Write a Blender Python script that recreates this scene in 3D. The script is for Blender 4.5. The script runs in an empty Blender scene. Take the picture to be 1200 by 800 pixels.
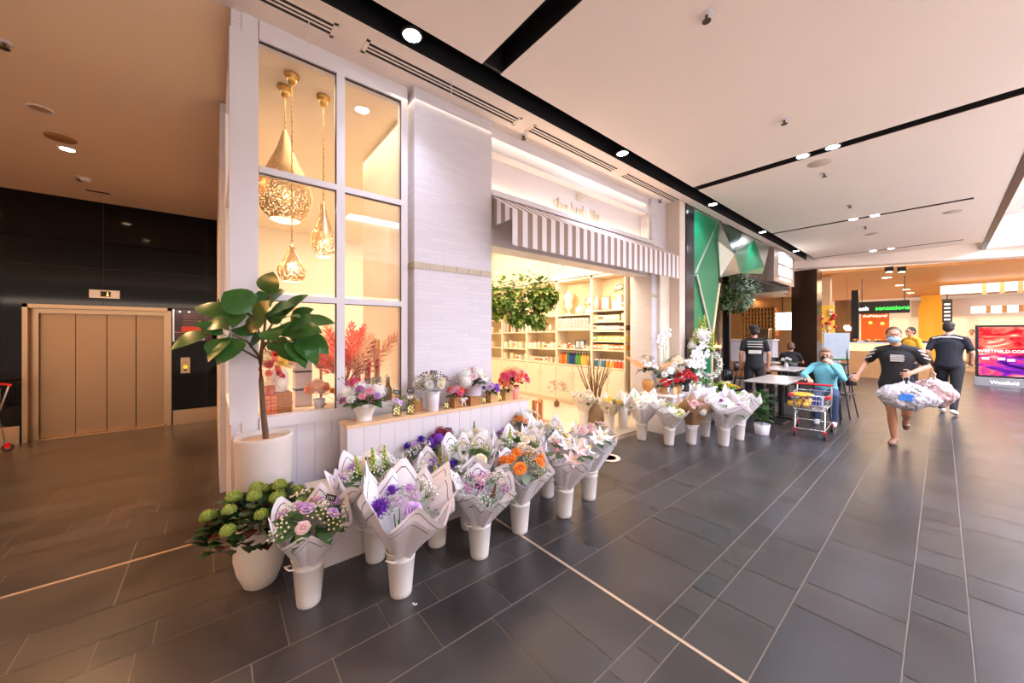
import bpy, bmesh, math, random
from mathutils import Vector, Matrix, Euler

rnd = random.Random(11)
SC = bpy.context.scene
COL = SC.collection
PI = math.pi
TH = math.radians(50.2)          # heading of the camera; +X runs along the shop fronts, +Y into the shops
CAM_H = 1.6
FPX = 420.0                      # focal length in pixels of a 1200 px wide frame
_c, _s = math.cos(TH), math.sin(TH)

# ---------------------------------------------------------------- survey helpers: a sight line met with a known plane
def sight(x, y):
    u = (x - 600) / FPX
    return Vector((_c + u * _s, _s - u * _c, (390 - y) / FPX))
def on_z(x, y, z=0.0):
    r = sight(x, y); d = (z - CAM_H) / r.z
    return Vector((d * r.x, d * r.y, z))
def on_y(x, y, Y):
    r = sight(x, y); d = Y / r.y
    return Vector((d * r.x, Y, CAM_H + d * r.z))
def on_x(x, y, X):
    r = sight(x, y); d = X / r.x
    return Vector((X, d * r.y, CAM_H + d * r.z))
def at_d(x, y, d):
    r = sight(x, y)
    return Vector((d * r.x, d * r.y, CAM_H + d * r.z))

# ---------------------------------------------------------------- mesh builder
class MB:
    def __init__(s):
        s.v = []; s.f = []; s.m = []; s.sm = []
    def add(s, vs, fs, mat=0, smooth=False):
        b = len(s.v)
        s.v.extend([tuple(p) for p in vs])
        for f in fs:
            s.f.append(tuple(i + b for i in f)); s.m.append(mat); s.sm.append(smooth)
        return s
    def box(s, x0, y0, z0, x1, y1, z1, mat=0):
        if x0 > x1: x0, x1 = x1, x0
        if y0 > y1: y0, y1 = y1, y0
        if z0 > z1: z0, z1 = z1, z0
        vs = [(x0,y0,z0),(x1,y0,z0),(x1,y1,z0),(x0,y1,z0),(x0,y0,z1),(x1,y0,z1),(x1,y1,z1),(x0,y1,z1)]
        return s.add(vs, [(3,2,1,0),(4,5,6,7),(0,1,5,4),(1,2,6,5),(2,3,7,6),(3,0,4,7)], mat)
    def bbox(s, x0, y0, z0, x1, y1, z1, b=0.004, mat=0):
        """box with chamfered vertical edges and a chamfered top rim"""
        def ring(i, z): return [(x0+i+b,y0+i,z),(x1-i-b,y0+i,z),(x1-i,y0+i+b,z),(x1-i,y1-i-b,z),(x1-i-b,y1-i,z),(x0+i+b,y1-i,z),(x0+i,y1-i-b,z),(x0+i,y0+i+b,z)]
        rs = [ring(0, z0), ring(0, z1-b), ring(b, z1)]
        vs = sum(rs, []); fs = [tuple(reversed(range(8))), tuple(range(16, 24))]
        for k in range(2):
            for i in range(8):
                j = (i+1) % 8; fs.append((k*8+i, k*8+j, k*8+8+j, k*8+8+i))
        return s.add(vs, fs, mat)
    def obox(s, c, half, rot, mat=0):
        c = Vector(c); vs = []
        for dz in (-1, 1):
            for dx, dy in ((-1,-1),(1,-1),(1,1),(-1,1)):
                vs.append(c + rot @ Vector((dx*half[0], dy*half[1], dz*half[2])))
        return s.add(vs, [(3,2,1,0),(4,5,6,7),(0,1,5,4),(1,2,6,5),(2,3,7,6),(3,0,4,7)], mat)
    def prism(s, pts, off, mat=0):
        """planar outline pts swept by vector off"""
        pts = [Vector(p) for p in pts]; off = Vector(off); n = len(pts)
        vs = pts + [p + off for p in pts]
        fs = [tuple(reversed(range(n))), tuple(range(n, 2*n))] + [(i, (i+1) % n, n+(i+1) % n, n+i) for i in range(n)]
        return s.add(vs, fs, mat)
    def cyl(s, p0, p1, r0, r1=None, n=12, mat=0, caps=True, smooth=True):
        r1 = r0 if r1 is None else r1
        p0, p1 = Vector(p0), Vector(p1); d = (p1 - p0)
        if d.length < 1e-9: return s
        q = d.to_track_quat('Z', 'Y'); ex, ey = q @ Vector((1,0,0)), q @ Vector((0,1,0))
        vs = []
        for p, r in ((p0, r0), (p1, r1)):
            for i in range(n):
                a = 2*PI*i/n; vs.append(p + ex*(r*math.cos(a)) + ey*(r*math.sin(a)))
        s.add(vs, [(i, (i+1) % n, n+(i+1) % n, n+i) for i in range(n)], mat, smooth)
        if caps: s.add(vs, [tuple(reversed(range(n))), tuple(range(n, 2*n))], mat)
        return s
    def tube(s, pts, r, n=6, mat=0, closed=False):
        pts = [Vector(p) for p in pts]; k = len(pts)
        rr = r if isinstance(r, (list, tuple)) else [r]*k
        vs = []; up = Vector((0, 0, 1))
        for i, p in enumerate(pts):
            a = pts[i-1] if (i > 0 or closed) else p
            b = pts[(i+1) % k] if (i < k-1 or closed) else p
            t = (b - a).normalized() if (b-a).length > 1e-9 else Vector((0,0,1))
            x = t.cross(up)
            if x.length < 1e-3: x = t.cross(Vector((1, 0, 0)))
            x.normalize(); y = t.cross(x)
            for j in range(n):
                an = 2*PI*j/n; vs.append(p + x*(rr[i]*math.cos(an)) + y*(rr[i]*math.sin(an)))
        fs = []
        for i in range(k if closed else k-1):
            i2 = (i+1) % k
            for j in range(n):
                j2 = (j+1) % n; fs.append((i*n+j, i*n+j2, i2*n+j2, i2*n+j))
        s.add(vs, fs, mat, True)
        if not closed: s.add(vs, [tuple(range(n)), tuple(reversed(range((k-1)*n, k*n)))], mat)
        return s
    def lathe(s, prof, n=28, c=(0,0,0), sx=1, sy=1, mat=0, smooth=True):
        c = Vector(c); vs = []; k = len(prof)
        for r, z in prof:
            for i in range(n):
                a = 2*PI*i/n; vs.append(c + Vector((r*sx*math.cos(a), r*sy*math.sin(a), z)))
        fs = [(j*n+i, j*n+(i+1) % n, (j+1)*n+(i+1) % n, (j+1)*n+i) for j in range(k-1) for i in range(n)]
        s.add(vs, fs, mat, smooth)
        if prof[0][0] > 1e-4: s.add(vs[:n], [tuple(reversed(range(n)))], mat)
        if prof[-1][0] > 1e-4: s.add(vs[-n:], [tuple(range(n))], mat)
        return s
    def ell(s, c, r, nu=12, nv=8, rot=None, mat=0, smooth=True):
        c = Vector(c); r = (r, r, r) if isinstance(r, (int, float)) else r; vs = []
        for j in range(1, nv):
            p = PI*j/nv
            for i in range(nu):
                a = 2*PI*i/nu
                q = Vector((r[0]*math.sin(p)*math.cos(a), r[1]*math.sin(p)*math.sin(a), r[2]*math.cos(p)))
                vs.append(c + (rot @ q if rot else q))
        t = Vector((0,0,r[2])); b = Vector((0,0,-r[2]))
        vs += [c + (rot @ t if rot else t), c + (rot @ b if rot else b)]
        T, B = len(vs)-2, len(vs)-1; fs = []
        for j in range(nv-2):
            for i in range(nu): fs.append((j*nu+i, (j+1)*nu+i, (j+1)*nu+(i+1) % nu, j*nu+(i+1) % nu))
        for i in range(nu):
            fs.append((T, i, (i+1) % nu)); L = (nv-2)*nu; fs.append((B, L+(i+1) % nu, L+i))
        return s.add(vs, fs, mat, smooth)
    def caps(s, p0, p1, r0, r1, n=12):
        """tapered capsule, for bodies"""
        s.cyl(p0, p1, r0, r1, n); s.ell(p0, r0, n, 8); s.ell(p1, r1, n, 8); return s
    def leaf(s, base, tip, w, nrm=(0,0,1), bend=0.15, cup=0.25, n=6, mat=0, shape=0.85):
        base, tip = Vector(base), Vector(tip); d = tip - base; L = d.length
        if L < 1e-6: return s
        t = d / L; nr = Vector(nrm); side = t.cross(nr)
        if side.length < 1e-3: side = t.cross(Vector((1, 0.2, 0)))
        side.normalize(); nr = side.cross(t).normalized()
        vs = []
        for i in range(n+1):
            u = i/n
            ww = w*0.5*(math.sin(PI*min(1, u**shape))**0.75) if 0 < u < 1 else 0.002*L
            m = base + d*u + nr*(bend*L*4*u*(1-u))
            vs += [m - side*ww + nr*(cup*ww), m, m + side*ww + nr*(cup*ww)]
        fs = []
        for i in range(n):
            a = i*3; fs += [(a, a+1, a+4, a+3), (a+1, a+2, a+5, a+4)]
        return s.add(vs, fs, mat, True)
    def xf(s, M):
        s.v = [tuple(M @ Vector(p)) for p in s.v]; return s
    def mesh(s, name, mats):
        me = bpy.data.meshes.new(name)
        me.from_pydata(s.v, [], s.f)
        me.polygons.foreach_set('material_index', s.m); me.polygons.foreach_set('use_smooth', s.sm)
        for m in (mats if isinstance(mats, (list, tuple)) else [mats]): me.materials.append(m)
        me.update(); return me
    def build(s, name, mats, parent=None, loc=None):
        o = bpy.data.objects.new(name, s.mesh(name, mats)); COL.objects.link(o)
        if parent is not None: o.parent = parent
        if loc is not None: o.location = loc
        return o

def tag(o, label=None, cat=None, group=None, kind=None):
    if label: o['label'] = label
    if cat: o['category'] = cat
    if group: o['group'] = group
    if kind: o['kind'] = kind
    return o
def thing(name, label, cat, loc=(0,0,0), rz=0.0, group=None):
    o = bpy.data.objects.new(name, None); COL.objects.link(o)
    o.location = loc; o.rotation_euler = (0, 0, rz); o.empty_display_size = 0.1
    return tag(o, label, cat, group)
def struct(name, mb, mats, parent=None, loc=None):
    o = mb.build(name, mats, parent, loc)
    if parent is None: o['kind'] = 'structure'
    return o
def put(name, me, parent, M):
    o = bpy.data.objects.new(name, me); COL.objects.link(o); o.parent = parent; o.matrix_local = M; return o
def dup(root, loc=None, rz=None, label=None, group=None):
    def cp(o, par):
        c = o.copy(); COL.objects.link(c); c.parent = par
        for ch in o.children: cp(ch, c)
        return c
    r = cp(root, None)
    if loc is not None: r.location = loc
    if rz is not None: r.rotation_euler = (0, 0, rz)
    if label: r['label'] = label
    if group: r['group'] = group
    return r
ORD = ['first','second','third','fourth','fifth','sixth','seventh','eighth','ninth','tenth','eleventh','twelfth','thirteenth','fourteenth']

# ---------------------------------------------------------------- materials
def lin(c):
    c = c/255.0
    return c/12.92 if c <= 0.04045 else ((c+0.055)/1.055)**2.4
def rgb(r, g, b): return (lin(r), lin(g), lin(b), 1)
_mats = {}
def mat(name, col, rough=0.5, metal=0.0, var=0.06, scale=12.0, bump=0.0, emit=None, es=0.0, spec=0.5, trans=0.0, sheen=0.0, stretch=None):
    if name in _mats: return _mats[name]
    m = bpy.data.materials.new(name); m.use_nodes = True; nt = m.node_tree; N = nt.nodes; L = nt.links
    b = N['Principled BSDF']; b.inputs['Roughness'].default_value = rough; b.inputs['Metallic'].default_value = metal
    b.inputs['Specular IOR Level'].default_value = spec
    c = rgb(*col); b.inputs['Base Color'].default_value = c
    if trans: b.inputs['Subsurface Weight'].default_value = 0.0
    tc = N.new('ShaderNodeTexCoord')
    src = tc.outputs['Object']
    if stretch:
        mp = N.new('ShaderNodeMapping'); mp.inputs['Scale'].default_value = stretch; L.new(src, mp.inputs['Vector']); src = mp.outputs['Vector']
    if var or bump:
        nz = N.new('ShaderNodeTexNoise'); nz.inputs['Scale'].default_value = scale; nz.inputs['Detail'].default_value = 4
        L.new(src, nz.inputs['Vector'])
        if var:
            rp = N.new('ShaderNodeMix'); rp.data_type = 'RGBA'
            rp.inputs[6].default_value = tuple(max(0, x*(1-2*var)) for x in c[:3]) + (1,)
            rp.inputs[7].default_value = tuple(min(1, x*(1+2*var)) for x in c[:3]) + (1,)
            L.new(nz.outputs['Fac'], rp.inputs[0]); L.new(rp.outputs[2], b.inputs['Base Color'])
        if bump:
            bp = N.new('ShaderNodeBump'); bp.inputs['Strength'].default_value = bump; bp.inputs['Distance'].default_value = 0.01
            L.new(nz.outputs['Fac'], bp.inputs['Height']); L.new(bp.outputs['Normal'], b.inputs['Normal'])
    if emit:
        b.inputs['Emission Color'].default_value = rgb(*emit); b.inputs['Emission Strength'].default_value = es
    _mats[name] = m; return m
def translucent(name, col, rough=0.6, w=0.35, var=0.05):
    """thin sheet (petals, paper, leaves): part of the light passes through"""
    if name in _mats: return _mats[name]
    m = mat(name, col, rough, var=var, scale=25); nt = m.node_tree; N, L = nt.nodes, nt.links
    b = N['Principled BSDF']; out = N['Material Output']
    tr = N.new('ShaderNodeBsdfTranslucent'); tr.inputs['Color'].default_value = rgb(*col)
    mx = N.new('ShaderNodeMixShader'); mx.inputs[0].default_value = w
    L.new(b.outputs[0], mx.inputs[1]); L.new(tr.outputs[0], mx.inputs[2]); L.new(mx.outputs[0], out.inputs['Surface'])
    return m
def glow(name, col, st):
    if name in _mats: return _mats[name]
    m = bpy.data.materials.new(name); m.use_nodes = True; N, L = m.node_tree.nodes, m.node_tree.links
    N.remove(N['Principled BSDF']); e = N.new('ShaderNodeEmission')
    e.inputs[0].default_value = rgb(*col); e.inputs[1].default_value = st; L.new(e.outputs[0], N['Material Output'].inputs['Surface'])
    _mats[name] = m; return m
def glass(name, tint=(255,255,255), refl=0.9):
    """thin pane: clear, with Fresnel reflection"""
    if name in _mats: return _mats[name]
    m = bpy.data.materials.new(name); m.use_nodes = True; N, L = m.node_tree.nodes, m.node_tree.links
    N.remove(N['Principled BSDF'])
    t = N.new('ShaderNodeBsdfTransparent'); t.inputs[0].default_value = rgb(*tint)
    g = N.new('ShaderNodeBsdfGlossy'); g.inputs['Roughness'].default_value = 0.02
    f = N.new('ShaderNodeLayerWeight'); f.inputs['Blend'].default_value = 0.5
    pw = N.new('ShaderNodeMath'); pw.operation = 'POWER'; pw.inputs[1].default_value = 4.0; L.new(f.outputs['Facing'], pw.inputs[0])
    k = N.new('ShaderNodeMath'); k.operation = 'MULTIPLY_ADD'; k.inputs[1].default_value = 0.55*refl; k.inputs[2].default_value = 0.045*refl; L.new(pw.outputs[0], k.inputs[0])
    x = N.new('ShaderNodeMixShader'); L.new(k.outputs[0], x.inputs[0]); L.new(t.outputs[0], x.inputs[1]); L.new(g.outputs[0], x.inputs[2])
    L.new(x.outputs[0], N['Material Output'].inputs['Surface']); _mats[name] = m; return m
def brick_mat(name, col, mortar, bw, bh, off=0.5, ms=0.012, rough=0.6, depth=0.5):
    m = mat(name, col, rough, var=0, bump=0); N, L = m.node_tree.nodes, m.node_tree.links
    b = N['Principled BSDF']; tc = N.new('ShaderNodeTexCoord'); sp = N.new('ShaderNodeSeparateXYZ'); L.new(tc.outputs['Object'], sp.inputs[0])
    ad = N.new('ShaderNodeMath'); ad.operation = 'ADD'; L.new(sp.outputs[0], ad.inputs[0]); L.new(sp.outputs[1], ad.inputs[1])
    cb = N.new('ShaderNodeCombineXYZ'); L.new(ad.outputs[0], cb.inputs[0]); L.new(sp.outputs[2], cb.inputs[1])
    br = N.new('ShaderNodeTexBrick'); br.offset = off; br.inputs['Scale'].default_value = 1.0
    br.inputs['Brick Width'].default_value = bw; br.inputs['Row Height'].default_value = bh; br.inputs['Mortar Size'].default_value = ms*0.3
    br.inputs['Mortar Smooth'].default_value = 0.3; br.inputs['Bias'].default_value = 0.0
    c = rgb(*col); br.inputs['Color1'].default_value = c; br.inputs['Color2'].default_value = tuple(x*0.93 for x in c[:3]) + (1,); br.inputs['Mortar'].default_value = rgb(*mortar)
    L.new(cb.outputs[0], br.inputs['Vector']); L.new(br.outputs['Color'], b.inputs['Base Color'])
    nz = N.new('ShaderNodeTexNoise'); nz.inputs['Scale'].default_value = 22; L.new(tc.outputs['Object'], nz.inputs['Vector'])
    iv = N.new('ShaderNodeMath'); iv.operation = 'MULTIPLY_ADD'; iv.inputs[1].default_value = -0.8; L.new(br.outputs['Fac'], iv.inputs[0]); L.new(nz.outputs['Fac'], iv.inputs[2])
    bp = N.new('ShaderNodeBump'); bp.inputs['Strength'].default_value = depth; bp.inputs['Distance'].default_value = 0.012
    L.new(iv.outputs[0], bp.inputs['Height']); L.new(bp.outputs['Normal'], b.inputs['Normal'])
    return m
def stripe_mat(name, c1, c2, period, axis=0, duty=0.5, rough=0.8):
    m = mat(name, c1, rough, var=0); N, L = m.node_tree.nodes, m.node_tree.links; b = N['Principled BSDF']
    tc = N.new('ShaderNodeTexCoord'); sp = N.new('ShaderNodeSeparateXYZ'); L.new(tc.outputs['Object'], sp.inputs[0])
    dv = N.new('ShaderNodeMath'); dv.operation = 'DIVIDE'; dv.inputs[1].default_value = period; L.new(sp.outputs[axis], dv.inputs[0])
    fr = N.new('ShaderNodeMath'); fr.operation = 'FRACT'; L.new(dv.outputs[0], fr.inputs[0])
    gt = N.new('ShaderNodeMath'); gt.operation = 'GREATER_THAN'; gt.inputs[1].default_value = duty; L.new(fr.outputs[0], gt.inputs[0])
    mx = N.new('ShaderNodeMix'); mx.data_type = 'RGBA'; mx.inputs[6].default_value = rgb(*c1); mx.inputs[7].default_value = rgb(*c2)
    L.new(gt.outputs[0], mx.inputs[0]); L.new(mx.outputs[2], b.inputs['Base Color']); return m

M_white = mat('white_paint', (214,209,213), 0.45, var=0.015, scale=3)
M_wall = mat('shop_wall_paint', (240,228,208), 0.6, var=0.02, scale=2)
M_ceil = mat('ceiling_paint', (240,224,211), 0.7, var=0.012, scale=1.2)
M_lobceil = mat('lobby_ceiling_paint', (236,212,184), 0.7, var=0.015, scale=1.2)
M_black = mat('black_metal', (22,22,25), 0.35, var=0.05)
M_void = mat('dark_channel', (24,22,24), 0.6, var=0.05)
M_slot = mat('vent_slot_black', (10,10,10), 0.7, var=0)
M_brick = brick_mat('white_split_brick', (212,207,213), (203,197,203), 0.30, 0.042, depth=0.22)
M_gloss = mat('black_glass_cladding', (9,9,10), 0.06, var=0.03, spec=0.16)
M_bronze = mat('brushed_steel', (160,130,100), 0.36, metal=0.9, var=0.05, scale=6, stretch=(1,1,60))
M_bronze2 = mat('brushed_steel_trim', (184,154,122), 0.3, metal=0.9, var=0.05, scale=6, stretch=(60,60,1))
M_chrome = mat('chrome', (210,210,212), 0.12, metal=1.0, var=0)
M_wood = mat('pale_timber', (214,172,118), 0.5, var=0.10, scale=5, stretch=(2,18,18))
M_crate = mat('crate_timber', (176,122,72), 0.6, var=0.12, scale=6, stretch=(3,3,30))
M_cream = mat('cream_floor', (228,214,192), 0.35, var=0.03, scale=2)
M_glass = glass('window_glass', refl=0.55)
M_glassv = glass('vase_glass', (235,240,238), 1.0)
M_pavers = None

# ---------------------------------------------------------------- camera, world, colour
cam = bpy.data.cameras.new('camera'); co = bpy.data.objects.new('camera', cam); COL.objects.link(co)
co.location = (0, 0, CAM_H); co.rotation_euler = (PI/2, 0, TH - PI/2)
cam.sensor_fit = 'HORIZONTAL'; cam.sensor_width = 36; cam.lens = FPX*36/1200; cam.shift_y = -10/1200; cam.clip_start = 0.05; cam.clip_end = 200
SC.camera = co
WARM = (255,232,204); WARM2 = (255,196,136)
w = bpy.data.worlds.new('world'); SC.world = w; w.use_nodes = True
WB = w.node_tree.nodes['Background']; WB.inputs[0].default_value = rgb(255,232,218); WB.inputs[1].default_value = 0.9
SC.view_settings.view_transform = 'Standard'; SC.view_settings.look = 'None'; SC.view_settings.exposure = 0.5; SC.view_settings.gamma = 1.0
SC.view_settings.use_curve_mapping = False
SC.cycles.use_denoising = True
SC.cycles.max_bounces = 8; SC.cycles.diffuse_bounces = 4; SC.cycles.glossy_bounces = 4; SC.cycles.transparent_max_bounces = 16
SC.cycles.sample_clamp_indirect = 6.0; SC.cycles.caustics_reflective = False; SC.cycles.caustics_refractive = False

def area(name, loc, rot, sx, sy, power, col=(255,255,255), spread=None):
    l = bpy.data.lights.new(name, 'AREA'); l.shape = 'RECTANGLE'; l.size = sx; l.size_y = sy; l.energy = power; l.color = rgb(*col)[:3]
    if spread: l.spread = math.radians(spread)
    o = bpy.data.objects.new(name, l); COL.objects.link(o); o.location = loc; o.rotation_euler = rot; return o
def point(name, loc, power, col=(255,255,255), r=0.03):
    l = bpy.data.lights.new(name, 'POINT'); l.energy = power; l.color = rgb(*col)[:3]; l.shadow_soft_size = r
    o = bpy.data.objects.new(name, l); COL.objects.link(o); o.location = loc; return o
def spot(name, loc, aim, power, col=(255,255,255), ang=60, blend=0.6, r=0.04):
    l = bpy.data.lights.new(name, 'SPOT'); l.energy = power; l.color = rgb(*col)[:3]; l.spot_size = math.radians(ang); l.spot_blend = blend; l.shadow_soft_size = r
    o = bpy.data.objects.new(name, l); COL.objects.link(o); o.location = loc
    o.rotation_euler = (Vector(aim) - Vector(loc)).to_track_quat('-Z', 'Y').to_euler(); return o
# ================================================================ THE SETTING
# ---- floor: slate tiles in courses along X, real joints
def make_floor():
    r = random.Random(5)
    m = bpy.data.materials.new('slate_tiles'); m.use_nodes = True; N, L = m.node_tree.nodes, m.node_tree.links; b = N['Principled BSDF']
    at = N.new('ShaderNodeVertexColor'); at.layer_name = 'tone'
    tc = N.new('ShaderNodeTexCoord'); nz = N.new('ShaderNodeTexNoise'); nz.inputs['Scale'].default_value = 2.2; nz.inputs['Detail'].default_value = 6; L.new(tc.outputs['Object'], nz.inputs['Vector'])
    mx = N.new('ShaderNodeMix'); mx.data_type = 'RGBA'; mx.blend_type = 'MULTIPLY'; mx.inputs[0].default_value = 1.0
    cr = N.new('ShaderNodeValToRGB'); cr.color_ramp.elements[0].color = (0.72,0.70,0.70,1); cr.color_ramp.elements[1].color = (1.25,1.22,1.2,1)
    cr.color_ramp.elements[0].position = 0.3; cr.color_ramp.elements[1].position = 0.75
    L.new(nz.outputs['Fac'], cr.inputs[0]); L.new(at.outputs['Color'], mx.inputs[6]); L.new(cr.outputs[0], mx.inputs[7]); L.new(mx.outputs[2], b.inputs['Base Color'])
    rr = N.new('ShaderNodeMapRange'); rr.inputs[3].default_value = 0.24; rr.inputs[4].default_value = 0.38; L.new(nz.outputs['Fac'], rr.inputs[0]); L.new(rr.outputs[0], b.inputs['Roughness'])
    b.inputs['Specular IOR Level'].default_value = 0.75
    g = mat('floor_grout', (140,126,112), 0.75, var=0.06, scale=8)
    strip = mat('brass_joint_strip', (214,190,164), 0.35, metal=0.5, var=0.03)
    mb = MB(); mb.add([(-9,-9,-0.004),(40,-9,-0.004),(40,14,-0.004),(-9,14,-0.004)], [(0,1,2,3)], 1)
    tones = []
    G = 0.0033
    y = -6.0; rows = []
    pat = [.3,.22,.45,.22,.3,.6,.22,.45,.3,.15,.6]; k = 0
    while y < 3.62:
        h = min(pat[k % len(pat)], 3.62 - y); rows.append((y, y+h)); y += h; k += 1
    rows = [q for q in rows if q[1]-q[0] > 0.05]
    y = 3.66
    while y < 8.75:
        h = min(pat[(k*3+1) % len(pat)], 8.78 - y); rows.append((y, y+h)); y += h; k += 1
    for (a, bb) in rows:
        x = -6.0; xmax = 24.0 if a < 3.3 else 0.25
        brk = 1.87
        x += r.choice([0, .15, .3, .45])
        while x < xmax:
            w_ = r.choice([.3,.45,.45,.6,.6,.75,.9] if bb-a > .25 else [.22,.3,.45,.6])
            if x < brk < x + w_ + 0.12: w_ = brk - 0.012 - x
            if w_ > 0.03 and not (a > 3.1 and x > 0.25):
                mb.add([(x+G,a+G,0),(x+w_-G,a+G,0),(x+w_-G,bb-G,0),(x+G,bb-G,0)], [(0,1,2,3)], 0)
                t = r.uniform(0.75, 1.25); wm = r.uniform(-0.06, 0.10)
                tones.append((len(mb.f)-1, (0.036*t*(1+wm), 0.033*t, 0.034*t*(1-wm), 1)))
            x += w_
            if abs(x - (brk-0.012)) < 1e-6: x = brk + 0.012
    mb.add([(brk_ , yy, 0.001) for brk_, yy in ((1.86,-6),(1.88,-6),(1.88,3.2),(1.86,3.2))], [(0,1,2,3)], 2)
    mb.add([(-6,3.63,0.001),(0.1,3.63,0.001),(0.1,3.65,0.001),(-6,3.65,0.001)], [(0,1,2,3)], 2)
    o = struct('floor', mb, [m, g, strip]); me = o.data
    ca = me.color_attributes.new('tone', 'FLOAT_COLOR', 'CORNER')
    for fi, c in tones:
        for li in me.polygons[fi].loop_indices: ca.data[li].color = c
make_floor()
struct('floor_added_bounce', MB().box(-9,-9,-.003,40,-2.3,.004), mat('pale_bounce_floor',(232,222,210),.4,var=.03))  # unseen pale floor, added to bounce skylight up to the ceiling
# pale shop floor inside the threshold
struct('floor_shop', MB().box(2.45,3.22,0.0,7.2,9.6,0.006).box(0.2,3.45,0,2.45,9.6,0.006), M_cream)

# ---- main ceiling: separate panels with dark channels between them
CZ = 4.0
def ceiling_panels():
    mb = MB(); T = 0.006
    xs = [(-9,1.84),(2.05,6.08),(6.27,10.34),(10.47,14.80),(14.92,15.6)]
    for i, (a, b) in enumerate(xs):
        yl = -9 if a < 2 else -0.72
        mb.box(a, yl, CZ, b, 2.63, CZ+T)
    mb.box(10.34,-0.72,CZ,10.47,-0.36,CZ+T).box(14.80,-0.72,CZ,14.92,-0.36,CZ+T)
    mb.box(0.12, 2.88, CZ, 15.6, 3.6, CZ+T); mb.box(-9, 2.88, CZ, 0.12, 3.36, CZ+T)
    struct('ceiling_main', mb, M_ceil)
    v2 = MB(); v2.box(-9,-9,CZ+0.24,2.0,3.7,CZ+0.30); v2.box(2.0,-0.72,CZ+.24,15.7,3.7,CZ+.30)
    v2.box(-9,2.60,CZ+T,15.7,2.63,CZ+.24).box(-9,2.88,CZ+T,15.7,2.91,CZ+.24)
    for i in range(4):
        a, b = xs[i][1], xs[i+1][0]; yl = -9 if i < 1 else (-0.72 if i < 2 else -0.36)
        if i == 0: yl = -0.72
        v2.box(a-.03,yl,CZ+T,a,2.6,CZ+.24).box(b,yl,CZ+T,b+.03,2.6,CZ+.24)
    struct('ceiling_channel', v2, M_void)
ceiling_panels()
# lobby ceiling falls gently to the lift wall
lb = MB(); lb.prism([(-6,3.36,4.0),(0.16,3.36,4.0),(0.16,8.7,3.67),(-6,8.7,3.67)], (0,0,0.1)); struct('ceiling_lobby', lb, M_lobceil)
# bulkhead where the arcade ceiling ends, and the timber ceiling of the next hall
P1, P2 = Vector((14.75, 3.5, 0)), Vector((17.34, -1.46, 0)); dv = (P2-P1).normalized(); P2b = P2 + dv*6; P1b = P1 - dv*2
nv_ = Vector((-dv.y, dv.x, 0));  nv_ = nv_ if nv_.x > 0 else -nv_
bk = MB(); bk.prism([P1b+Vector((0,0,3.75)), P2b+Vector((0,0,3.75)), P2b+nv_*0.5+Vector((0,0,3.75)), P1b+nv_*0.5+Vector((0,0,3.75))], (0,0,0.6)); struct('trim_bulkhead', bk, M_ceil)
M_timberceil = mat('timber_ceiling', (226,160,96), 0.5, var=0.08, scale=3, stretch=(14,0.6,1))
tcm = MB(); tcm.prism([P1b+nv_*0.5+Vector((0,6,3.78)), P2b+nv_*0.5+Vector((0,0,3.78)), Vector((33,-7,3.78)), Vector((33,12,3.78))], (0,0,0.1)); struct('ceiling_timber', tcm, M_timberceil)
# skylight well beside the arcade ceiling
M_coffer = mat('skylight_plaster', (226,214,206), 0.7, var=0.02)
X0s = 2.05
sk = MB(); sk.box(X0s,-0.78,CZ,17.0,-0.72,CZ+0.9).box(X0s,-5.5,CZ,X0s+.06,-0.78,CZ+.9).box(X0s,-5.5,CZ,17,-5.44,CZ+.9).box(16.9,-5.5,CZ,17.0,-.78,CZ+.9)
sk.box(X0s,-5.5,CZ+0.9,17.0,-4.6,CZ+0.96).box(X0s,-1.35,CZ+.9,17,-.72,CZ+.96); struct('trim_skylight', sk, M_coffer)
struct('trim_skylight_edge', MB().box(X0s,-0.80,CZ-0.012,17.0,-0.70,CZ+.03), M_black)
struct('window_skylight', MB().box(X0s,-4.6,CZ+1.0,17.0,-1.35,CZ+1.02), glow('sky_panel', (240,242,246), 0.62))
struct('ceiling_right', MB().box(1.84,-9,CZ,40,-5.5,CZ+.1).box(17,-5.5,CZ,40,-.5,CZ+.1), M_ceil)

# ---- lift lobby
EY = 8.58
wl = MB(); wl.box(-6,EY,0,-2.14,EY+.3,3.9); wl.box(-2.14,EY,2.03,-0.56,EY+.3,3.9); wl.box(-0.56,EY,0,0.16,EY+.3,3.9)
wl.box(-2.14,EY+.28,0,-.56,EY+.3,2.03)
struct('wall_lift', wl, M_gloss)
jj = MB()
for x in (-5.2,-3.9,-2.6,-1.35,-0.1): jj.box(x-.003,EY-.002,0.25 if x != -1.35 else 2.05,x+.003,EY,3.7)
for z in (2.62,): jj.box(-6,EY-.002,z-.003,0.16,EY,z+.003)
struct('trim_lift_joint', jj, M_slot)
struct('wall_lobby', MB().box(-6.1,3.3,0,-6,8.9,4.1), mat('lobby_dark_wall', (60,44,32), 0.4))
struct('trim_added_lobby_ledge', MB().box(-6,3.5,3.0,-5.82,8.5,3.05).box(-5.84,3.5,3.05,-5.82,8.5,3.12), M_white)  # made-up ledge out of view, added to carry the lobby fill light
sb = MB(); sb.box(-6,EY-.02,0,-2.16,EY,.25); sb.box(-.54,EY-.02,0,.06,EY,.25); struct('baseboard_lift', sb, M_bronze2)

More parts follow.
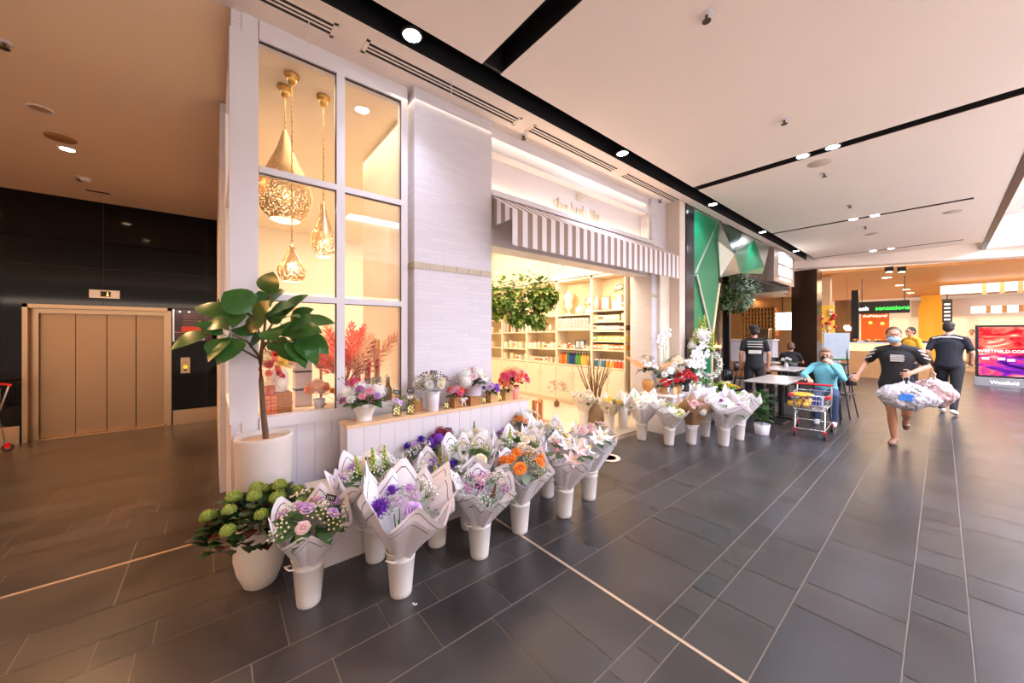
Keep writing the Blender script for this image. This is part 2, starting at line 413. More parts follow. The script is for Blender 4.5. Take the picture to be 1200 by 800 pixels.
# ---- side wall of the flower shop (along the lobby): brick with a window near the corner
side = MB(); side.box(0.05,4.62,0,0.25,EY,3.9); side.box(0.10,3.36,0,.25,4.62,0.92); side.box(.1,3.36,3.86,.25,4.62,4.0)
struct('wall_side', side, M_brick)
fr = MB()
for (a, b) in ((3.35,3.44),(4.54,4.62)): fr.box(.09,a,.92,.165,b,3.86)
for z in (0.92, 1.86, 2.84, 3.78): fr.box(.092,3.44,z,.164,4.54,z+(.08 if z in (.92,3.78) else .05))
win2 = struct('window_2', fr, M_white)
gp = MB().add([(.14,3.44,.96),(.14,4.54,.96),(.14,4.54,3.82),(.14,3.44,3.82)],[(0,1,2,3)]); o = gp.build('window_pane', glass('side_glass', refl=.12), win2)
hk = thing('coat_hook', 'small brown hooks on the shop side wall towards the lifts', 'hook', (0.05,4.95,1.9)); 
for dy in (-.06,.06): MB().tube([(0.0,dy,.03),(-.03,dy,.02),(-.04,dy,-.02),(-.02,dy,-.05)], .006).box(-.012,dy-.012,.0,.0,dy+.012,.06).build('hook', mat('brown_metal',(112,70,40),.4), hk)

# ---- shop window facing the arcade
WX0, WX1, WY = 0.17, 1.40, 3.35
f = MB()
f.box(.165,WY,0.0,.265,WY+.10,4.0)                      # corner post
f.box(.82,WY,.945,.885,WY+.08,3.85)                      # mullion
f.box(1.40,WY,.945,1.46,WY+.10,3.85)
f.box(.27,WY,3.85,1.46,WY+.10,4.0)
f.box(.27,WY-.01,.86,1.46,WY+.10,.945)
for z in (1.88, 2.86):
    f.box(.27,WY,z-.025,.82,WY+.07,z+.025); f.box(.885,WY,z-.025,1.40,WY+.07,z+.025)
f.box(.13,WY+.1,0,.265,WY+.11,.92)
win1 = struct('window_1', f, M_white)
g = MB()
for (a, b) in ((.27,.82),(.885,1.40)):
    for (c, d) in ((.945,1.855),(1.905,2.835),(2.885,3.85)): g.box(a,WY+.03,c,b,WY+.036,d)
g.build('window_pane', M_glass, win1)
bd = MB()
for (a, b) in ((.27,.82),(.885,1.40)):
    for d in (3.85,): bd.box(a,WY+.02,d-.012,b,WY+.03,d)
    for d in (1.855,2.835): bd.box(a,WY+.02,d-.006,b,WY+.03,d)
    bd.box(b-.006,WY+.02,.945,b,WY+.03,3.85)
bd.build('window_seal', M_black, win1)
# boarded wall under the window
lo = MB(); x = .13
while x < 1.5: lo.bbox(x+.0004,WY+.005,0,min(x+.13,1.5)-.0004,WY+.06,.86,.0018); x += .13
lo.box(.13,WY+.03,0,1.5,WY+.12,.86)
struct('wall_window_base', lo, M_white)
# brick pier beside the window, with a band of stone tiles
struct('wall_pier', MB().box(1.50,3.28,0,2.43,3.66,4.0), M_brick)
bt = MB(); x = 1.50
for i in range(6):
    bt.bbox(x+.004,3.273,2.235,x+.151,3.283,2.295,.001); x += .155
bt.bbox(1.492,3.265,2.235,1.502,3.45,2.295,.001)
struct('trim_pier_tiles', bt, mat('beige_stone_tile', (186,172,150), .5, var=.12, scale=18))

# ---- shop header with the lit sign recess
OX0, OX1 = 2.43, 5.98
hd = MB(); hd.box(OX0,3.36,3.72,6.85,3.66,4.0).box(OX0,3.36,2.62,6.85,3.66,3.26).box(OX0,3.50,3.26,6.85,3.66,3.72)
hd.box(OX0,3.36,3.26,OX0+.04,3.5,3.72).box(5.95,3.36,3.26,6.85,3.5,3.72)
hd.box(OX0,3.30,3.20,6.0,3.36,3.25).box(OX0,3.27,3.17,6.0,3.36,3.2).box(OX0,3.33,3.70,6.0,3.36,3.74).box(5.93,3.33,3.25,5.97,3.36,3.7)
struct('wall_header', hd, M_white)
struct('trim_cove_light', MB().box(OX0+.06,3.43,3.262,5.9,3.47,3.272), glow('cove_strip', (255,220,178), 14))
# right-hand pier
struct('wall_pier_right', MB().box(5.98,3.30,0,6.50,3.7,4.0), M_brick)
struct('trim_pier_right_tiles', MB().box(5.985,3.292,2.235,6.14,3.30,2.295).box(6.145,3.292,2.235,6.30,3.30,2.295).box(6.305,3.292,2.235,6.495,3.30,2.295), _mats['beige_stone_tile'])
struct('wall_return_right', MB().box(6.501,3.05,0,6.72,3.7,4.0), mat('beige_paint',(214,196,182),.6,var=.02))
struct('trim_black_post', MB().bbox(6.724,3.03,0,7.06,3.5,4.0,.01), mat('black_marble',(34,32,40),.15,var=.5,scale=5))
# ---- shop interior shell
struct('wall_behind_facade', MB().box(6.62,3.62,0,7.6,3.7,4.0), M_ceil)
struct('wall_shelf_side', MB().box(6.5,3.7,0,6.62,9.7,3.95), M_wall)
struct('wall_marble', MB().box(6.16,3.24,0,6.5,3.84,2.95), mat('pale_marble',(232,220,200),.25,var=.10,scale=3.5))
struct('wall_bulkhead_shop', MB().box(6.1,3.7,2.82,6.5,9.6,3.95), M_wall)
struct('wall_back', MB().box(0.25,9.6,0,6.6,9.72,3.95), M_wall)
struct('wall_inner_left', MB().box(0.25,4.62,0,.3,9.6,3.95), M_wall)
struct('wall_inner_partition', MB().box(1.55,3.66,0,1.62,5.0,3.95), M_wall)
struct('ceiling_shop', MB().box(.2,3.47,3.93,6.6,9.72,3.99), mat('shop_ceiling_paint',(238,222,200),.7,var=.01))
# display stage in the window
struct('trim_window_stage', MB().box(.3,3.46,0,1.5,4.55,.90), M_wall)
# ================================================================ FLOWERS
FC = dict(white=(246,243,238), cream=(240,226,196), lilac=(206,170,222), purple=(134,72,196), violet=(96,58,190), mauve=(190,110,180), magenta=(190,40,150),
          pink=(240,160,180), hotpink=(232,84,124), coral=(246,120,92), red=(196,24,34), wine=(140,18,54), orange=(246,146,52), peach=(250,190,140), yellow=(246,208,70), lime=(186,206,84), blush=(246,212,212), brown=(120,64,48), green=(120,160,60))
def fmat(c): return translucent('petal_'+c, FC[c], 0.55, 0.25, 0.06)
M_leaf = translucent('leaf_green', (58,96,42), 0.4, 0.2, 0.2)
M_leafd = mat('leaf_dark_green', (34,62,30), 0.35, var=0.25)
M_leafg = translucent('leaf_sage', (132,150,128), 0.55, 0.2, 0.12)
M_leafb = translucent('leaf_fresh', (120,158,58), 0.4, 0.25, 0.2)
M_stem = mat('stem_green', (92,120,56), 0.5)
M_eye = mat('flower_eye', (226,186,60), 0.6)
_bl = {}
def bloom(kind, col):
    key = kind + col
    if key in _bl: return _bl[key]
    r = random.Random(hash(kind) % 97 if False else len(_bl)*7+3); mb = MB(); ms = [fmat(col)]
    if kind == 'rose':
        for n, r0, r1, z1, z0, ph in ((3,.08,.24,.95,.25,0),(4,.14,.46,.88,.12,.5),(5,.18,.74,.66,.02,.2),(6,.20,.98,.36,-.06,.7)):
            for k in range(n):
                ph0 = ph + 2*PI*k/n; wid = 2*PI/n*1.25; vs = []
                for j in range(4):
                    v = j/3
                    for i in range(5):
                        u = i/4-.5; a = ph0 + wid*u*(.7+.3*v); rr = r0+(r1-r0)*(v**.8) - .12*abs(u)*v; z = z0 + (z1-z0)*math.sin(v*PI*.62)/math.sin(PI*.62) - .18*abs(u)*2*v*v
                        vs.append((rr*math.cos(a), rr*math.sin(a), z))
                mb.add(vs, [(j*5+i, j*5+i+1, j*5+5+i+1, j*5+5+i) for j in range(3) for i in range(4)], 0, True)
        mb.ell((0,0,.3),(.2,.2,.45),8,6)
    elif kind in ('chrysanthemum','carnation'):
        for lv, (n, el, L) in enumerate(((6,80,.75),(10,62,.86),(13,42,.95),(15,22,1.0),(15,2,1.0),(12,-16,.92))):
            for k in range(n):
                a = 2*PI*(k+.5*(lv % 2))/n + r.uniform(-.1,.1); e = math.radians(el + r.uniform(-8,8))
                d = Vector((math.cos(e)*math.cos(a), math.cos(e)*math.sin(a), math.sin(e)))
                mb.leaf(d*.12+Vector((0,0,.1)), d*L*r.uniform(.9,1.05)+Vector((0,0,.15)), .24 if kind == 'chrysanthemum' else .38, (0,0,1), .12 if el < 50 else .02, .4, 3)
        mb.ell((0,0,.15), .3, 8, 6)
    elif kind == 'hydrangea':
        mb.ell((0,0,.1), (.78,.78,.7), 12, 8)
        n = 46
        for k in range(n):
            z = 1 - 1.5*(k+.5)/n; rr = math.sqrt(max(0,1-z*z)); a = k*2.39996
            d = Vector((rr*math.cos(a), rr*math.sin(a), z)); c = d*r.uniform(.82,.98)+Vector((0,0,.1))
            q = d.to_track_quat('Z','Y'); rot = r.uniform(0,PI)
            for p in range(4):
                b = rot + p*PI/2
                def P(rad, an, h): return c + q @ Vector((rad*math.cos(an), rad*math.sin(an), h))
                mb.add([P(0,0,0), P(.15,b-.5,.05), P(.24,b,.01), P(.15,b+.5,.05)], [(0,1,2,3)], 0, False)
    elif kind in ('lily','orchid'):
        ms.append(M_eye if kind == 'lily' else fmat('mauve'))
        if kind == 'lily':
            for k in range(6):
                a = PI/3*k; d = Vector((math.cos(a), math.sin(a), 0))
                mb.leaf((0,0,0), d*1.0+Vector((0,0,.38)), .5 if k % 2 else .4, (0,0,1), -.16, .35, 5)
            for k in range(5):
                a = 1.256*k+.3; mb.tube([(0,0,.05),(.16*math.cos(a),.16*math.sin(a),.45),(.3*math.cos(a),.3*math.sin(a),.62)], .025, 4, 1)
        else:
            for a, w_, L in ((90,.55,.9),(210,.5,.85),(330,.5,.85),(0,.95,.95),(180,.95,.95)):
                d = Vector((math.cos(math.radians(a)), math.sin(math.radians(a)), 0))
                mb.leaf(d*.05, d*L+Vector((0,0,.05)), w_, (0,0,1), .06, .1, 5, 0, .7)
            mb.ell((0,-.08,.12),(.13,.2,.14),8,6,None,1)
    elif kind in ('blossom','daisy'):
        ms.append(M_eye); n = 11 if kind == 'blossom' else 5
        for k in range(n):
            z = 1-1.1*(k+.5)/n; rr = math.sqrt(1-z*z); a = k*2.39996+.4
            d = Vector((rr*math.cos(a), rr*math.sin(a), z)); c = d*r.uniform(.7,.95); q = d.to_track_quat('Z','Y'); ro = r.uniform(0,2)
            pn = 5 if kind == 'blossom' else 9; sz = .3 if kind == 'blossom' else .45
            mb.tube([(0,0,-.3), c], .018, 4)
            for p in range(pn):
                b = ro+2*PI*p/pn; e = q @ Vector((math.cos(b)*sz, math.sin(b)*sz, .06)); mb.leaf(c, c+e, sz*(.75 if pn == 5 else .4), d, .08, .2, 3)
            mb.ell(c+d*.04, sz*.22, 6, 4, None, 1)
    elif kind == 'spike':
        ms.append(M_stem); mb.tube([(0,0,-1),(0.03,0,.2),(0,.02,1.9)], .04, 5, 1)
        for k in range(22):
            t = k/22; z = -.1+t*2.0; a = k*2.4; rr = .26*(1-t)+.05
            mb.ell((rr*math.cos(a)*.8, rr*math.sin(a)*.8, z), (.16*(1-t*.6),.16*(1-t*.6),.13), 6, 4)
    elif kind == 'filler':
        ms.append(M_stem)
        for k in range(16):
            a = k*2.4; rr = .9*math.sqrt((k+.5)/16); z = .75+.25*math.cos(rr*1.5)+r.uniform(-.12,.12)
            p = Vector((rr*math.cos(a), rr*math.sin(a), z)); mb.tube([(0,0,-.2), p*.5, p], .015, 4, 1); mb.ell(p, .1, 5, 4)
    elif kind == 'pampas':
        mb.tube([(0,0,-1.2),(0,0,.2)], .03, 5)
        for k in range(90):
            t = k/90; z = .0+2.2*t; a = k*2.4; L = .45*(1-t)**.6+.08
            b = Vector((0,0,z)); mb.leaf(b, b+Vector((math.cos(a)*L, math.sin(a)*L, L*.9)), .10, (0,0,1), -.1, .2, 2)
    elif kind == 'protea':
        for lv, (n, el, L) in enumerate(((8,75,.8),(11,58,1.0),(12,40,1.0))):
            for k in range(n):
                a = 2*PI*(k+.5*lv)/n; e = math.radians(el); d = Vector((math.cos(e)*math.cos(a), math.cos(e)*math.sin(a), math.sin(e)))
                mb.leaf((0,0,-.1), d*L, .3, (0,0,1), .15, .4, 3)
    me = mb.mesh(kind+'_'+col, ms); _bl[key] = me; return me
_fol = {}
def foliage_mesh(kind, seed, n=26, mt=None):
    key = (kind, seed % 3, n, mt.name)
    if key in _fol: return _fol[key]
    r = random.Random(seed % 3 + n); mb = MB()
    for k in range(n):
        a = k*2.39996 + r.uniform(-.2,.2); rr = .35 + .65*math.sqrt((k+.5)/n); el = r.uniform(-.25,.5)
        d = Vector((math.cos(a), math.sin(a), 0)); b = d*(rr*.45)+Vector((0,0,.1)); t = d*rr*r.uniform(.95,1.25)+Vector((0,0,el))
        if kind == 'broad': mb.leaf(b, t, .34, (0,0,1), .1, .2, 4)
        elif kind == 'fine':
            for q in range(5):
                s = (q+1)/5; p = b.lerp(t, s); sd = Vector((-d.y, d.x, .2))*(.16 if q % 2 else -.16); mb.leaf(p, p+sd+d*.08, .1, (0,0,1), .05, .2, 2)
            mb.tube([b, t], .012, 4)
    me = mb.mesh('foliage', mt); _fol[key] = me; return me

def dome(parent, R, H, z0, spec, seed, leaf=('broad', M_leaf), nleaf=26, sq=1.0, c=(0,0), boost=1.12):
    """blooms set over a dome, foliage beneath"""
    r = random.Random(seed); items = []
    for kind, col, n, size in spec: items += [(kind, col, size)]*n
    r.shuffle(items); n = len(items)
    for i, (kind, col, size) in enumerate(items):
        rr = R*math.sqrt((i+.5)/n); a = i*2.39996 + seed
        x, y = rr*math.cos(a)*sq, rr*math.sin(a); z = z0 + H*(1-(rr/R)**2) + r.uniform(-.012,.012)
        nrm = Vector((x*1.2/R*(.4+H/R), y*1.2/R*(.4+H/R), 1)).normalized()
        s = size*r.uniform(.88,1.12)*boost
        if kind in ('spike',): nrm = Vector((x, y, .35)).normalized().lerp(Vector((0,0,1)), .6); z -= .02
        M = Matrix.Translation((x+c[0], y+c[1], z)) @ nrm.to_track_quat('Z','Y').to_matrix().to_4x4() @ Matrix.Rotation(r.uniform(0,6), 4, 'Z') @ Matrix.Scale(s, 4)
        put({'spike':'flower_spike','filler':'filler_sprig'}.get(kind, kind), bloom(kind, col), parent, M)
    if nleaf:
        M = Matrix.Translation((c[0],c[1],z0-.03)) @ Matrix.Diagonal((R*1.25*sq, R*1.25, max(.12,H*1.1), 1))
        put('foliage', foliage_mesh(leaf[0], seed, nleaf, leaf[1]), parent, M)

M_tagb = mat('chalk_tag_black', (26,27,30), .6); M_tagw = mat('chalk_tag_writing', (226,226,226), .7)
def price_tag(parent, loc, rz=0.3, s=1.0):
    """small black price card on a pick, with chalk strokes"""
    p = MB(); p.tube([(0,0,-.13*s),(0,0,.0)], .0025*s, 4)
    p.box(-.03*s,-.002,0,.03*s,.002,.034*s); o = p.build('price_tag', M_tagb, parent)
    w_ = MB()
    for i, (a, b) in enumerate(((-.02,-.012),(-.008,.0),(.004,.010),(.014,.02))):
        w_.box(a*s,-.0035,.009*s,(a+.003)*s,-.0022,.025*s); w_.box(a*s,-.0035,.009*s,b*s,-.0022,.012*s)
        if i % 2: w_.box(a*s,-.0035,.022*s,b*s,-.0022,.025*s)
    w_.build('price_lettering', M_tagw, o)
    o.location = loc; o.rotation_euler = (-.25, 0.15, rz); return o

PAPER = {}
def paper(c, line=(40,38,42)):
    if c not in PAPER: PAPER[c] = [translucent('paper_'+c, {'white':(242,237,240),'cream':(220,208,194),'grey':(206,198,198),'kraft':(176,140,104),'pink':(238,208,206),'frost':(238,236,240)}[c], .55, .22, .02), mat('paper_border_line', line, .6, var=0)]
    return PAPER[c]
def wrap_mesh(parent, seed, rb, rt, h, col='white', line=True, peaks=5, sq=1.0):
    r = random.Random(seed); mb = MB(); n = 64
    for layer in (0, 1):
        m = 12; vs = []; ph = r.uniform(0, 6); k = peaks + layer
        pk = [r.uniform(.75,1.2) for _ in range(k)]
        for j in range(m+1):
            t = j/m
            for i in range(n):
                a = 2*PI*i/n; f = ((a+ph)/(2*PI)*k) % k; tri = 1-abs((f % 1)-.5)*2; amp = pk[int(f) % k]
                hh = h*(.78+.34*tri*amp*(1.15 if math.sin(a) > -.2 else .8))*(1 if not layer else .92)
                ruf = 1 + t*t*(.05*math.sin(a*7+seed)+.06*math.sin(a*4+ph)) + .10*t*t*(tri-.5)
                # folded flats: chord between folds instead of a round cone
                seg = (f % 1)-.5; flat = math.cos(PI/k*0.9)/math.cos(seg*2*PI/k*0.9) if True else 1
                rad = (rb + (rt-rb)*(t**1.25))*ruf*(1-.55*t+.55*t*flat if t < 1 else .45+.55*flat)*(1 if not layer else .9)
                vs.append((rad*math.cos(a)*sq, rad*math.sin(a), hh*t - (0 if layer == 0 else 0)))
        mi = []; fs = []
        for j in range(m):
            for i in range(n): fs.append((j*n+i, j*n+(i+1) % n, (j+1)*n+(i+1) % n, (j+1)*n+i)); mi.append(1 if (line and j == m-2) else 0)
        # the border line is a narrow band: squeeze ring m-2..m-1
        if line:
            for i in range(n):
                lo = Vector(vs[(m-2)*n+i]); hi = Vector(vs[(m-1)*n+i]); vs[(m-2)*n+i] = tuple(hi.lerp(lo, min(1, .0065/max(1e-6,(hi-lo).length))))
        b = len(mb.f); mb.add(vs, fs, 0, True)
        for q, x in enumerate(mi): mb.m[b+q] = x
    return mb.build('wrapping_paper', paper(col), parent)

M_bucket = mat('bucket_enamel', (226,220,216), .38, var=.015)
_bk = {}
def bucket(loc, label, rz=0.0, h=.285, handles=True):
    o = thing('flower_bucket', label, 'bucket', loc, rz, 'white flower buckets')
    if 'b' not in _bk:
        m = MB(); m.lathe([(.060,0),(.064,.004),(.0665,.03),(.083,.225),(.0855,.228),(.0855,.236),(.0845,.24),(.0905,h-.008),(.0945,h-.004),(.0945,h),(.088,h),(.080,.2),(.062,.012),(0,.012)], 32)
        _bk['b'] = m.mesh('body', M_bucket)
        hd_ = MB()
        hd_.tube([(.088,-.028,h-.035),(.112,-.026,h-.03),(.122,-.018,h-.022),(.124,0,h-.02),(.122,.018,h-.022),(.112,.026,h-.03),(.088,.028,h-.035)], .0045, 6); _bk['h'] = hd_.mesh('handle', M_bucket)
    put('body', _bk['b'], o, Matrix.Identity(4))
    if handles:
        put('handle', _bk['h'], o, Matrix.Identity(4)); put('handle', _bk['h'], o, Matrix.Rotation(PI, 4, 'Z'))
    return o
def bouquet(loc, label, spec, seed, rt=.24, h=.34, col='white', line=True, tilt=(-.10,-.16), leaf=('broad',M_leaf), nleaf=22, tagat=None, R=None, sink=.10, group='wrapped bouquets in white buckets', dz=.0, stems=True, sq=1.0):
    """wrapped bunch standing in a bucket; loc = centre of the bucket rim"""
    o = thing('wrapped_bouquet', label, 'bouquet', (loc[0], loc[1], loc[2]-sink), 0, group)
    o.rotation_euler = (-tilt[1], tilt[0], 0)
    wrap_mesh(o, seed, .046, rt, h+sink, col, line, 4 + seed % 3, sq)
    R = R or rt*.66
    dome(o, R*1.05, R*.42, sink+h*.66+dz, spec, seed, leaf, nleaf, boost=1.28)
    if stems:
        m = MB(); r = random.Random(seed)
        for k in range(7): a = k*.9; m.tube([(.018*math.cos(a),.018*math.sin(a),-.02),(.03*math.cos(a),.03*math.sin(a),sink),(R*.5*math.cos(a),R*.5*math.sin(a),sink+h*.55)], .004, 5)
        m.build('stems', M_stem, o)
    if tagat: price_tag(o, (tagat[0], tagat[1]-.03, tagat[2]-.10), tagat[3] if len(tagat) > 3 else -.6)
    return o
# ================================================================ BENCH, PLINTH, BUCKETS IN FRONT OF THE WINDOW
M_board = mat('painted_boards', (216,210,214), .45, var=.015)
def boarded_box(o, x0, y0, z0, x1, y1, z1, step=.13):
    m = MB(); m.box(x0+.012,y0+.012,z0,x1-.012,y1-.012,z1)
    x = x0
    while x < x1-1e-4:
        e = min(x+step, x1); m.bbox(x+.0004,y0,z0,e-.0004,y0+.014,z1,.0018); x = e
    y = y0
    while y < y1-1e-4:
        e = min(y+step, y1); m.bbox(x0,y+.0004,z0,x0+.014,e-.0004,z1,.0018); m.bbox(x1-.014,y+.0004,z0,x1,e-.0004,z1,.0018); y = e
    return m
pl = thing('display_plinth', 'low white boarded display plinth behind the front row of buckets', 'plinth', (0,0,0))
boarded_box(pl, .56,2.69,0.0,2.86,3.26,.375).build('boarded_sides', M_board, pl)
MB().bbox(.555,2.685,.375,2.865,3.265,.40,.004).build('top', mat('peach_top',(236,214,192),.4,var=.02), pl)
bn = thing('display_bench', 'tall white boarded bench below the shop window carrying arrangements', 'bench', (0,0,.40))
boarded_box(bn, .82,3.04,0.0,2.78,3.245,.435).build('boarded_sides', M_board, bn)
m = MB(); m.bbox(.812,3.03,.435,2.79,3.248,.46,.004); m.build('top', mat('bench_top_timber',(226,186,146),.4,var=.05,scale=4,stretch=(2,16,16)), bn)

def rimmed(px, py, back=.065, z=0.0):
    p = on_z(px, py, z); d = Vector((p.x, p.y, 0)).normalized(); return Vector((p.x, p.y, z)) + d*back
BH = .285
def stand(px, py, desc, qlabel, rz, **kw):
    p = rimmed(px, py); bucket(p, desc, rz); kw.setdefault('seed', int(px))
    return bouquet((p.x, p.y, BH), qlabel, **kw)
stand(362,714,'white bucket standing beside the cream belly vase of kale', 'white paper bouquet of lilac roses and cream sprigs beside the kale vase', .2,
      spec=[('rose','lilac',6,.034),('filler','cream',5,.05),('blossom','white',2,.03),('rose','blush',2,.03)], rt=.225, h=.26, col='white', nleaf=34, tagat=(.10,.05,.50,-.7), tilt=(.02,-.12), dz=.06, R=.165)
stand(470,703,'white bucket nearest the camera, in front of the plinth', 'largest white paper bouquet with a purple chrysanthemum, nearest the camera', .55,
      spec=[('chrysanthemum','purple',2,.05),('rose','lilac',2,.042),('filler','white',2,.05),('blossom','lilac',2,.035)], rt=.30, h=.40, nleaf=12, leaf=('fine',M_leafg), tilt=(.05,-.16), dz=.02, R=.15)
stand(440,661,'white bucket half hidden between the nearest bucket and the plinth', 'white paper bouquet with green spikes and a black tag, behind the nearest bucket', 0,
      spec=[('hydrangea','white',2,.06),('spike','lime',3,.06),('filler','white',4,.05),('chrysanthemum','lilac',2,.045)], rt=.26, h=.40, nleaf=14, tilt=(-.12,-.05), tagat=(.02,.08,.60,-.9), dz=.05, R=.17)
stand(512,643,'white bucket under the bouquet with yellow and purple flowers', 'white paper bouquet of violet, white and yellow flowers with green spikes', .3,
      spec=[('chrysanthemum','violet',2,.05),('blossom','white',4,.036),('chrysanthemum','yellow',2,.036),('spike','lime',3,.05),('blossom','purple',2,.035)], rt=.25, h=.34, nleaf=16, tilt=(-.02,-.10), R=.17, dz=.03)
stand(562,657,'white bucket with two open handles in the middle of the front row', 'white paper bouquet of small pink blossoms over the double handled bucket', 0,
      spec=[('blossom','mauve',5,.034),('filler','white',4,.05),('blossom','blush',3,.03),('spike','brown',1,.04)], rt=.24, h=.27, nleaf=22, leaf=('fine',M_leafg), tilt=(.02,-.16), tagat=(-.06,.02,.43,-.8), dz=.04, R=.16)
stand(609,627,'white bucket under the bouquet of orange roses', 'white paper bouquet of orange roses with teal leaves', .4,
      spec=[('rose','orange',7,.040),('filler','cream',3,.05),('rose','peach',2,.035)], rt=.25, h=.30, nleaf=24, leaf=('broad',M_leafg), tilt=(0,-.14), dz=.06, R=.17)
stand(661,608,'white bucket under the lilies, second from the shop threshold', 'white paper bouquet of open white lilies with pink specks', .5,
      spec=[('lily','white',6,.07),('lily','blush',3,.06),('blossom','pink',2,.03)], rt=.255, h=.32, nleaf=12, tilt=(.02,-.12), dz=.08, R=.18)
stand(690,587,'white bucket at the end of the row next to the shop threshold', 'blush and white frilled bouquet at the threshold end of the row', .9,
      spec=[('rose','blush',5,.042),('lily','white',4,.07),('filler','blush',4,.05)], rt=.25, h=.34, col='frost', nleaf=8, tilt=(.10,-.06), dz=.09, R=.18)
stand(641,584,'white bucket in the rear row behind the orange rose bouquet', 'white frosted wrap of white blooms behind the lilies', .1,
      spec=[('lily','white',5,.07),('chrysanthemum','cream',3,.045),('filler','white',3,.05)], rt=.25, h=.38, col='frost', nleaf=12, tilt=(-.05,.0), dz=.06, R=.17)
p = Vector((1.62,2.50,0)); bucket(p, 'white bucket mostly hidden behind the double handled bucket', 0)
bouquet((p.x,p.y,BH), 'white pointed paper wrap with a black border between pink and orange bouquets', [('blossom','white',5,.036),('rose','cream',4,.04),('filler','green',3,.05)], 31, rt=.245, h=.40, nleaf=18, tilt=(-.03,-.05), dz=.05)
p = Vector((2.12,2.48,0)); bucket(p, 'white bucket hidden behind the orange rose bouquet', 0)
bouquet((p.x,p.y,BH), 'white wrap of cream roses and green buds behind the orange roses', [('rose','cream',5,.04),('spike','lime',2,.045),('blossom','white',4,.036)], 44, rt=.25, h=.38, nleaf=20, tilt=(-.02,-.06), dz=.06)
p = Vector((2.55,2.72-.12,0))

# ---- containers
M_ceramic = mat('glazed_ceramic', (228,220,214), .25, var=.03, scale=5)
M_greyc = mat('grey_ceramic', (196,192,192), .4, var=.03)
M_kraft = mat('kraft_paper', (168,126,84), .7, var=.05)
M_hat = mat('lavender_box', (206,192,204), .6, var=.04)
M_bow = mat('white_ribbon', (240,238,236), .5)
def lvase(o, prof, m, name='vase', n=28):
    return MB().lathe(prof, n).build(name, m, o)
def woodbox(o, w_, h, mt=None, name='crate'):
    m = MB(); t = .008; a = w_/2
    k = 5
    for i in range(k):
        x = -a + w_*i/k; m.bbox(x+.001,-a,0,x+w_/k-.001,-a+t,h,.001); m.bbox(x+.001,a-t,0,x+w_/k-.001,a,h,.001)
        m.bbox(-a,x+.001,0,-a+t,x+w_/k-.001,h,.001); m.bbox(a-t,x+.001,0,a,x+w_/k-.001,h,.001)
    m.box(-a+t,-a+t,0,a-t,a-t,.01); m.box(-a+t,-a+t,h*.85,a-t,a-t,h*.9)
    return m.build(name, mt or M_crate, o)
def bow(o, loc, s=.05, name='bow'):
    m = MB()
    for sg in (-1, 1):
        m.tube([(0,0,0),(sg*s*.5,-.01,s*.35),(sg*s*.9,-.012,s*.1),(sg*s*.5,-.008,-s*.15),(0,0,0)], .006, 5)
        m.tube([(0,0,0),(sg*s*.3,-.008,-s*.6),(sg*s*.45,-.006,-s*1.2)], .005, 5)
    m.ell((0,-.006,0), .010, 8, 6); q = m.build(name, M_bow, o); q.location = loc; return q
def arrangement(loc, label, name='flower_arrangement', group=None, cat='flower arrangement'):
    return thing(name, label, cat, loc, 0, group)
GB = 'arrangements along the bench top'
BZ = .86
# 1 big white and pink arrangement in a bowl vase
o = arrangement((.985,3.142,BZ), 'large white and pink flower arrangement in a pale bowl vase at the near bench end', group=GB)
lvase(o, [(.062,0),(.066,.01),(.06,.02),(.072,.06),(.10,.12),(.112,.15),(.108,.152),(.09,.12),(0,.1)], M_ceramic)
dome(o, .165,.10,.175,[('hydrangea','white',4,.062),('rose','mauve',5,.034),('chrysanthemum','lilac',4,.036),('chrysanthemum','white',3,.045),('filler','pink',3,.05),('rose','pink',3,.032)],3,('broad',M_leaf),34)
m = MB(); r_ = random.Random(2)
for k in range(9): a = .7*k; m.tube([(.05*math.cos(a),.05*math.sin(a),.2),(.2*math.cos(a),.16*math.sin(a),.34+.02*(k % 3))], .002, 4); m.ell((.2*math.cos(a),.16*math.sin(a),.34+.02*(k % 3)), .008, 6, 4)
m.build('twig_sprigs', M_leafg, o)
# 2,3 little glowing jars
for i, (x, lab, c) in enumerate(((1.255,'small posy with black tag in a glowing jar, nearer the bowl vase','lilac'),(1.385,'small white orchid posy with black tag in a glowing jar','white'))):
    o = arrangement((x,3.11,BZ), lab, 'posy_jar', 'glowing posy jars', 'posy jar')
    MB().lathe([(.034,0),(.04,.01),(.042,.07),(.036,.085),(.036,.09),(.034,.09),(.038,.07),(.036,.012),(0,.012)], 20).build('jar', M_glassv, o)
    m = MB()
    for k in range(14): a = k*2.4; m.ell((.022*math.cos(a), .022*math.sin(a), .016+.0045*k), .0032, 6, 4)
    m.build('fairy_lights', glow('fairy_light', (255,200,110), 7), o)
    dome(o, .06,.04,.12,[('orchid',c,4,.03),('blossom','white',3,.024),('filler','green',2,.03)],7+i,('fine',M_leafb),12)
    price_tag(o, (-.01,-.01,.20), -.4, 1.0)
# 4 white arrangement in a tall vase
o = arrangement((1.60,3.10,BZ), 'white and cream arrangement in a tall pale vase against the brick pier', group=GB)
lvase(o, [(.05,0),(.055,.01),(.062,.10),(.07,.19),(.066,.19),(.05,.1),(0,.06)], mat('pale_lilac_vase',(222,214,220),.3))
dome(o, .12,.09,.235,[('hydrangea','white',3,.06),('rose','cream',5,.038),('chrysanthemum','white',3,.042),('rose','lilac',2,.036),('filler','brown',4,.06)],9,('fine',M_leafg),24)
price_tag(o, (-.02,-.05,.355), -.5, 1.0)
o = thing('timber_crate', 'small open timber crate behind the glowing jars', 'crate', (1.475,3.18,BZ), 0); woodbox(o, .085, .12, name='crate_boards')
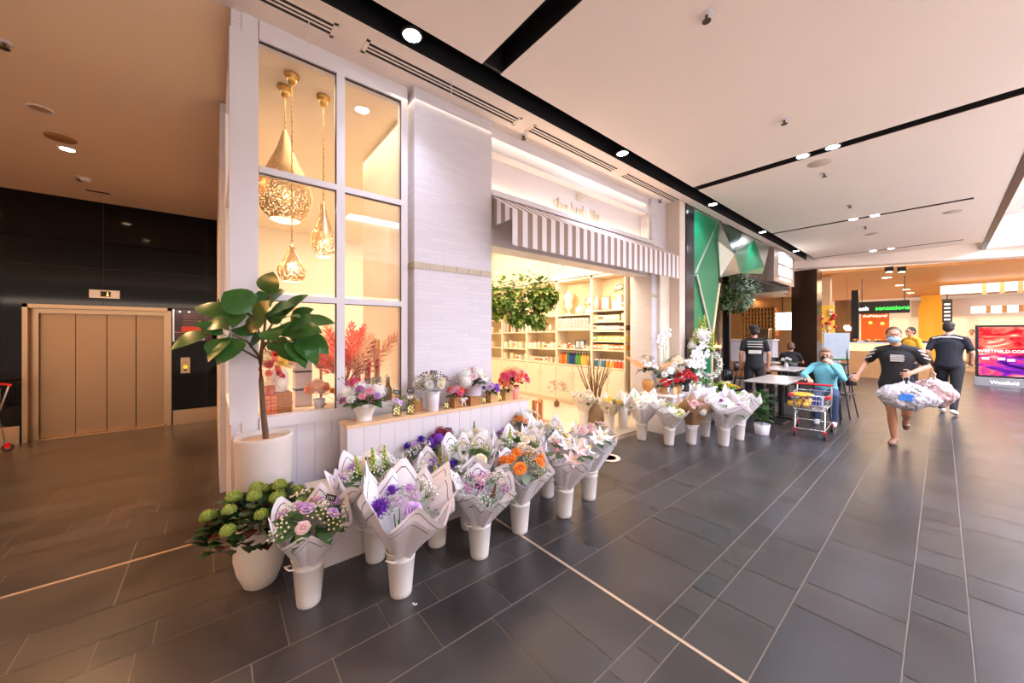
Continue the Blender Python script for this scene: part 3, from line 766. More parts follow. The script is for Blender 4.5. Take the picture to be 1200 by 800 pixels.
# 5 small coral posy in a timber box
o = arrangement((1.86,3.10,BZ), 'coral and pink posy with white bow in a timber box', group=GB); woodbox(o, .10, .11); bow(o, (.045,-.058,.08), .05)
dome(o, .085,.06,.135,[('rose','coral',4,.032),('rose','pink',3,.03),('rose','hotpink',2,.03),('blossom','peach',2,.025)],12,('broad',M_leafd),18)
# 6 lavender hat box arrangement on a crate
cr = thing('timber_crate', 'dark open timber crate under the lavender hat box', 'crate', (2.07,3.125,BZ), 0); woodbox(cr, .13, .095, name='crate_boards')
o = arrangement((2.07,3.115,BZ+.097), 'white and blush arrangement in a lavender hat box on a crate', group=GB)
m = MB(); m.lathe([(.085,0),(.085,.115),(.088,.115),(.088,.13),(.08,.13),(.08,.11),(0,.1)], 32); m.build('hat_box', M_hat, o)
dome(o, .14,.09,.16,[('hydrangea','white',3,.062),('rose','blush',5,.04),('rose','pink',2,.038),('lily','white',3,.06),('spike','white',2,.045)],14,('broad',M_leafd),30)
# 7,8,9
o = arrangement((2.30,3.10,BZ), 'lilac and white posy in a ribbed timber box', group=GB); woodbox(o, .10, .105, mat('honey_timber',(206,164,110),.5,var=.1))
dome(o, .085,.055,.13,[('orchid','white',4,.034),('rose','purple',3,.034),('rose','lilac',3,.03)],17,('broad',M_leafd),18)
o = arrangement((2.50,3.10,BZ), 'apricot posy in the last timber box on the bench', group=GB); woodbox(o, .10, .105, _mats['honey_timber'])
dome(o, .08,.05,.13,[('rose','peach',4,.034),('rose','coral',3,.034)],18,('broad',M_leafd),14)
o = arrangement((2.64,3.14,BZ), 'tall coral and hot pink arrangement at the far bench end', group=GB)
lvase(o, [(.05,0),(.06,.02),(.065,.14),(.06,.14),(.05,.1),(0,.06)], mat('coral_vase',(236,150,130),.4))
dome(o, .15,.10,.20,[('hydrangea','peach',2,.07),('rose','hotpink',6,.045),('rose','coral',6,.042),('rose','red',2,.036),('protea','pink',2,.06)],21,('broad',M_leafd),22)
# candle jars between
for i, x in enumerate((1.745, 2.19, 2.405)):
    o = thing('candle_jar', ['lit honey jar between the tall pale vase and the coral posy box','lit honey jar beside the lavender hat box','lit honey jar between the last two timber boxes'][i], 'candle jar', (x,3.09,BZ))
    MB().lathe([(.026,0),(.028,.005),(.028,.07),(.025,.07),(.025,.008),(0,.008)], 18).build('jar', M_glassv, o)
    m = MB()
    for k in range(10): a = k*2.4; m.ell((.014*math.cos(a), .014*math.sin(a), .014+.005*k), .003, 6, 4)
    m.build('fairy_lights', _mats['fairy_light'], o)
# ---- on the plinth
GP = 'arrangements along the plinth'
PZ = .40
def pot_arr(loc, label, R, H, z0, spec, seed, prof, m, leaf=('broad',M_leafd), nleaf=20, **k):
    o = arrangement(loc, label, group=GP); lvase(o, prof, m); dome(o, R, H, z0, spec, seed, leaf, nleaf); return o
cone = lambda r0, r1, h: [(r0,0),(r1,h),(r1-.006,h),(r0-.006,.01),(0,.01)]
o = pot_arr((1.39,2.93,PZ),'violet and white posy with crimson crown on the plinth',.12,.07,.17,[('chrysanthemum','violet',2,.05),('blossom','white',6,.034),('rose','lilac',2,.03)],51,cone(.05,.075,.15),M_greyc)
o = pot_arr((1.62,2.93,PZ),'crimson and magenta hydrangea bunch with black tag on the plinth',.11,.07,.21,[('hydrangea','wine',2,.05),('hydrangea','purple',2,.05),('rose','magenta',3,.036),('orchid','magenta',2,.034)],53,cone(.05,.075,.18),M_greyc)
price_tag(o, (.03,-.04,.30), -.5)
o = pot_arr((1.93,2.90,PZ),'white hydrangea and eucalyptus in a grey tub on the plinth',.14,.10,.15,[('hydrangea','white',5,.062),('chrysanthemum','cream',2,.045),('spike','green',2,.05)],55,cone(.08,.095,.12),M_greyc,('broad',M_leafg),30)
o = thing('rattan_ball', 'round pale rattan ball beside the white hydrangea tub', 'ball', (2.14,2.86,PZ))
m = MB()
for k in range(16):
    q = Euler((rnd.uniform(0,3),rnd.uniform(0,3),rnd.uniform(0,3))).to_matrix(); m.tube([Vector((0,0,.075)) + q @ Vector((.072*math.cos(a*PI/10), .072*math.sin(a*PI/10), 0)) for a in range(20)], .0035, 5, 0, True)
m.ell((0,0,.075), .068, 16, 10); m.build('woven_ball', mat('pale_rattan',(214,200,172),.7,var=.1,scale=40), o)
o = pot_arr((2.36,2.92,PZ),'purple and yellow posy in a white mug on the plinth',.085,.05,.13,[('rose','purple',3,.034),('chrysanthemum','lilac',3,.036),('rose','yellow',3,.03)],57,cone(.038,.048,.11),M_ceramic,nleaf=16)
MB().tube([(.046,-.03,.09),(.07,-.045,.085),(.075,-.048,.05),(.06,-.04,.025),(.044,-.028,.025)], .006, 6).build('mug_handle', M_ceramic, o)
o = pot_arr((2.60,2.93,PZ),'orange and white posy in a kraft paper cup at the plinth end',.10,.09,.22,[('rose','orange',5,.036),('hydrangea','white',2,.05),('rose','peach',3,.032),('spike','white',1,.05)],59,cone(.045,.06,.19),M_kraft,('broad',M_leafg),18)
bow(o, (.03,-.065,.14), .045)
o = pot_arr((2.74,3.10,PZ),'airy white blossom bunch with a scarlet rose pair at the plinth end',.15,.08,.20,[('blossom','white',8,.045),('filler','white',4,.06),('rose','hotpink',2,.036)],61,cone(.05,.07,.17),M_ceramic,('broad',M_leaf),22)
# ---- kale vase
o = thing('vase_of_kale', 'cream belly vase full of dark leaves and lime ornamental kale heads', 'vase', on_z(305,690).to_tuple()); o.location = rimmed(305,690,.07)
lvase(o, [(.075,0),(.09,.012),(.124,.10),(.142,.19),(.138,.26),(.115,.32),(.098,.345),(.104,.365),(.098,.368),(.09,.345),(.0,.3)], mat('cream_stoneware',(230,220,208),.5,var=.03), 'vase', 40)
r_ = random.Random(8); m1 = MB(); m2 = MB()
for k in range(230):
    a = k*2.39996; rr = .34*math.sqrt((k+.5)/230); z = .56-.75*rr*rr*1.7+r_.uniform(-.03,.05)-.02
    d = Vector((math.cos(a),math.sin(a)*(.55 if math.sin(a) > 0 else 1),0)); b = Vector((rr*.8*d.x, rr*.8*d.y, z-.05)); t = b + d*r_.uniform(.05,.10)+Vector((r_.uniform(-.03,.03),r_.uniform(-.03,.03),r_.uniform(-.02,.09)))
    (m2 if k % 6 == 0 else m1).leaf(b, t, r_.uniform(.06,.10), (0,0,1), .12, .2, 5, 0, .75)
m1.build('foliage', M_leafd, o); m2.build('bronze_leaves', mat('bronze_leaf',(88,46,34),.4,var=.15), o)
m = MB()
for k in range(8): a = k*.78; m.tube([(.04*math.cos(a),.04*math.sin(a),.22),(.06*math.cos(a),.06*math.sin(a),.4),(.2*math.cos(a),.2*math.sin(a),.52)], .006, 5)
m.build('stems', M_stem, o)
kme = MB()
for k in range(60):
    z = 1-1.3*(k+.5)/60; rr = math.sqrt(max(0,1-z*z)); a = k*2.4; d = Vector((rr*math.cos(a),rr*math.sin(a),z)); c = d*.72
    sd = d.cross(Vector((.3,.2,1))).normalized(); kme.leaf(c, c+d*.34+sd*.12, .34, sd, .1, .3, 3)
kme.ell((0,0,0), .74, 10, 8); kme = kme.mesh('kale_head', translucent('kale_lime',(150,166,74),.5,.2,.2))
for i in range(17):
    rr = .31*math.sqrt((i+.5)/17); a = i*2.39996+1.9; z = .605-.75*rr*rr*1.9
    put('kale_head', kme, o, Matrix.Translation((rr*math.cos(a), rr*math.sin(a)*(.5 if math.sin(a) > 0 else 1), z)) @ Matrix.Rotation(i,4,'Z') @ Matrix.Scale(.042*r_.uniform(.8,1.15),4))
# ---- fig tree in a tall planter
o = thing('potted_fig_tree', 'leafy potted rubber fig in a tall pale planter by the shop corner', 'potted tree', (.285,3.165,0))
m = MB(); m.lathe([(.135,0),(.145,.01),(.168,.5),(.180,.84),(.178,.86),(.165,.86),(.16,.82),(0,.82)], 44); m.build('planter', mat('pale_concrete',(206,196,190),.6,var=.05,scale=9), o)
MB().lathe([(.16,.825),(.1,.83),(0,.832)], 32).build('soil', mat('gravel_topping',(176,150,128),.9,var=.2,scale=60), o)
tk = Vector(o.location)
def W(px, py, dd=0.0):
    d0 = 2.62 + dd; return at_d(px, py, d0) - tk
trunk = [Vector((0.01,-.01,.82)), W(308,478), W(306,445), W(305,420), W(308,400), W(310,385)]
m = MB(); m.tube(trunk, [.020,.018,.016,.015,.012,.008], 8)
brs = [[(304,418),(290,400),(272,392)],[(305,412),(318,395),(332,385)],[(308,400),(300,380),(282,372)],[(309,395),(322,375),(338,370)],[(310,385),(312,365),(318,345)],[(303,420),(285,410),(262,404)],[(308,402),(330,400),(352,398)]]
ends = []
for i, b in enumerate(brs):
    dd = [0,-.12,.10,.14,.02,-.15,-.08][i]
    ps = [W(b[0][0],b[0][1]), W(b[1][0],b[1][1],dd*.6), W(b[2][0],b[2][1],dd)]; m.tube(ps, [.009,.007,.004], 6)
m.build('trunk', mat('fig_bark',(96,72,54),.8,var=.2,scale=30,bump=.4), o)
LV = [((316,345),(320,318),30,.05),((295,365),(262,342),32,-.1),((285,362),(272,385),16,-.05),((275,372),(228,360),24,.0),((275,378),(236,384),20,-.1),((245,392),(200,410),26,-.12),
 ((262,392),(228,378),14,-.1),((268,395),(262,425),34,-.15),((270,398),(244,424),18,-.18),((276,405),(254,428),16,-.1),((300,392),(270,380),22,.1),((310,370),(290,392),22,.12),((305,360),(292,345),22,.1),
 ((312,372),(345,358),26,.02),((330,372),(362,345),18,.1),((340,378),(368,362),20,.14),((335,385),(384,378),26,-.05),((345,382),(393,379),22,.05),((342,392),(378,390),24,-.1),((350,395),(385,415),26,-.02),
 ((348,398),(372,428),20,-.12),((338,400),(358,432),18,-.15),((328,402),(348,424),18,-.1),((320,398),(334,412),20,.0),((318,380),(330,362),20,.15),((322,378),(352,372),20,-.14),((300,378),(318,352),24,.0),
 ((298,372),(278,350),24,.15),((310,392),(292,408),20,.1),((318,385),(322,400),24,-.12),((310,366),(300,340),26,.16),((330,380),(345,395),24,.12),((290,385),(262,378),24,.12),((344,388),(366,402),24,.16),((312,360),(335,340),22,.14)]
m = MB(); r_ = random.Random(4)
for (b, t, wpx, dd) in LV:
    B = W(b[0],b[1],dd*.7); T = W(t[0],t[1],dd-r_.uniform(.0,.08)); m.leaf(B, T, wpx*2.5/420*1.15, (r_.uniform(-.4,.4)-.3,-.6+r_.uniform(-.3,.3),.8), .10, .12, 7, 0, .8); m.tube([B, B+(B-T).normalized()*.03], .003, 5)
m.build('foliage', translucent('fig_leaf',(50,92,36),.28,.15,.25), o)
# ================================================================ AWNING, SIGN, WINDOW DISPLAY, SHELVES
AX0, AX1, AYF, AYB = 2.45, 6.22, 2.94, 3.28
aw = thing('striped_awning', 'grey and white striped awning over the flower shop entrance', 'awning', (AX0, 3.28, 0))
M_str = stripe_mat('awning_stripes', (226,220,222), (150,128,114), 0.148, 0, 0.5)
M_strs = stripe_mat('awning_side_stripes', (226,220,222), (150,128,114), 0.148, 1, 0.5)
W_ = AX1-AX0; dy = AYF-3.28
m = MB(); m.prism([(0,0,3.15),(W_,0,3.15),(W_,dy,2.93),(0,dy,2.93)], (0,0,.006)); m.build('canopy', M_str, aw)
m = MB(); n = 110; vs = []
for i in range(n+1):
    x = W_*i/n
    for z in (2.93, 2.88, 2.7, 2.54): vs.append((x, dy-.006-.004*math.sin(x*42)*(2.93-z)/.39, z + (.006*math.cos(x*42) if z == 2.54 else 0)))
m.add(vs, [(i*4+j, i*4+j+1, i*4+5+j, i*4+4+j) for i in range(n) for j in range(3)], 0, True); m.build('front_valance', M_str, aw)
for x in (0.0, W_): MB().prism([(x,0,3.15),(x,dy,2.93),(x,dy,2.82),(x,0,2.82)], (.005,0,0)).build('side_valance', M_strs, aw)
m = MB(); m.tube([(0.02,dy+.01,2.915),(W_-.02,dy+.01,2.915)], .012, 8); m.tube([(0.02,-.012,3.12),(W_-.02,-.012,3.12)], .012, 8)
for x in (.02, W_/3, 2*W_/3, W_-.02): m.tube([(x,-.01,3.12),(x,dy+.01,2.915)], .01, 6); m.tube([(x,-.01,2.84),(x,dy+.01,2.915)], .008, 6)
m.build('awning_frame', M_white, aw)
def text(name, body, size, m, parent, loc, rot, depth=.004, align='CENTER'):
    c = bpy.data.curves.new(name, 'FONT'); c.body = body; c.size = size; c.extrude = depth; c.align_x = align; c.align_y = 'CENTER'; c.materials.append(m); c.resolution_u = 3
    t = bpy.data.objects.new(name, c); dg = bpy.context.evaluated_depsgraph_get(); COL.objects.link(t); dg.update()
    me = bpy.data.meshes.new_from_object(t.evaluated_get(bpy.context.evaluated_depsgraph_get())); bpy.data.objects.remove(t)
    o = bpy.data.objects.new(name, me); COL.objects.link(o); o.parent = parent; o.location = loc; o.rotation_euler = rot
    if not len(me.materials): me.materials.append(m)
    return o
# pale sign letters standing off the recess
sg = thing('shop_sign', 'pale raised shop name lettering with a flower mark in the lit recess', 'sign', (4.22,3.49,3.46))
M_letter = mat('sign_letter', (206,192,176), .4, var=0)
for wd, x in (('the',-.40),('lush',0.0),('lily',.38)): text('sign_lettering', wd, .235, M_letter, sg, (x,0,-.03), (PI/2,0,0), .008)
m = MB()
for k in range(5):
    a = math.radians(30+30*k); m.leaf((0,0,0), (.10*math.cos(a),-.006,.11*math.sin(a)), .045, (0,-1,0), .05, .1, 4)
m.tube([(-.10,0,-.01),(0,0,-.02),(.10,0,-.01)], .005, 5); q = m.build('flower_emblem', M_letter, sg); q.location = (0,-.005,.14)

# ---- pierced metal pendant lanterns in the window
def pierced(name, c1):
    m = mat(name, c1, .35, metal=.75, var=.05); N, L = m.node_tree.nodes, m.node_tree.links; b = N['Principled BSDF']; out = N['Material Output']
    tc = N.new('ShaderNodeTexCoord'); v = N.new('ShaderNodeTexVoronoi'); v.inputs['Scale'].default_value = 85; L.new(tc.outputs['Object'], v.inputs['Vector'])
    lt = N.new('ShaderNodeMath'); lt.operation = 'LESS_THAN'; lt.inputs[1].default_value = .30; L.new(v.outputs['Distance'], lt.inputs[0])
    t = N.new('ShaderNodeBsdfTransparent'); mx = N.new('ShaderNodeMixShader'); L.new(lt.outputs[0], mx.inputs[0]); L.new(b.outputs[0], mx.inputs[1]); L.new(t.outputs[0], mx.inputs[2]); L.new(mx.outputs[0], out.inputs['Surface']); return m
M_pier = pierced('pierced_brass', (216,184,138)); M_brass = mat('brass', (196,152,84), .35, metal=.8)
LANT = [((334,103),(335,152),(.23,.86),'largest pierced brass pendant lantern in the shop window',26),
        ((379,114),(378,237),(.115,.54),'slender pierced brass pendant lantern, nearest the window mullion',15),
        ((342,88),(340,287),(.115,.33),'lowest pierced brass pendant lantern, hanging in front of the largest one',15)]
for i, (cpx, tpx, (R, H), lab, pw) in enumerate(LANT):
    c = on_z(cpx[0], cpx[1], 3.925); d0 = (c.x*_c + c.y*_s); t = at_d(tpx[0], tpx[1], d0)
    o = thing('pendant_lantern', lab, 'pendant lantern', (c.x, c.y, 3.925), 0, 'brass pendant lanterns')
    MB().lathe([(0,-.09),(.03,-.085),(.038,-.05),(.05,-.03),(.062,-.012),(.062,0)], 20).build('ceiling_cup', M_brass, o)
    zt = t.z - 3.925
    m = MB(); m.tube([(0,0,-.08),(0,0,zt+.01)], .004, 6)
    k = 0; z = -.1
    while z > zt+.02: m.ell((.004*(k % 2),0,z), (.007,.007,.013), 6, 4); z -= .045; k += 1
    m.build('chain', M_brass, o)
    prof = [(.012,zt),(.022,zt-.03*H),(.03,zt-.06*H),(R*.30,zt-.22*H),(R*.62,zt-.42*H),(R*.92,zt-.60*H),(R,zt-.70*H),(R*.97,zt-.80*H),(R*.80,zt-.92*H),(R*.58,zt-.98*H),(R*.55,zt-H)]
    m = MB(); vs = []; n = 40
    for r, z in prof: vs += [(r*math.cos(2*PI*q/n), r*math.sin(2*PI*q/n), z) for q in range(n)]
    m.add(vs, [(j*n+q, j*n+(q+1) % n, (j+1)*n+(q+1) % n, (j+1)*n+q) for j in range(len(prof)-1) for q in range(n)], 0, True)
    m.build('lantern_shade', M_pier, o)
    m = MB(); m.ell((0,0,zt-.72*H), (.024,.024,.034), 10, 8); m.build('bulb', glow('filament_bulb', (255,206,140), 25), o)
    point('lamp_lantern', (c.x, c.y, 3.925+zt-.80*H), pw, WARM, .03)

# ---- window display
DZ = .905
def winp(px, py, dz=0): p = on_z(px, py, DZ); return (p.x, p.y, DZ)
M_wicker = mat('wicker', (176,110,52), .7, var=.25, scale=55, bump=.5)
M_fur = mat('fluffy_white', (240,228,210), .9, var=.08, scale=50, bump=.8)
o = thing('wicker_stand', 'brown wicker block in the window carrying the fluffy white vase', 'stand', (.43,3.72,DZ)); 
m = MB()
for k in range(9): m.bbox(-.10,-.09,.02*k,.10,.09,.02*k+.018,.004)
m.build('woven_block', M_wicker, o)
o = thing('dried_flower_vase', 'fluffy white vase of dried red and golden flowers on the wicker block', 'vase', (.43,3.72,DZ+.18))
lvase(o, [(.05,0),(.07,.01),(.085,.08),(.08,.16),(.06,.2),(.05,.2),(0,.15)], M_fur)
dome(o, .13,.10,.24,[('protea','red',4,.055),('protea','yellow',4,.07),('chrysanthemum','cream',4,.07),('filler','brown',3,.06)],5,('fine',mat('dried_stem',(176,136,84),.8)),10)
o = thing('terracotta_block', 'orange brick-textured block at the left of the window display', 'stand', (.30+.06,3.56,DZ))
m = MB()
for k in range(6):
    for q in range(2): m.bbox(-.045+.045*q,-.05,.03*k,-.002+.045*q,.05,.03*k+.026,.003)
m.build('textured_block', mat('terracotta',(214,112,62),.7,var=.15,scale=30), o)
o = thing('dried_protea_bunch', 'bunch of crimson dried blooms on the orange block', 'dried flowers', (.36,3.56,DZ+.178))
lvase(o, cone(.03,.04,.08), mat('rust_vase',(176,84,56),.5)); dome(o, .07,.14,.13,[('protea','red',4,.05),('protea','coral',3,.05),('pampas','peach',2,.07)],6,('fine',_mats['dried_stem']),8)
o = thing('white_display_tower', 'stacked white display boxes with black rims in the window', 'display tower', (.66,3.95,DZ))
m = MB(); k_ = MB()
for k in range(3): m.bbox(-.07,-.07,.17*k,.07,.07,.17*k+.15,.004); k_.box(-.072,-.072,.17*k+.15,.072,.072,.17*k+.162)
m.build('boxes', M_white, o); k_.build('rims', M_black, o)
o = thing('white_candle_pot', 'white pot candle topping the stacked display boxes', 'candle', (.66,3.95,DZ+.507)); MB().lathe([(.04,0),(.045,.01),(.045,.09),(.04,.09),(.038,.07),(0,.07)], 20).build('pot', M_white, o)
o = thing('grey_pompom', 'grey fluffy ball on a stem beside the mullion', 'ornament', (.80,3.85,DZ)); 
MB().ell((0,0,.45),(.075,.075,.10),16,10).build('pompom', mat('grey_fluff',(128,124,124),.9,var=.2,scale=60,bump=.8), o); MB().cyl((0,0,0),(0,0,.38),.012).lathe([(.05,0),(.05,.012),(0,.012)],16).build('stem_base', M_brass, o)
o = thing('orange_dried_bunch', 'orange ruffled dried bunch below the grey fluffy ball', 'dried flowers', (.74,3.62,DZ)); lvase(o, cone(.035,.05,.10), M_white)
dome(o, .10,.09,.14,[('hydrangea','peach',3,.06),('rose','orange',4,.04),('protea','orange',2,.06)],8,('fine',_mats['dried_stem']),10)
o = thing('coral_pampas_vase', 'tall coral and orange pampas plumes in the right window pane', 'dried flowers', (.99,3.70,DZ)); lvase(o, cone(.05,.07,.18), mat('rose_vase',(214,120,120),.4))
dome(o, .13,.05,.30,[('pampas','coral',7,.20),('pampas','peach',4,.22),('pampas','wine',4,.17)],10,('fine',_mats['dried_stem']),0)
o = thing('pink_hydrangea_bunch', 'hot pink hydrangea heads low in the right window pane', 'dried flowers', (1.0,3.52,DZ)); lvase(o, cone(.03,.04,.10), M_white)
dome(o, .09,.08,.15,[('hydrangea','hotpink',3,.06),('hydrangea','pink',2,.055),('hydrangea','purple',1,.05)],11,('broad',M_leafd),8)
for i, (x, y, lab) in enumerate(((1.16,3.56,'clear glass vase nearest the coral pampas plumes'),(1.25,3.60,'clear glass vase between the candle holders'))):
    o = thing('glass_vase', lab, 'vase', (x,y,DZ), 0, 'glass vases in the window'); MB().lathe([(.035,0),(.04,.01),(.045,.26),(.042,.26),(.036,.02),(0,.015)],20).build('vase', M_glassv, o)
    m = MB(); m.tube([(0,0,.02),(.0,.0,.32)],.006,5); m.ell((0,0,.38),(.02,.02,.08),8,6); m.build('red_bud_stem', fmat('red'), o)
for i, (x, y, h, c, lab) in enumerate(((1.12,3.78,.62,(232,96,50),'tallest orange taper candle in the window'),(1.30,3.74,.62,(214,150,70),'amber ribbed candle near the pier'),(1.20,3.72,.40,(226,110,70),'short coral candle between two glass vases'))):
    o = thing('pillar_candle', lab, 'candle', (x,y,DZ)); MB().lathe([(.05,0),(.05,.01),(.012,.03),(.012,.18),(.03,.2),(.03,.205),(0,.205)],16).build('candle_holder', M_brass, o)
    MB().lathe([(.028,.206),(.028,h),(.012,h+.01),(0,h+.004)],16).cyl((0,0,h),(0,0,h+.02),.002).build('candle', mat('wax_%d' % i, c, .5), o)
o = thing('copper_vase', 'small copper green bottle at the right of the window display', 'vase', (1.36,3.60,DZ)); MB().lathe([(.03,0),(.04,.02),(.042,.12),(.02,.17),(.018,.24),(.022,.25),(.016,.25),(0,.2)],20).build('vase', mat('copper_patina',(150,130,88),.4,metal=.4,var=.2), o)
o = thing('golden_twig_tree', 'little golden twig tree standing high in the left window pane', 'ornament', (.62,4.15,DZ))
m = MB(); m.tube([(0,0,0),(0,0,1.02)],.012,6).lathe([(.06,0),(.06,.015),(0,.015)],16)
for k in range(46): a = k*2.4; z = .62+.42*k/46; L = .16*(1-k/50); m.leaf((0,0,z),(L*math.cos(a),L*math.sin(a),z-.03),.02,(0,0,1),.1,.1,2)
m.build('twigs', M_brass, o)

# ---- shelving on the inner right wall (front plane X = 6.1)
SX = 6.1
M_shelf = mat('shelf_laminate', (238,222,196), .5, var=.015); M_shelfb = mat('shelf_back', (228,204,166), .6, var=.02)
bays = [(3.91,4.72,[2.75,2.07,1.84,1.65,1.44,1.26,.90]),(4.72,5.72,[2.72,2.01,1.68,1.25,.90]),(5.72,6.75,[2.72,2.01,1.64,1.23,.90]),(6.75,7.76,[2.72,2.01,1.62,1.20,.90]),(7.76,8.9,[2.72,2.15,1.96,1.60,1.20,.90])]
BN = ['nearest the marble wall','second from the marble wall','in the middle','second from the far end','at the far end']
for i, (a, b, zs) in enumerate(bays):
    o = thing('shelving_unit', 'pale open shelving bay with cupboard base, the one %s' % BN[i], 'shelving', (SX, a, 0))
    w_ = b-a; m = MB(); m.box(.0,.0,.86,.38,.028,2.80).box(0,w_-.028,.86,.38,w_-.0005,2.80).box(0,0,2.76,.38,w_-.0005,2.80); m.build('carcass', M_shelf, o)
    MB().box(.36,.028,.9,.38,w_-.028,2.76).build('back_panel', M_shelfb, o)
    for z in zs[1:]: MB().box(.004,.029,z-.028,.36,w_-.029,z).build('shelf', M_shelf, o)
    MB().box(0,.001,.08,.38,w_-.001,.86).box(.03,.001,0,.38,w_-.001,.08).build('cupboard', M_shelf, o)
    for k in range(2):
        y0 = w_*k/2+.006; y1 = w_*(k+1)/2-.006; d_ = MB().bbox(-.018,y0,.10,-.0005,y1,.855,.003).build('cupboard_door', M_shelf, o)
        yh = y1-.04 if k == 0 else y0+.04; MB().tube([(-.018,yh,.72),(-.034,yh,.72),(-.034,yh,.60),(-.018,yh,.60)],.004,5).build('door_handle', M_brass, d_)
# products: built once per kind, then copied
def product(kind, c, s=1.0):
    mb = MB(); mb2 = MB(); m1 = mat('pack_%02x%02x%02x' % c, c, .5, var=.03); m2 = M_white
    if kind == 'box': mb.bbox(-.05,-.045,0,.05,.045,.13,.004); mb2.box(-.0515,-.03,.04,-.0502,.03,.10)
    elif kind == 'low_box': mb.bbox(-.06,-.06,0,.06,.06,.075,.004); mb2.box(-.0615,-.04,.02,-.0602,.04,.06)
    elif kind == 'jar': mb.lathe([(.036,0),(.04,.01),(.04,.09),(.034,.1),(0,.1)],16); mb2.lathe([(.037,.1),(.037,.122),(0,.124)],16)
    elif kind == 'bottle': mb.lathe([(.026,0),(.03,.008),(.03,.12),(.012,.15),(.012,.17),(0,.17)],14); mb2.lathe([(.016,.17),(.016,.20),(0,.202)],12)
    elif kind == 'tube_box': mb.bbox(-.045,-.038,0,.045,.038,.25,.004); [mb2.prism([(-.0465,-.03+.0,.02+.06*k),(-.0465,.03,.07+.06*k),(-.0465,.03,.09+.06*k),(-.0465,-.03,.04+.06*k)],(.0008,0,0)) for k in range(3)]
    elif kind == 'vase': mb.lathe([(.04,0),(.06,.03),(.075,.12),(.06,.2),(.03,.25),(.035,.28),(.028,.28),(.02,.25),(0,.2)],20); mb2.lathe([(.052,.018),(.055,.02),(.057,.026),(.054,.024)],20)
    elif kind == 'frame': mb.bbox(-.012,-.07,0,.012,.07,.19,.003); mb2.box(-.0135,-.05,.02,-.0122,.05,.17)
    elif kind == 'book': mb.bbox(-.07,-.014,0,.07,.014,.2,.003); mb2.box(-.068,-.0145,.002,.072,-.0142,.198)
    return mb, mb2, m1, m2
PN = dict(box='gift_box', low_box='candle_box', jar='candle_jar', bottle='diffuser_bottle', tube_box='striped_carton', vase='ceramic_vase', frame='picture_frame', book='hardback_book')
PC = dict(box='gift box', low_box='candle box', jar='jar', bottle='bottle', tube_box='carton', vase='vase', frame='picture frame', book='book')
_pr = {}
CN = {(244,238,226):'white',(232,212,170):'cream',(36,36,40):'black',(222,176,96):'honey',(240,196,90):'yellow',(232,96,60):'red',(28,120,130):'teal',(24,60,130):'navy',(90,160,60):'green',(236,150,60):'orange',(160,120,90):'tan',(236,170,170):'pink',(150,170,200):'blue',(120,60,60):'maroon',(206,140,100):'terracotta'}
WH,CRM,BLK,HON,YEL,RED,TEA,NAV,GRN,ORA,TAN,PNK,BLU,MAR,TER = list(CN)
BAYL = ['bay nearest the marble wall','second bay from the marble wall','middle bay','second bay from the far end','far bay']
def row(bi, si, items, y0=.07, step=None, depth=.10):
    a, b, zs = bays[bi]; z = zs[si+1]+.001; n = len(items); w_ = (b-a)-2*y0; st = step or (w_/max(1, n-1) if n > 1 else 0)
    seen = {}
    for i, it in enumerate(items):
        kind, c = it[0], it[1]; s = it[2] if len(it) > 2 else 1.0
        y = (b - y0 - st*i)          # counted from the left as seen from the aisle
        key = (kind, c)
        lev = ['top','second','third','fourth','fifth','sixth'][si]
        seen[key] = seen.get(key, 0)+1; tot = sum(1 for q in items if (q[0], q[1]) == key)
        nm = CN[c] + ' ' + {'tube_box':'striped carton'}.get(kind, PC[kind])
        lab = ('%s %s from the left, %s shelf, %s' % (ORD[seen[key]-1], nm, lev, BAYL[bi])) if tot > 1 else ('%s, %s shelf, %s' % (nm, lev, BAYL[bi]))
        if key not in _pr:
            m1_, m2_, ma, mb_ = product(kind, c); _pr[key] = (m1_.mesh('body', ma), m2_.mesh('label_panel', M_black if kind == 'tube_box' and c != BLK else (M_crate if c == WH else M_white)))
        o = thing(PN[kind], lab, PC[kind], (SX+depth, y, z), 0, 'goods on the %s shelf of the %s' % (lev, BAYL[bi]))
        o.scale = (s, s, s)
        put('body', _pr[key][0], o, Matrix.Identity(4)); put({'jar':'lid','bottle':'cap','frame':'picture','vase':'foot_band','book':'pages'}.get(kind,'front_label'), _pr[key][1], o, Matrix.Identity(4))
row(1,1,[('tube_box',WH)]*9+[('box',HON)])
row(1,2,[('low_box',WH),('jar',WH),('jar',RED),('low_box',WH),('frame',BLK),('frame',NAV),('low_box',WH),('jar',WH)])
row(1,3,[('bottle',c,1.5) for c in (ORA,RED,ORA,TEA,NAV,NAV,GRN,GRN,YEL,YEL,HON,MAR)])
row(0,0,[('vase',PNK),('frame',TER,1.5),('box',WH),('box',WH)])
row(0,1,[('box',HON,1.1),('low_box',WH,1.6),('low_box',CRM,1.6),('low_box',CRM,1.6),('box',CRM,1.1)])
row(0,2,[('low_box',WH,1.3),('low_box',CRM,1.3),('low_box',CRM,1.3),('low_box',BLU,1.3),('low_box',PNK,1.3),('low_box',PNK,1.3),('low_box',MAR,1.3)])
row(0,3,[('low_box',GRN,1.3),('low_box',YEL,1.3),('low_box',YEL,1.3),('low_box',YEL,1.3),('low_box',CRM,1.3),('low_box',YEL,1.3)])
row(0,4,[('low_box',RED,1.4),('low_box',ORA,1.4),('low_box',CRM,1.4),('low_box',ORA,1.4),('low_box',RED,1.4),('low_box',ORA,1.4)])
row(0,5,[('jar',TEA,1.3),('jar',BLU,1.3),('jar',TEA,1.3),('jar',ORA,1.3),('jar',YEL,1.3),('jar',RED,1.3),('jar',RED,1.3),('jar',TER,1.3)])
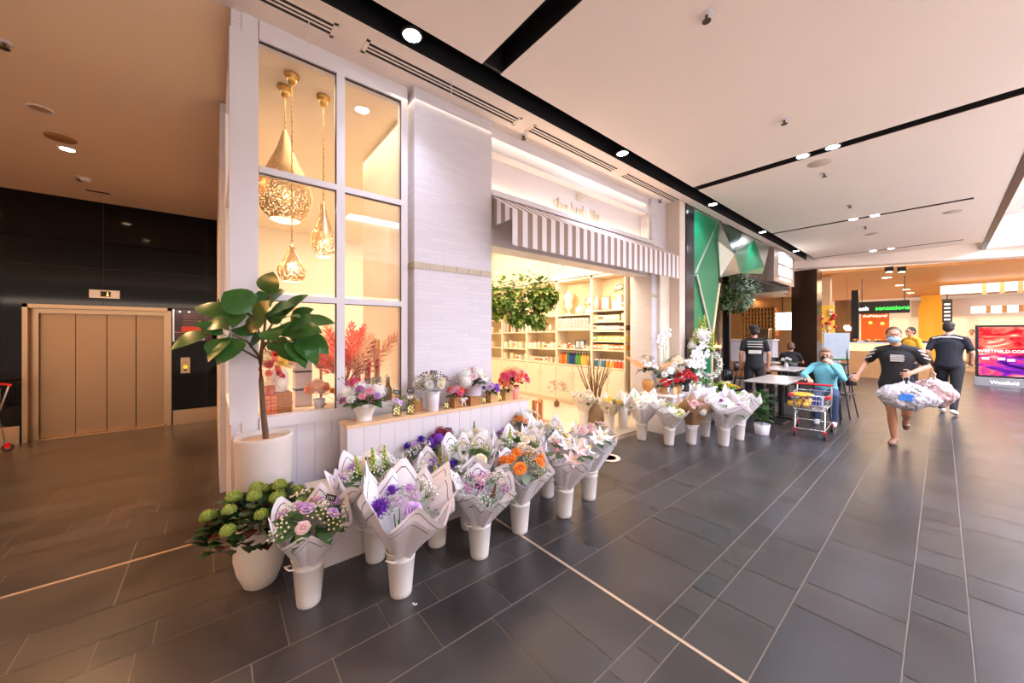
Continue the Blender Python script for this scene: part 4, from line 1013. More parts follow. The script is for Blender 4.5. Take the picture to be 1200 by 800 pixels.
row(2,1,[('vase',WH,.6),('book',MAR),('vase',BLK,.6),('vase',WH,.6),('jar',BLK,1.2)])
row(2,2,[('jar',WH,1.3),('jar',WH,1.3),('jar',CRM,1.2),('jar',CRM,1.2),('low_box',WH,1.4),('jar',WH,1.5),('jar',WH,1.5)])
row(2,3,[('box',CRM),('low_box',CRM,1.5),('low_box',WH,1.5),('low_box',WH,1.5),('box',WH),('box',CRM),('box',WH)])
row(3,1,[('book',CRM,1.2),('book',WH,1.2),('book',CRM,1.2),('book',WH,1.2),('book',TAN,1.2),('book',CRM,1.2),('book',WH,1.2)],depth=.12)
row(3,2,[('jar',WH,1.6),('jar',CRM,1.6),('box',WH,1.3),('box',CRM,1.3),('jar',WH,1.6)])
row(3,3,[('box',CRM,1.3),('box',CRM,1.3),('low_box',WH,1.6),('box',CRM,1.3)])
row(4,2,[('low_box',WH,1.4),('jar',CRM,1.4),('low_box',CRM,1.4)]); row(4,3,[('jar',WH,1.5),('box',CRM,1.3),('jar',WH,1.5)]); row(4,1,[('low_box',WH,1.3),('low_box',CRM,1.3)])
# bust, teapot and orchids on the upper shelves
o = thing('plaster_bust', 'cream dressmaker bust on the upper shelf of the second bay', 'bust', (SX+.16,5.48,2.012))
m = MB(); m.lathe([(.07,0),(.075,.02),(.03,.03),(.028,.1),(.10,.16),(.10,.22),(.085,.28),(.12,.38),(.125,.43),(.09,.48),(.04,.5),(.036,.56),(0,.565)],24,(0,0,0),.8,1); m.build('torso_form', mat('ivory',(240,224,190),.5), o)
o = thing('ceramic_teapot', 'squat white teapot beside the dressmaker bust', 'teapot', (SX+.13,5.12,2.012))
MB().lathe([(.05,0),(.09,.04),(.10,.10),(.07,.16),(.02,.18),(.02,.2),(0,.205)],24).build('pot', M_ceramic, o); MB().tube([(0,-.09,.06),(0,-.14,.10),(0,-.16,.16)],[.018,.014,.01],8).build('spout', M_ceramic, o); MB().tube([(0,.09,.13),(0,.15,.13),(0,.15,.06),(0,.09,.05)],.008,6).build('teapot_handle', M_ceramic, o)
def shelf_plant(loc, lab, spec, R, seed):
    o = thing('potted_orchid', lab, 'potted plant', loc); lvase(o, cone(.05,.06,.11), M_white); dome(o, R,R*1.2,.2,spec,seed,('broad',M_leaf),12); return o
shelf_plant((SX+.14,4.90,2.012),'white orchid pot at the marble end of the second bay',[('orchid','white',7,.06)],.12,3)
shelf_plant((SX+.13,4.12,2.26),'tall white orchid on a box high in the bay nearest the marble wall',[('orchid','white',8,.06)],.12,4)
o = thing('gift_box', 'large white box under the high orchid', 'gift box', (SX+.13,4.12,2.071)); MB().bbox(-.1,-.1,0,.1,.1,.17,.005).build('body', M_white, o); MB().box(-.105,-.105,.17,.105,.105,.186).build('lid', M_white, o)
# ---- hanging foliage cluster, track spots
hp = on_x(610,352,5.0)
o = thing('hanging_greenery', 'big hanging cloud of green ivy inside the shop entrance', 'hanging plant', (4.3,5.15,0))
c0 = Vector((4.3,5.15,0)); r_ = random.Random(6); m = MB(); m2 = MB()
def G(px, py, d): return at_d(px, py, d) - c0
cl = [((588,342),.30),((612,340),.32),((634,342),.24),((600,358),.26),((622,362),.25),((636,352),.22),((578,348),.22),((630,374),.16),((608,372),.16),((645,346),.14),((583,362),.16)]
for (p, R_) in cl:
    c = G(p[0], p[1], 6.6+r_.uniform(-.15,.15))
    for k in range(150):
        d = Vector((r_.gauss(0,1), r_.gauss(0,1), r_.gauss(0,1))).normalized(); q = c + d*R_*r_.uniform(.55,1.0); e = (d+Vector((0,0,-.7))).normalized()
        (m2 if k % 4 == 0 else m).leaf(q, q+e*.11, .075, d, .1, .2, 3)
m.build('foliage', translucent('ivy_leaf',(86,120,44),.45,.2,.25), o); m2.build('pale_foliage', translucent('ivy_leaf_pale',(160,176,84),.45,.25,.2), o)
m = MB(); c = G(610,345,6.6); m.tube([c+Vector((-.5,.4,.1)), c+Vector((.5,-.4,.1))],.02,6)
for s_ in (-.4,.4): m.tube([c+Vector((s_,-s_*.8,.1)), Vector((c.x+s_, c.y-s_*.8, 3.93))],.005,5)
m.build('hanging_branch', M_stem, o)
M_spotw = mat('spot_white', (236,232,226), .4)
trk = thing('lighting_track', 'white suspended lighting track inside the shop', 'lighting track', (5.0,3.7,3.02))
m = MB(); m.box(-.018,.55,-.02,.018,4.6,.012); m.build('track_bar', M_spotw, trk); m = MB()
for y in (.8,2.4,4.2): m.cyl((0,y,.012),(0,y,.91),.006,n=8)
m.build('drop_rods', M_spotw, trk)
def track_spot(loc, aim, lab, pw=60, group='white track spotlights', colm=None, lampcol=WARM):
    o = thing('track_spotlight', lab, 'spotlight', loc, 0, group); d = (Vector(aim)-Vector(loc)).normalized()
    MB().cyl((0,0,0),(0,0,-.06),.010,n=8).box(-.03,-.015,-.012,.03,.015,0).build('arm', colm or M_spotw, o)
    c = Vector((0,0,-.09)); MB().cyl(c-d*.07, c+d*.07, .034, .040, 16).build('spot_head', colm or M_spotw, o)
    MB().cyl(c+d*.0705, c+d*.073, .032, n=16).build('spot_lens', glow('spot_lens_warm',(255,226,186),25), o)
    if pw: spot('lamp_track', Vector(loc)+c+d*.10, aim, pw, lampcol, 70, .8, .03)
track_spot((5.0,4.55,3.0),(6.4,4.3,2.0),'track spotlight nearest the shop entrance',60)
track_spot((5.0,5.45,3.0),(6.4,5.6,2.2),'track spotlight in the middle of the shop track',60)
track_spot((5.0,6.5,3.0),(6.4,6.8,2.0),'track spotlight deepest inside the shop',60)
# ================================================================ FLOWERS RIGHT OF THE ENTRANCE
RZ = .62
ct = thing('display_counter', 'low pale boarded counter right of the shop entrance', 'counter', (0,0,0))
boarded_box(ct, 5.45,2.66,0.0,7.1,3.02,RZ-.03,.16).build('boarded_sides', M_board, ct); boarded_box(ct, 5.45,3.02,0.0,6.47,3.22,RZ-.03,.16).build('boarded_sides', M_board, ct)
MB().bbox(5.43,2.64,RZ-.03,7.12,3.025,RZ,.005).bbox(5.43,3.025,RZ-.03,6.48,3.225,RZ,.002).build('top', mat('pale_stone_top',(236,230,226),.3,var=.04,scale=5), ct)
def stand_r(px, py, bl, ql, rz=0, **kw): return stand(px, py, bl, ql, rz, **kw)
stand_r(684,500,'white bucket farthest left of the entrance group, on the pale shop floor','white bouquet of daisies with dark eyes inside the threshold',spec=[('daisy','white',5,.05),('blossom','cream',4,.036),('spike','brown',2,.03)],rt=.25,h=.27,col='cream',tilt=(-.03,-.10),nleaf=8,seed=201)
stand_r(714,506,'white bucket in front of the round stone pot','white bouquet of pale yellow roses in front of the round stone pot',spec=[('rose','yellow',5,.045),('rose','cream',4,.045),('filler','lime',3,.05)],rt=.22,h=.24,col='cream',tilt=(0,-.08),nleaf=14,seed=202)
o = thing('round_stone_pot', 'round rough beige pot holding dry branches behind the bucket of yellow roses', 'pot', on_z(700,499).to_tuple()); o.location = rimmed(697,498,.17)
lvase(o, [(.09,0),(.15,.03),(.20,.13),(.205,.20),(.17,.30),(.11,.36),(.115,.38),(.10,.38),(.09,.34),(0,.3)], mat('rough_stoneware',(176,150,120),.8,var=.12,scale=14,bump=.5), 'pot', 32)
m = MB(); r_ = random.Random(3)
for k in range(34):
    a = r_.uniform(0,2*PI); L = r_.uniform(.6,.95); s_ = r_.uniform(.05,.28); x, y = s_*math.cos(a), s_*math.sin(a)
    m.tube([(x*.2,y*.2,.3),(x*.5+r_.uniform(-.02,.02),y*.5,.3+L*.4),(x,y,.3+L*.75),(x*1.2+r_.uniform(-.04,.04),y*1.2,.3+L)],[.007,.006,.005,.003],5)
    if k % 2: m.tube([(x*.5,y*.5,.3+L*.4),(x*.9+r_.uniform(-.1,.1),y*.9+r_.uniform(-.1,.1),.3+L*.7)],.0035,4)
m.build('dry_branches', mat('dry_twigs',(134,96,56),.8,var=.2), o)
o = thing('clear_glass_vase', 'tall cloudy glass cylinder of white stems beside the yellow rose bucket', 'vase', rimmed(730,503,.08).to_tuple())
MB().lathe([(.07,0),(.075,.01),(.085,.42),(.08,.42),(.07,.02),(0,.02)],24).build('cylinder', mat('frosted_glass',(226,218,204),.3,var=.03), o)
dome(o, .15,.10,.50,[('lily','white',4,.06),('blossom','white',4,.04)],77,('broad',M_leafb),12)
stand_r(752,516,'white bucket at the corner of the pale counter, leftmost on the dark tiles','big white wrap of white lilies and green leaves at the counter corner',spec=[('lily','white',8,.075),('blossom','white',4,.036),('spike','lime',2,.05)],rt=.31,h=.36,col='white',tilt=(-.04,-.06),nleaf=14,leaf=('broad',M_leafb),seed=203)
stand_r(784,522,'white bucket under the lime and white bouquet, second on the dark tiles','white bouquet of lime buds and star lilies, second on the dark tiles',spec=[('lily','white',4,.06),('lily','lime',3,.055),('rose','cream',3,.04),('filler','lime',2,.05)],rt=.27,h=.28,tilt=(0,-.10),nleaf=16,leaf=('broad',M_leafb),seed=204)
stand_r(810,521,'short white bucket under the kraft wrapped bouquet','kraft brown wrapped bouquet of blush and crimson flowers',spec=[('chrysanthemum','blush',4,.05),('rose','red',2,.045),('hydrangea','white',1,.05),('chrysanthemum','wine',2,.036)],rt=.24,h=.34,col='kraft',line=False,tilt=(.02,-.08),nleaf=14,seed=205)
stand_r(826,512,'white bucket behind the kraft wrapped bouquet','white bouquet of white orchids with wine tips behind the kraft wrap',spec=[('orchid','white',6,.055),('chrysanthemum','wine',3,.03),('blossom','white',3,.03)],rt=.24,h=.40,tilt=(.02,.0),nleaf=10,seed=206)
stand_r(848,523,'white bucket under the widest bouquet beside the kraft wrap','widest white bouquet of mauve and white flowers near the cafe tables',spec=[('lily','white',6,.065),('chrysanthemum','mauve',2,.045),('orchid','white',3,.05),('blossom','white',4,.036)],rt=.33,h=.36,tilt=(.02,-.10),nleaf=10,seed=207)
stand_r(866,516,'white bucket nearest the cafe tables','pointed white wrap nearest the cafe tables',spec=[('lily','white',4,.055),('filler','green',3,.06),('rose','cream',2,.04)],rt=.26,h=.42,tilt=(.12,-.04),nleaf=16,leaf=('broad',M_leafb),seed=208)
o = thing('leafy_green_plant', 'dark green leafy plant in a white pot beside the cafe table', 'potted plant', on_z(893,508).to_tuple()); lvase(o, cone(.09,.11,.16), M_white)
m = MB(); r_ = random.Random(9)
for k in range(60): a = k*2.4; z = .18+.45*k/60; L = r_.uniform(.12,.24); m.leaf((.03*math.cos(a),.03*math.sin(a),z),(L*math.cos(a),L*math.sin(a),z+r_.uniform(-.04,.1)),.07,(0,0,1),.15,.2,4)
m.tube([(0,0,.12),(0,0,.6)],.008,5); m.build('foliage', M_leaf, o)

GC = 'arrangements on the low counter'
def cpos(px, py, z=RZ): p = on_z(px, py, z); return (p.x, min(max(p.y, 2.74), 3.12), z)
def carr(x, y, label, R, H, z0, spec, seed, prof=None, m=None, leaf=('broad',M_leafd), nleaf=18, z=RZ):
    o = arrangement((x,y,z), label, group=GC)
    if prof: lvase(o, prof, m)
    dome(o, R, H, z0, spec, seed, leaf, nleaf); return o
M_pot = mat('black_pot',(30,30,34),.4); M_gl = M_glassv
o = carr(5.56,3.13,'pale pink pampas and white orchid bunch in a rattan pot at the counter end',.17,.20,.36,[('orchid','white',6,.06),('orchid','blush',4,.055),('pampas','peach',3,.12),('filler','brown',2,.06)],301,[(.06,0),(.09,.06),(.10,.14),(.08,.2),(.07,.2),(0,.15)],mat('rattan_pot',(196,140,80),.8,var=.25,scale=50,bump=.5))
o = carr(5.56,2.84,'small red posy in a kraft pot nearest the shop entrance',.085,.05,.16,[('rose','red',6,.036)],302,cone(.05,.065,.13),M_kraft); bow(o,(-.03,-.06,.10),.04)
o = carr(5.86,3.0,'wide white rose bowl with a striped black ribbon on the counter',.19,.10,.28,[('rose','white',8,.055),('chrysanthemum','white',4,.055),('filler','cream',5,.07)],303,[(.06,0),(.08,.02),(.13,.17),(.16,.22),(.15,.22),(0,.15)],M_ceramic,nleaf=22)
m = MB()
for k in range(12):
    a = 2*PI*k/12; m.box(-.012,-.002,.05,.012,.002,.13); 
m = MB()
for k in range(12):
    a = 2*PI*k/12; q = Matrix.Rotation(a,3,'Z'); m.obox(q @ Vector((0,-.112,.10)), (.016,.003,.045), q @ Matrix.Rotation(-.5,3,'X'))
m.build('striped_ribbon', M_pot, o)
o = carr(5.80,2.745,'red roses with a ribbon behind a round wood slice on the counter',.095,.05,.17,[('rose','red',5,.042),('rose','wine',1,.036)],304,cone(.05,.06,.13),M_kraft); bow(o,(.03,-.055,.12),.05)
o = thing('wood_slice', 'round pale wood slice leaning at the front of the counter', 'wood slice', (5.63,2.715,RZ)); MB().cyl((0,-.01,.06),(0,.012,.062),.058,.058,24).build('slice', M_wood, o)
o = carr(6.12,2.78,'large red rose bunch in a black pot with white ribbon on the counter',.15,.09,.22,[('rose','red',10,.055),('rose','wine',2,.045)],305,cone(.075,.09,.17),M_pot); bow(o,(-.03,-.095,.12),.08)
o = carr(6.30,3.0,'cream rose bunch in a glass vase behind the large red roses',.14,.10,.42,[('rose','cream',6,.06),('rose','white',3,.055),('filler','green',3,.06)],306,[(.05,0),(.06,.01),(.065,.32),(.06,.32),(.05,.02),(0,.02)],M_gl)
o = carr(6.80,2.78,'tallest white lily and lime bud arrangement rising beside the green facade',.17,.44,.62,[('lily','white',10,.10),('hydrangea','white',4,.09),('spike','lime',6,.13),('orchid','white',4,.07)],307,[(.06,0),(.08,.02),(.07,.5),(.075,.52),(.06,.52),(0,.4)],M_gl,('broad',M_leaf),26)
# orchid with arching sprays
def orchid_plant(loc, label, sprays, seed, potm=M_white, s=1.0):
    o = thing('potted_orchid', label, 'potted plant', loc); lvase(o, cone(.07,.085,.14), potm, 'pot'); r = random.Random(seed)
    m = MB()
    for k in range(6): a = k*1.05; m.leaf((0,0,.14),(.20*math.cos(a),.20*math.sin(a),.18+.04*(k % 2)),.08,(0,0,1),.3,.2,5)
    m.build('leaves', M_leafd, o)
    st = MB(); n = 0
    for (dx, dy, H, drop) in sprays:
        pts = [Vector((dx*t, dy*t, .12+H*math.sin(min(1,t*1.25)*PI/2)-drop*max(0,t-.55)**2*4)) for t in [i/10 for i in range(11)]]; st.tube(pts, .004, 5)
        for i in range(4, 11):
            p = pts[i]; q = Vector((-.75,-.6,.25)).normalized().to_track_quat('Z','Y').to_matrix().to_4x4()
            put('orchid_bloom', bloom('orchid','white'), o, Matrix.Translation(p+Vector((-.02,r.uniform(-.05,.05),r.uniform(-.03,.03)))) @ q @ Matrix.Rotation(r.uniform(-.5,.5),4,'Z') @ Matrix.Scale(.062*s,4)); n += 1
    st.build('flower_stems', M_stem, o); return o
orchid_plant((6.52,2.76,RZ),'white moth orchid with many drooping sprays at the counter front',[(-.25,-.1,.55,.35),(.10,-.1,.62,.40),(-.10,-.12,.48,.45),(.22,0,.5,.4),(-.32,.0,.42,.3)],5)
orchid_plant((6.04,3.10,RZ),'tall white moth orchid with two upright sprays against the marble wall',[(-.12,-.02,.85,.15),(.05,-.05,.95,.15)],6)
o = thing('white_flower_wreath', 'round white flower wreath standing at the right end of the counter', 'wreath', (7.0,2.74,RZ))
m = MB(); ring = [Vector((.20*math.cos(a), 0, .40+.22*math.sin(a))) for a in [2*PI*i/26 for i in range(26)]]; qq = Matrix.Rotation(-.6,3,'Z'); m.tube([qq @ p for p in ring], .02, 6, 0, True); m.tube([(0,0,0),(0,0,.18)],.012,6); m.lathe([(.07,0),(.07,.015),(0,.015)],16); m.build('wreath_ring', M_stem, o)
for i, p in enumerate(ring): put('wreath_bloom', bloom('blossom' if i % 2 else 'lily','white'), o, Matrix.Translation(qq @ p) @ Vector((-.6,-.75,.2+.3*math.sin(i))).normalized().to_track_quat('Z','Y').to_matrix().to_4x4() @ Matrix.Scale(.062 if i % 2 else .07,4))
o = carr(6.40,2.70,'small white pot of pale greens at the counter front edge',.08,.06,.13,[('blossom','cream',4,.03),('filler','lime',3,.05)],308,cone(.055,.06,.11),M_white,('broad',M_leafb),14)
o = thing('green_tied_jar', 'low glass jar of blush petals tied with cord, on the counter edge', 'jar', (6.86,2.695,RZ)); MB().lathe([(.05,0),(.055,.01),(.055,.09),(.05,.09),(.048,.012),(0,.012)],20).build('jar', M_gl, o); MB().lathe([(.044,.013),(.046,.07),(.0,.075)],16).build('petals', fmat('blush'), o)
o = thing('lit_candle_glass', 'lit candle glass between the black pot and the white pot on the counter', 'candle jar', (6.26,2.69,RZ)); MB().lathe([(.025,0),(.03,.006),(.03,.12),(.026,.12),(.026,.01),(0,.01)],18).build('jar', M_gl, o); MB().lathe([(.022,.011),(.022,.08),(0,.082)],14).build('wax', M_ceramic, o); MB().ell((0,0,.098),(.006,.006,.015),8,6).build('flame', glow('flame',(255,190,100),60), o)
o = thing('blonde_timber_box', 'plain blonde timber box behind the small red posy', 'box', (5.68,2.93,RZ)); woodbox(o,.10,.09,M_wood,'box_boards')
# black bowls of succulents on a stand
stn = thing('black_plant_stand', 'low slatted stand carrying black bowls of succulents near the green facade', 'plant stand', (7.5,2.72,0))
m = MB()
for k in range(5): m.bbox(-.3,-.42+.17*k,.44,.42,-.29+.17*k,.46,.003)
m.build('slat_top', M_crate, stn)
for sx in (-.27,.38):
    for sy in (-.38,.38): MB().box(sx-.015,sy-.015,0,sx+.015,sy+.015,.44).build('leg', M_black, stn)
for i, (x, y, lab, c) in enumerate(((7.28,2.86,'largest black bowl of pale succulents, at the back of the slatted stand','lime'),(7.34,2.52,'black bowl of yellow-green succulents at the front of the slatted stand','yellow'),(7.72,2.74,'black bowl of cream succulents under clear cover, on the cafe side','cream'))):
    s = (.17,.15,.145)[i]; o = thing('succulent_bowl', lab, 'plant bowl', (x,y,.461), 0, 'black succulent bowls')
    lvase(o, [(s*.55,0),(s*.8,.03),(s,.10),(s*1.02,.12),(s*.95,.12),(s*.8,.08),(0,.07)], M_pot, 'bowl')
    dome(o, s*.85,.05,.115,[('chrysanthemum',c,5,.05),('rose','lime',4,.04),('rose','green',4,.04),('blossom','cream',2,.03)],400+i,('broad',M_leafb),14)
o = thing('mixed_green_planter', 'low planter of cotton stems and greens behind the widest bouquet', 'planter', (6.95,2.40,0)); MB().bbox(-.28,-.12,0,.28,.12,.36,.006).build('box', M_white, o)
dome(o, .20,.10,.44,[('hydrangea','white',5,.045),('chrysanthemum','wine',3,.035),('hydrangea','green',5,.05),('spike','green',3,.06)],410,('broad',M_leafb),26)
# small bare stem vase on the shop floor by the cupboards
o = thing('pink_blossom_vase', 'little dark bottle with pink blossom twigs by the shelving cupboards', 'vase', (5.72,5.35,.006)); MB().lathe([(.04,0),(.06,.04),(.055,.10),(.02,.13),(.02,.16),(0,.16)],18).build('vase', mat('umber_glaze',(120,84,50),.4), o)
dome(o, .20,.12,.36,[('blossom','pink',4,.045),('filler','hotpink',3,.08)],420,('fine',mat('twig_brown',(110,80,50),.8)),6)
o = thing('timber_side_frame', 'upright orange timber frame at the far end of the window bench', 'frame stand', (2.98,3.10,0)); m = MB()
for x in (-.05,.05): m.box(x-.012,-.03,0,x+.012,.03,.80)
for z in (.25,.5,.78): m.box(-.05,-.03,z-.012,.05,.03,z+.012)
m.build('frame_boards', mat('orange_timber',(206,130,66),.5,var=.1,scale=6), o)
o = thing('blush_flower_bunch', 'white and blush flower bunch standing against the orange timber frame', 'flower arrangement', (2.93,2.93,0)); lvase(o, [(.07,0),(.08,.3),(.075,.3),(.06,.02),(0,.02)], M_white); dome(o,.12,.18,.40,[('lily','white',5,.065),('rose','peach',4,.045),('rose','orange',3,.04)],430,('broad',M_leafd),20)

o = thing('floor_sticker', 'round pale floor sticker on the tiles near the shop threshold', 'sticker', on_z(713,536,0).to_tuple()); MB().lathe([(.15,.001),(.15,.0025),(0,.0026)],36).build('disc', mat('sticker_peach',(226,196,168),.5,var=.02), o); MB().lathe([(.11,.0027),(.10,.0029),(.095,.0027)],36).build('ring_print', mat('sticker_print',(196,160,140),.5), o)
o = thing('floor_stud', 'small round steel stud in the tiles beside the nearest bucket', 'floor stud', on_z(486,707,0).to_tuple()); MB().lathe([(.016,0),(.016,.003),(.010,.005),(0,.0055)],24).build('stud', M_chrome, o)
# ================================================================ LIFT, CEILING FITTINGS
lf = thing('lift', 'bronze steel lift entrance with four door panels in the black wall', 'lift', (-1.35, EY, 0))
m = MB(); x0, x1 = -.79, .79
m.box(x0,-.015,0,x0+.05,.0,2.03).box(x1-.05,-.015,0,x1,0,2.03).box(x0,-.015,1.98,x1,0,2.03)
m.box(x0+.002,0,0,x0+.03,.16,2.0).box(x1-.03,0,0,x1-.002,.16,2.0).box(x0+.03,0,1.97,x1-.03,.16,2.028)
m.box(x0+.03,.09,0,x0+.125,.16,1.97).box(x1-.10,.09,0,x1-.03,.16,1.97).box(x0+.125,.09,1.90,x1-.10,.16,1.97)
m.build('door_frame', M_bronze2, lf)
xs = [-.665,-.315,.015,.345,.69]
for i in range(4): MB().bbox(xs[i]+.003,.14+.012*(i in (0,3)),.012,xs[i+1]-.003,.155+.012*(i in (0,3)),1.90,.002).build('door_panel', M_bronze, lf)
MB().box(x0+.125,.02,0,x1-.1,.20,.010).build('door_sill', M_bronze2, lf)
o = thing('lift_indicator', 'steel floor indicator with a lit digit above the lift doors', 'lift indicator', (-1.335, EY, 2.22)); MB().bbox(-.165,-.012,-.065,.165,0,.065,.003).build('plate', mat('steel_light',(196,182,172),.35,metal=.7), o)
MB().box(-.045,-.014,-.04,.065,-.0118,.045).build('display', M_slot, o); m = MB()
m.box(.028,-.016,-.025,.036,-.0142,.03).box(.020,-.016,-.025,.044,-.0142,-.018); m.build('display_digit', glow('amber_led',(255,170,60),8), o)
o = thing('lift_directory', 'dark glass directory board with red panel beside the lift', 'directory sign', (-.27, EY, 1.73))
MB().bbox(-.26,-.03,-.28,.26,-.015,.28,.004).build('board', mat('directory_glass',(58,14,12),.12,var=.3,scale=4), o)
MB().bbox(-.275,-.034,-.28,-.25,-.006,.28,.003).build('edge_strip', M_chrome, o); MB().bbox(.15,-.036,-.2,.18,-.0305,.27,.002).build('edge_strip', mat('strip_dim',(120,100,90),.4,metal=.6), o)
m = MB()
for (x, z) in ((-.18,.24),(-.06,.24),(.13,.24),(-.18,-.24),(.13,-.24)): m.cyl((x,-.03,z),(x,-.04,z),.016,n=12)
for (x, z) in ((-.18,.24),(.13,-.24)): m.cyl((x,-.015,z),(x,0,z),.016,n=12)
m.build('standoff_bolt', M_chrome, o)
MB().box(-.16,-.0325,-.10,.10,-.0304,-.02).build('red_panel', mat('directory_red',(150,40,22),.4,emit=(200,60,30),es=.4), o); m = MB()
for k in range(5): m.box(-.14,-.0325,.17-.045*k,.02+.03*(k % 3),-.0304,.178-.045*k)
m.box(-.25,-.0325,-.125,.02,-.0304,-.112); m.build('directory_lettering', mat('directory_text',(150,120,110),.5), o)
MB().box(.06,-.0325,.03,.10,-.0304,.09).build('yellow_symbol', mat('directory_yellow',(220,180,60),.5), o)
o = thing('call_button_plate', 'brass call button plate to the right of the lift', 'call button', (-.38, EY, 1.03)); MB().bbox(-.065,-.014,-.14,.065,0,.14,.004).build('plate', M_bronze2, o)
MB().cyl((0,-.014,-.03),(0,-.024,-.03),.030,n=20).build('button', glow('button_amber',(240,180,50),1.2), o); MB().cyl((0,-.014,-.085),(0,-.018,-.085),.018,n=16).build('key_switch', M_black, o); m = MB(); m.box(-.02,-.0155,.06,.02,-.014,.066).box(-.012,-.0155,.04,.012,-.014,.046); m.build('lettering', M_black, o)
def down(loc, lab, on=True, R=.075, name='downlight', cat='downlight', group='lobby ceiling downlights'):
    o = thing(name, lab, cat, loc, 0, group if name == 'downlight' else None)
    MB().lathe([(R*.82,-.004),(R,-.012),(R*1.08,-.008),(R*1.1,0)],28).build('trim_ring', M_white, o)
    MB().lathe([(R*.80,-.0078),(0,-.0072)],28).build('lens', glow('downlight_warm',(255,214,160),26) if on else mat('downlight_off',(190,160,126),.5,var=.02), o); return o
def lz(y): return 4.0-.33*(y-3.36)/(8.7-3.36)
p = on_z(79,174,3.80); down((p.x,p.y,lz(p.y)),'lit warm lobby downlight near the lift',True)
spot('lamp_lobby', (p.x,p.y,lz(p.y)-.03), (p.x,p.y,0), 230, WARM2, 150, 1, .05)
p = on_z(47,126,3.86); down((p.x,p.y,lz(p.y)),'unlit round lobby ceiling fitting farthest from the lift',False,.08)
p = on_z(71,161,3.82); o = thing('ceiling_speaker','flat round lobby ceiling speaker next to the lit downlight','speaker',(p.x,p.y,lz(p.y))); MB().lathe([(.125,0),(.12,-.008),(0,-.009)],28).build('grille', mat('speaker_tan',(150,112,74),.7), o)
down((-3.2,5.6,lz(5.6)),'lit lobby downlight out at the left',True); spot('lamp_lobby', (-3.2,5.6,lz(5.6)-.03), (-3.2,5.6,0), 230, WARM2, 150, 1, .05)
down((-1.3,4.3,lz(4.3)),'lit lobby downlight nearest the arcade',True); spot('lamp_lobby', (-1.5,4.3,lz(4.3)-.03), (-1.6,4.3,0), 200, WARM2, 150, 1, .05)
_sp = {}
def sprinkler(loc, lab):
    o = thing('ceiling_sprinkler', lab, 'sprinkler', loc, 0, 'sprinkler heads')
    if not _sp:
        _sp['a'] = MB().lathe([(.05,0),(.045,-.008),(0,-.009)],18).mesh('rose', M_white); m = MB(); m.cyl((0,0,-.008),(0,0,-.05),.011,n=8); m.lathe([(.03,-.055),(.032,-.05),(0,-.048)],12); m.tube([(-.012,0,-.01),(-.022,0,-.03),(-.008,0,-.05)],.003,4); m.tube([(.012,0,-.01),(.022,0,-.03),(.008,0,-.05)],.003,4); _sp['b'] = m.mesh('head', mat('tarnished_brass',(90,76,60),.4,metal=.7))
    put('rose', _sp['a'], o, Matrix.Identity(4)); put('head', _sp['b'], o, Matrix.Identity(4))
for (x, y, lab) in ((5,57,'sprinkler head at the left edge of the lobby ceiling'),(93,197,'sprinkler head beyond the lit downlight'),):
    p = on_z(x,y,3.86); sprinkler((p.x,p.y,lz(p.y)), lab)
p = on_z(100,209,3.74); o = thing('smoke_detector','round smoke detector in front of the lift','smoke detector',(p.x,p.y,lz(p.y))); MB().lathe([(.06,0),(.06,-.02),(.04,-.045),(0,-.047)],24).build('housing', M_white, o)
p = on_z(115,227,3.68); o = thing('slot_grille','small dark slot grille in the lobby ceiling next to the lift wall','vent',(p.x,min(p.y,8.4),lz(min(p.y,8.4)))); MB().box(-.12,-.025,-.006,.12,.025,0).build('grille', M_slot, o)
for (x, y, lab) in ((828,17,'sprinkler head nearest the camera in the arcade ceiling'),(919,140,'sprinkler head just before the first pair of recessed spotlights'),(966,203,'sprinkler head beyond the round ceiling speaker'),(996,240,'sprinkler head in front of the second pair of spotlights'),(1014,265,'sprinkler head between the second and third light channels'),(1075,300,'sprinkler head nearest the bulkhead')):
    p = on_z(x,y,CZ); sprinkler((p.x,p.y,CZ), lab)
for (x, y, lab) in ((592,172,'tiny sprinkler head in the soffit above the sign'),(766,236,'tiny sprinkler head in the soffit at the right pier')):
    p = on_z(x,y,CZ); sprinkler((p.x,min(p.y,3.25),CZ), lab)
for (x, y, lab) in ((960,191,'round ceiling speaker past the first pair of spotlights'),(1116,248,'faint round ceiling speaker past the second channel'),(1022,274,'round ceiling speaker before the third channel')):
    p = on_z(x,y,CZ); o = thing('ceiling_speaker', lab, 'speaker', (p.x,p.y,CZ), 0, 'arcade ceiling speakers'); MB().lathe([(.13,0),(.125,-.008),(0,-.01)],28).build('grille', mat('speaker_grey',(196,176,162),.7), o)
# slot vents in the soffit
SL = [((280,0),(397,47),'nearest the camera'),((417,57),(613,142),'over the brick pier'),((622,145),(730,198),'over the shop sign'),((737,200),(806,233),'over the right pier'),((808,234),(858,258),'over the green facade'),((862,260),(905,283),'beside the brushed metal sign box')]
for i, (a, b, lab) in enumerate(SL):
    A = on_z(a[0],a[1],CZ); B = on_z(b[0],b[1],CZ); xa, xb = A.x+.04, B.x-.04
    if i == 0: xa = -.2
    o = thing('slot_vent', 'linear three slot ceiling vent '+lab, 'vent', ((xa+xb)/2,3.09,CZ), 0, 'linear slot vents'); L_ = (xb-xa)/2
    m = MB(); m.box(-L_,-.085,-.004,L_,-.062,0).box(-L_,.062,-.004,L_,.085,0).box(-L_,-.085,-.004,-L_+.03,.085,0).box(L_-.03,-.085,-.004,L_,.085,0)
    for y in (-.020,.020): m.box(-L_+.03,y-.009,-.004,L_-.03,y+.009,0)
    m.build('vent_frame', M_ceil, o)
    m = MB()
    for y in (-.045,0,.045): m.box(-L_+.03,y-.015,-.0015,L_-.03,y+.015,-.0002)
    m.build('slots', M_slot, o)
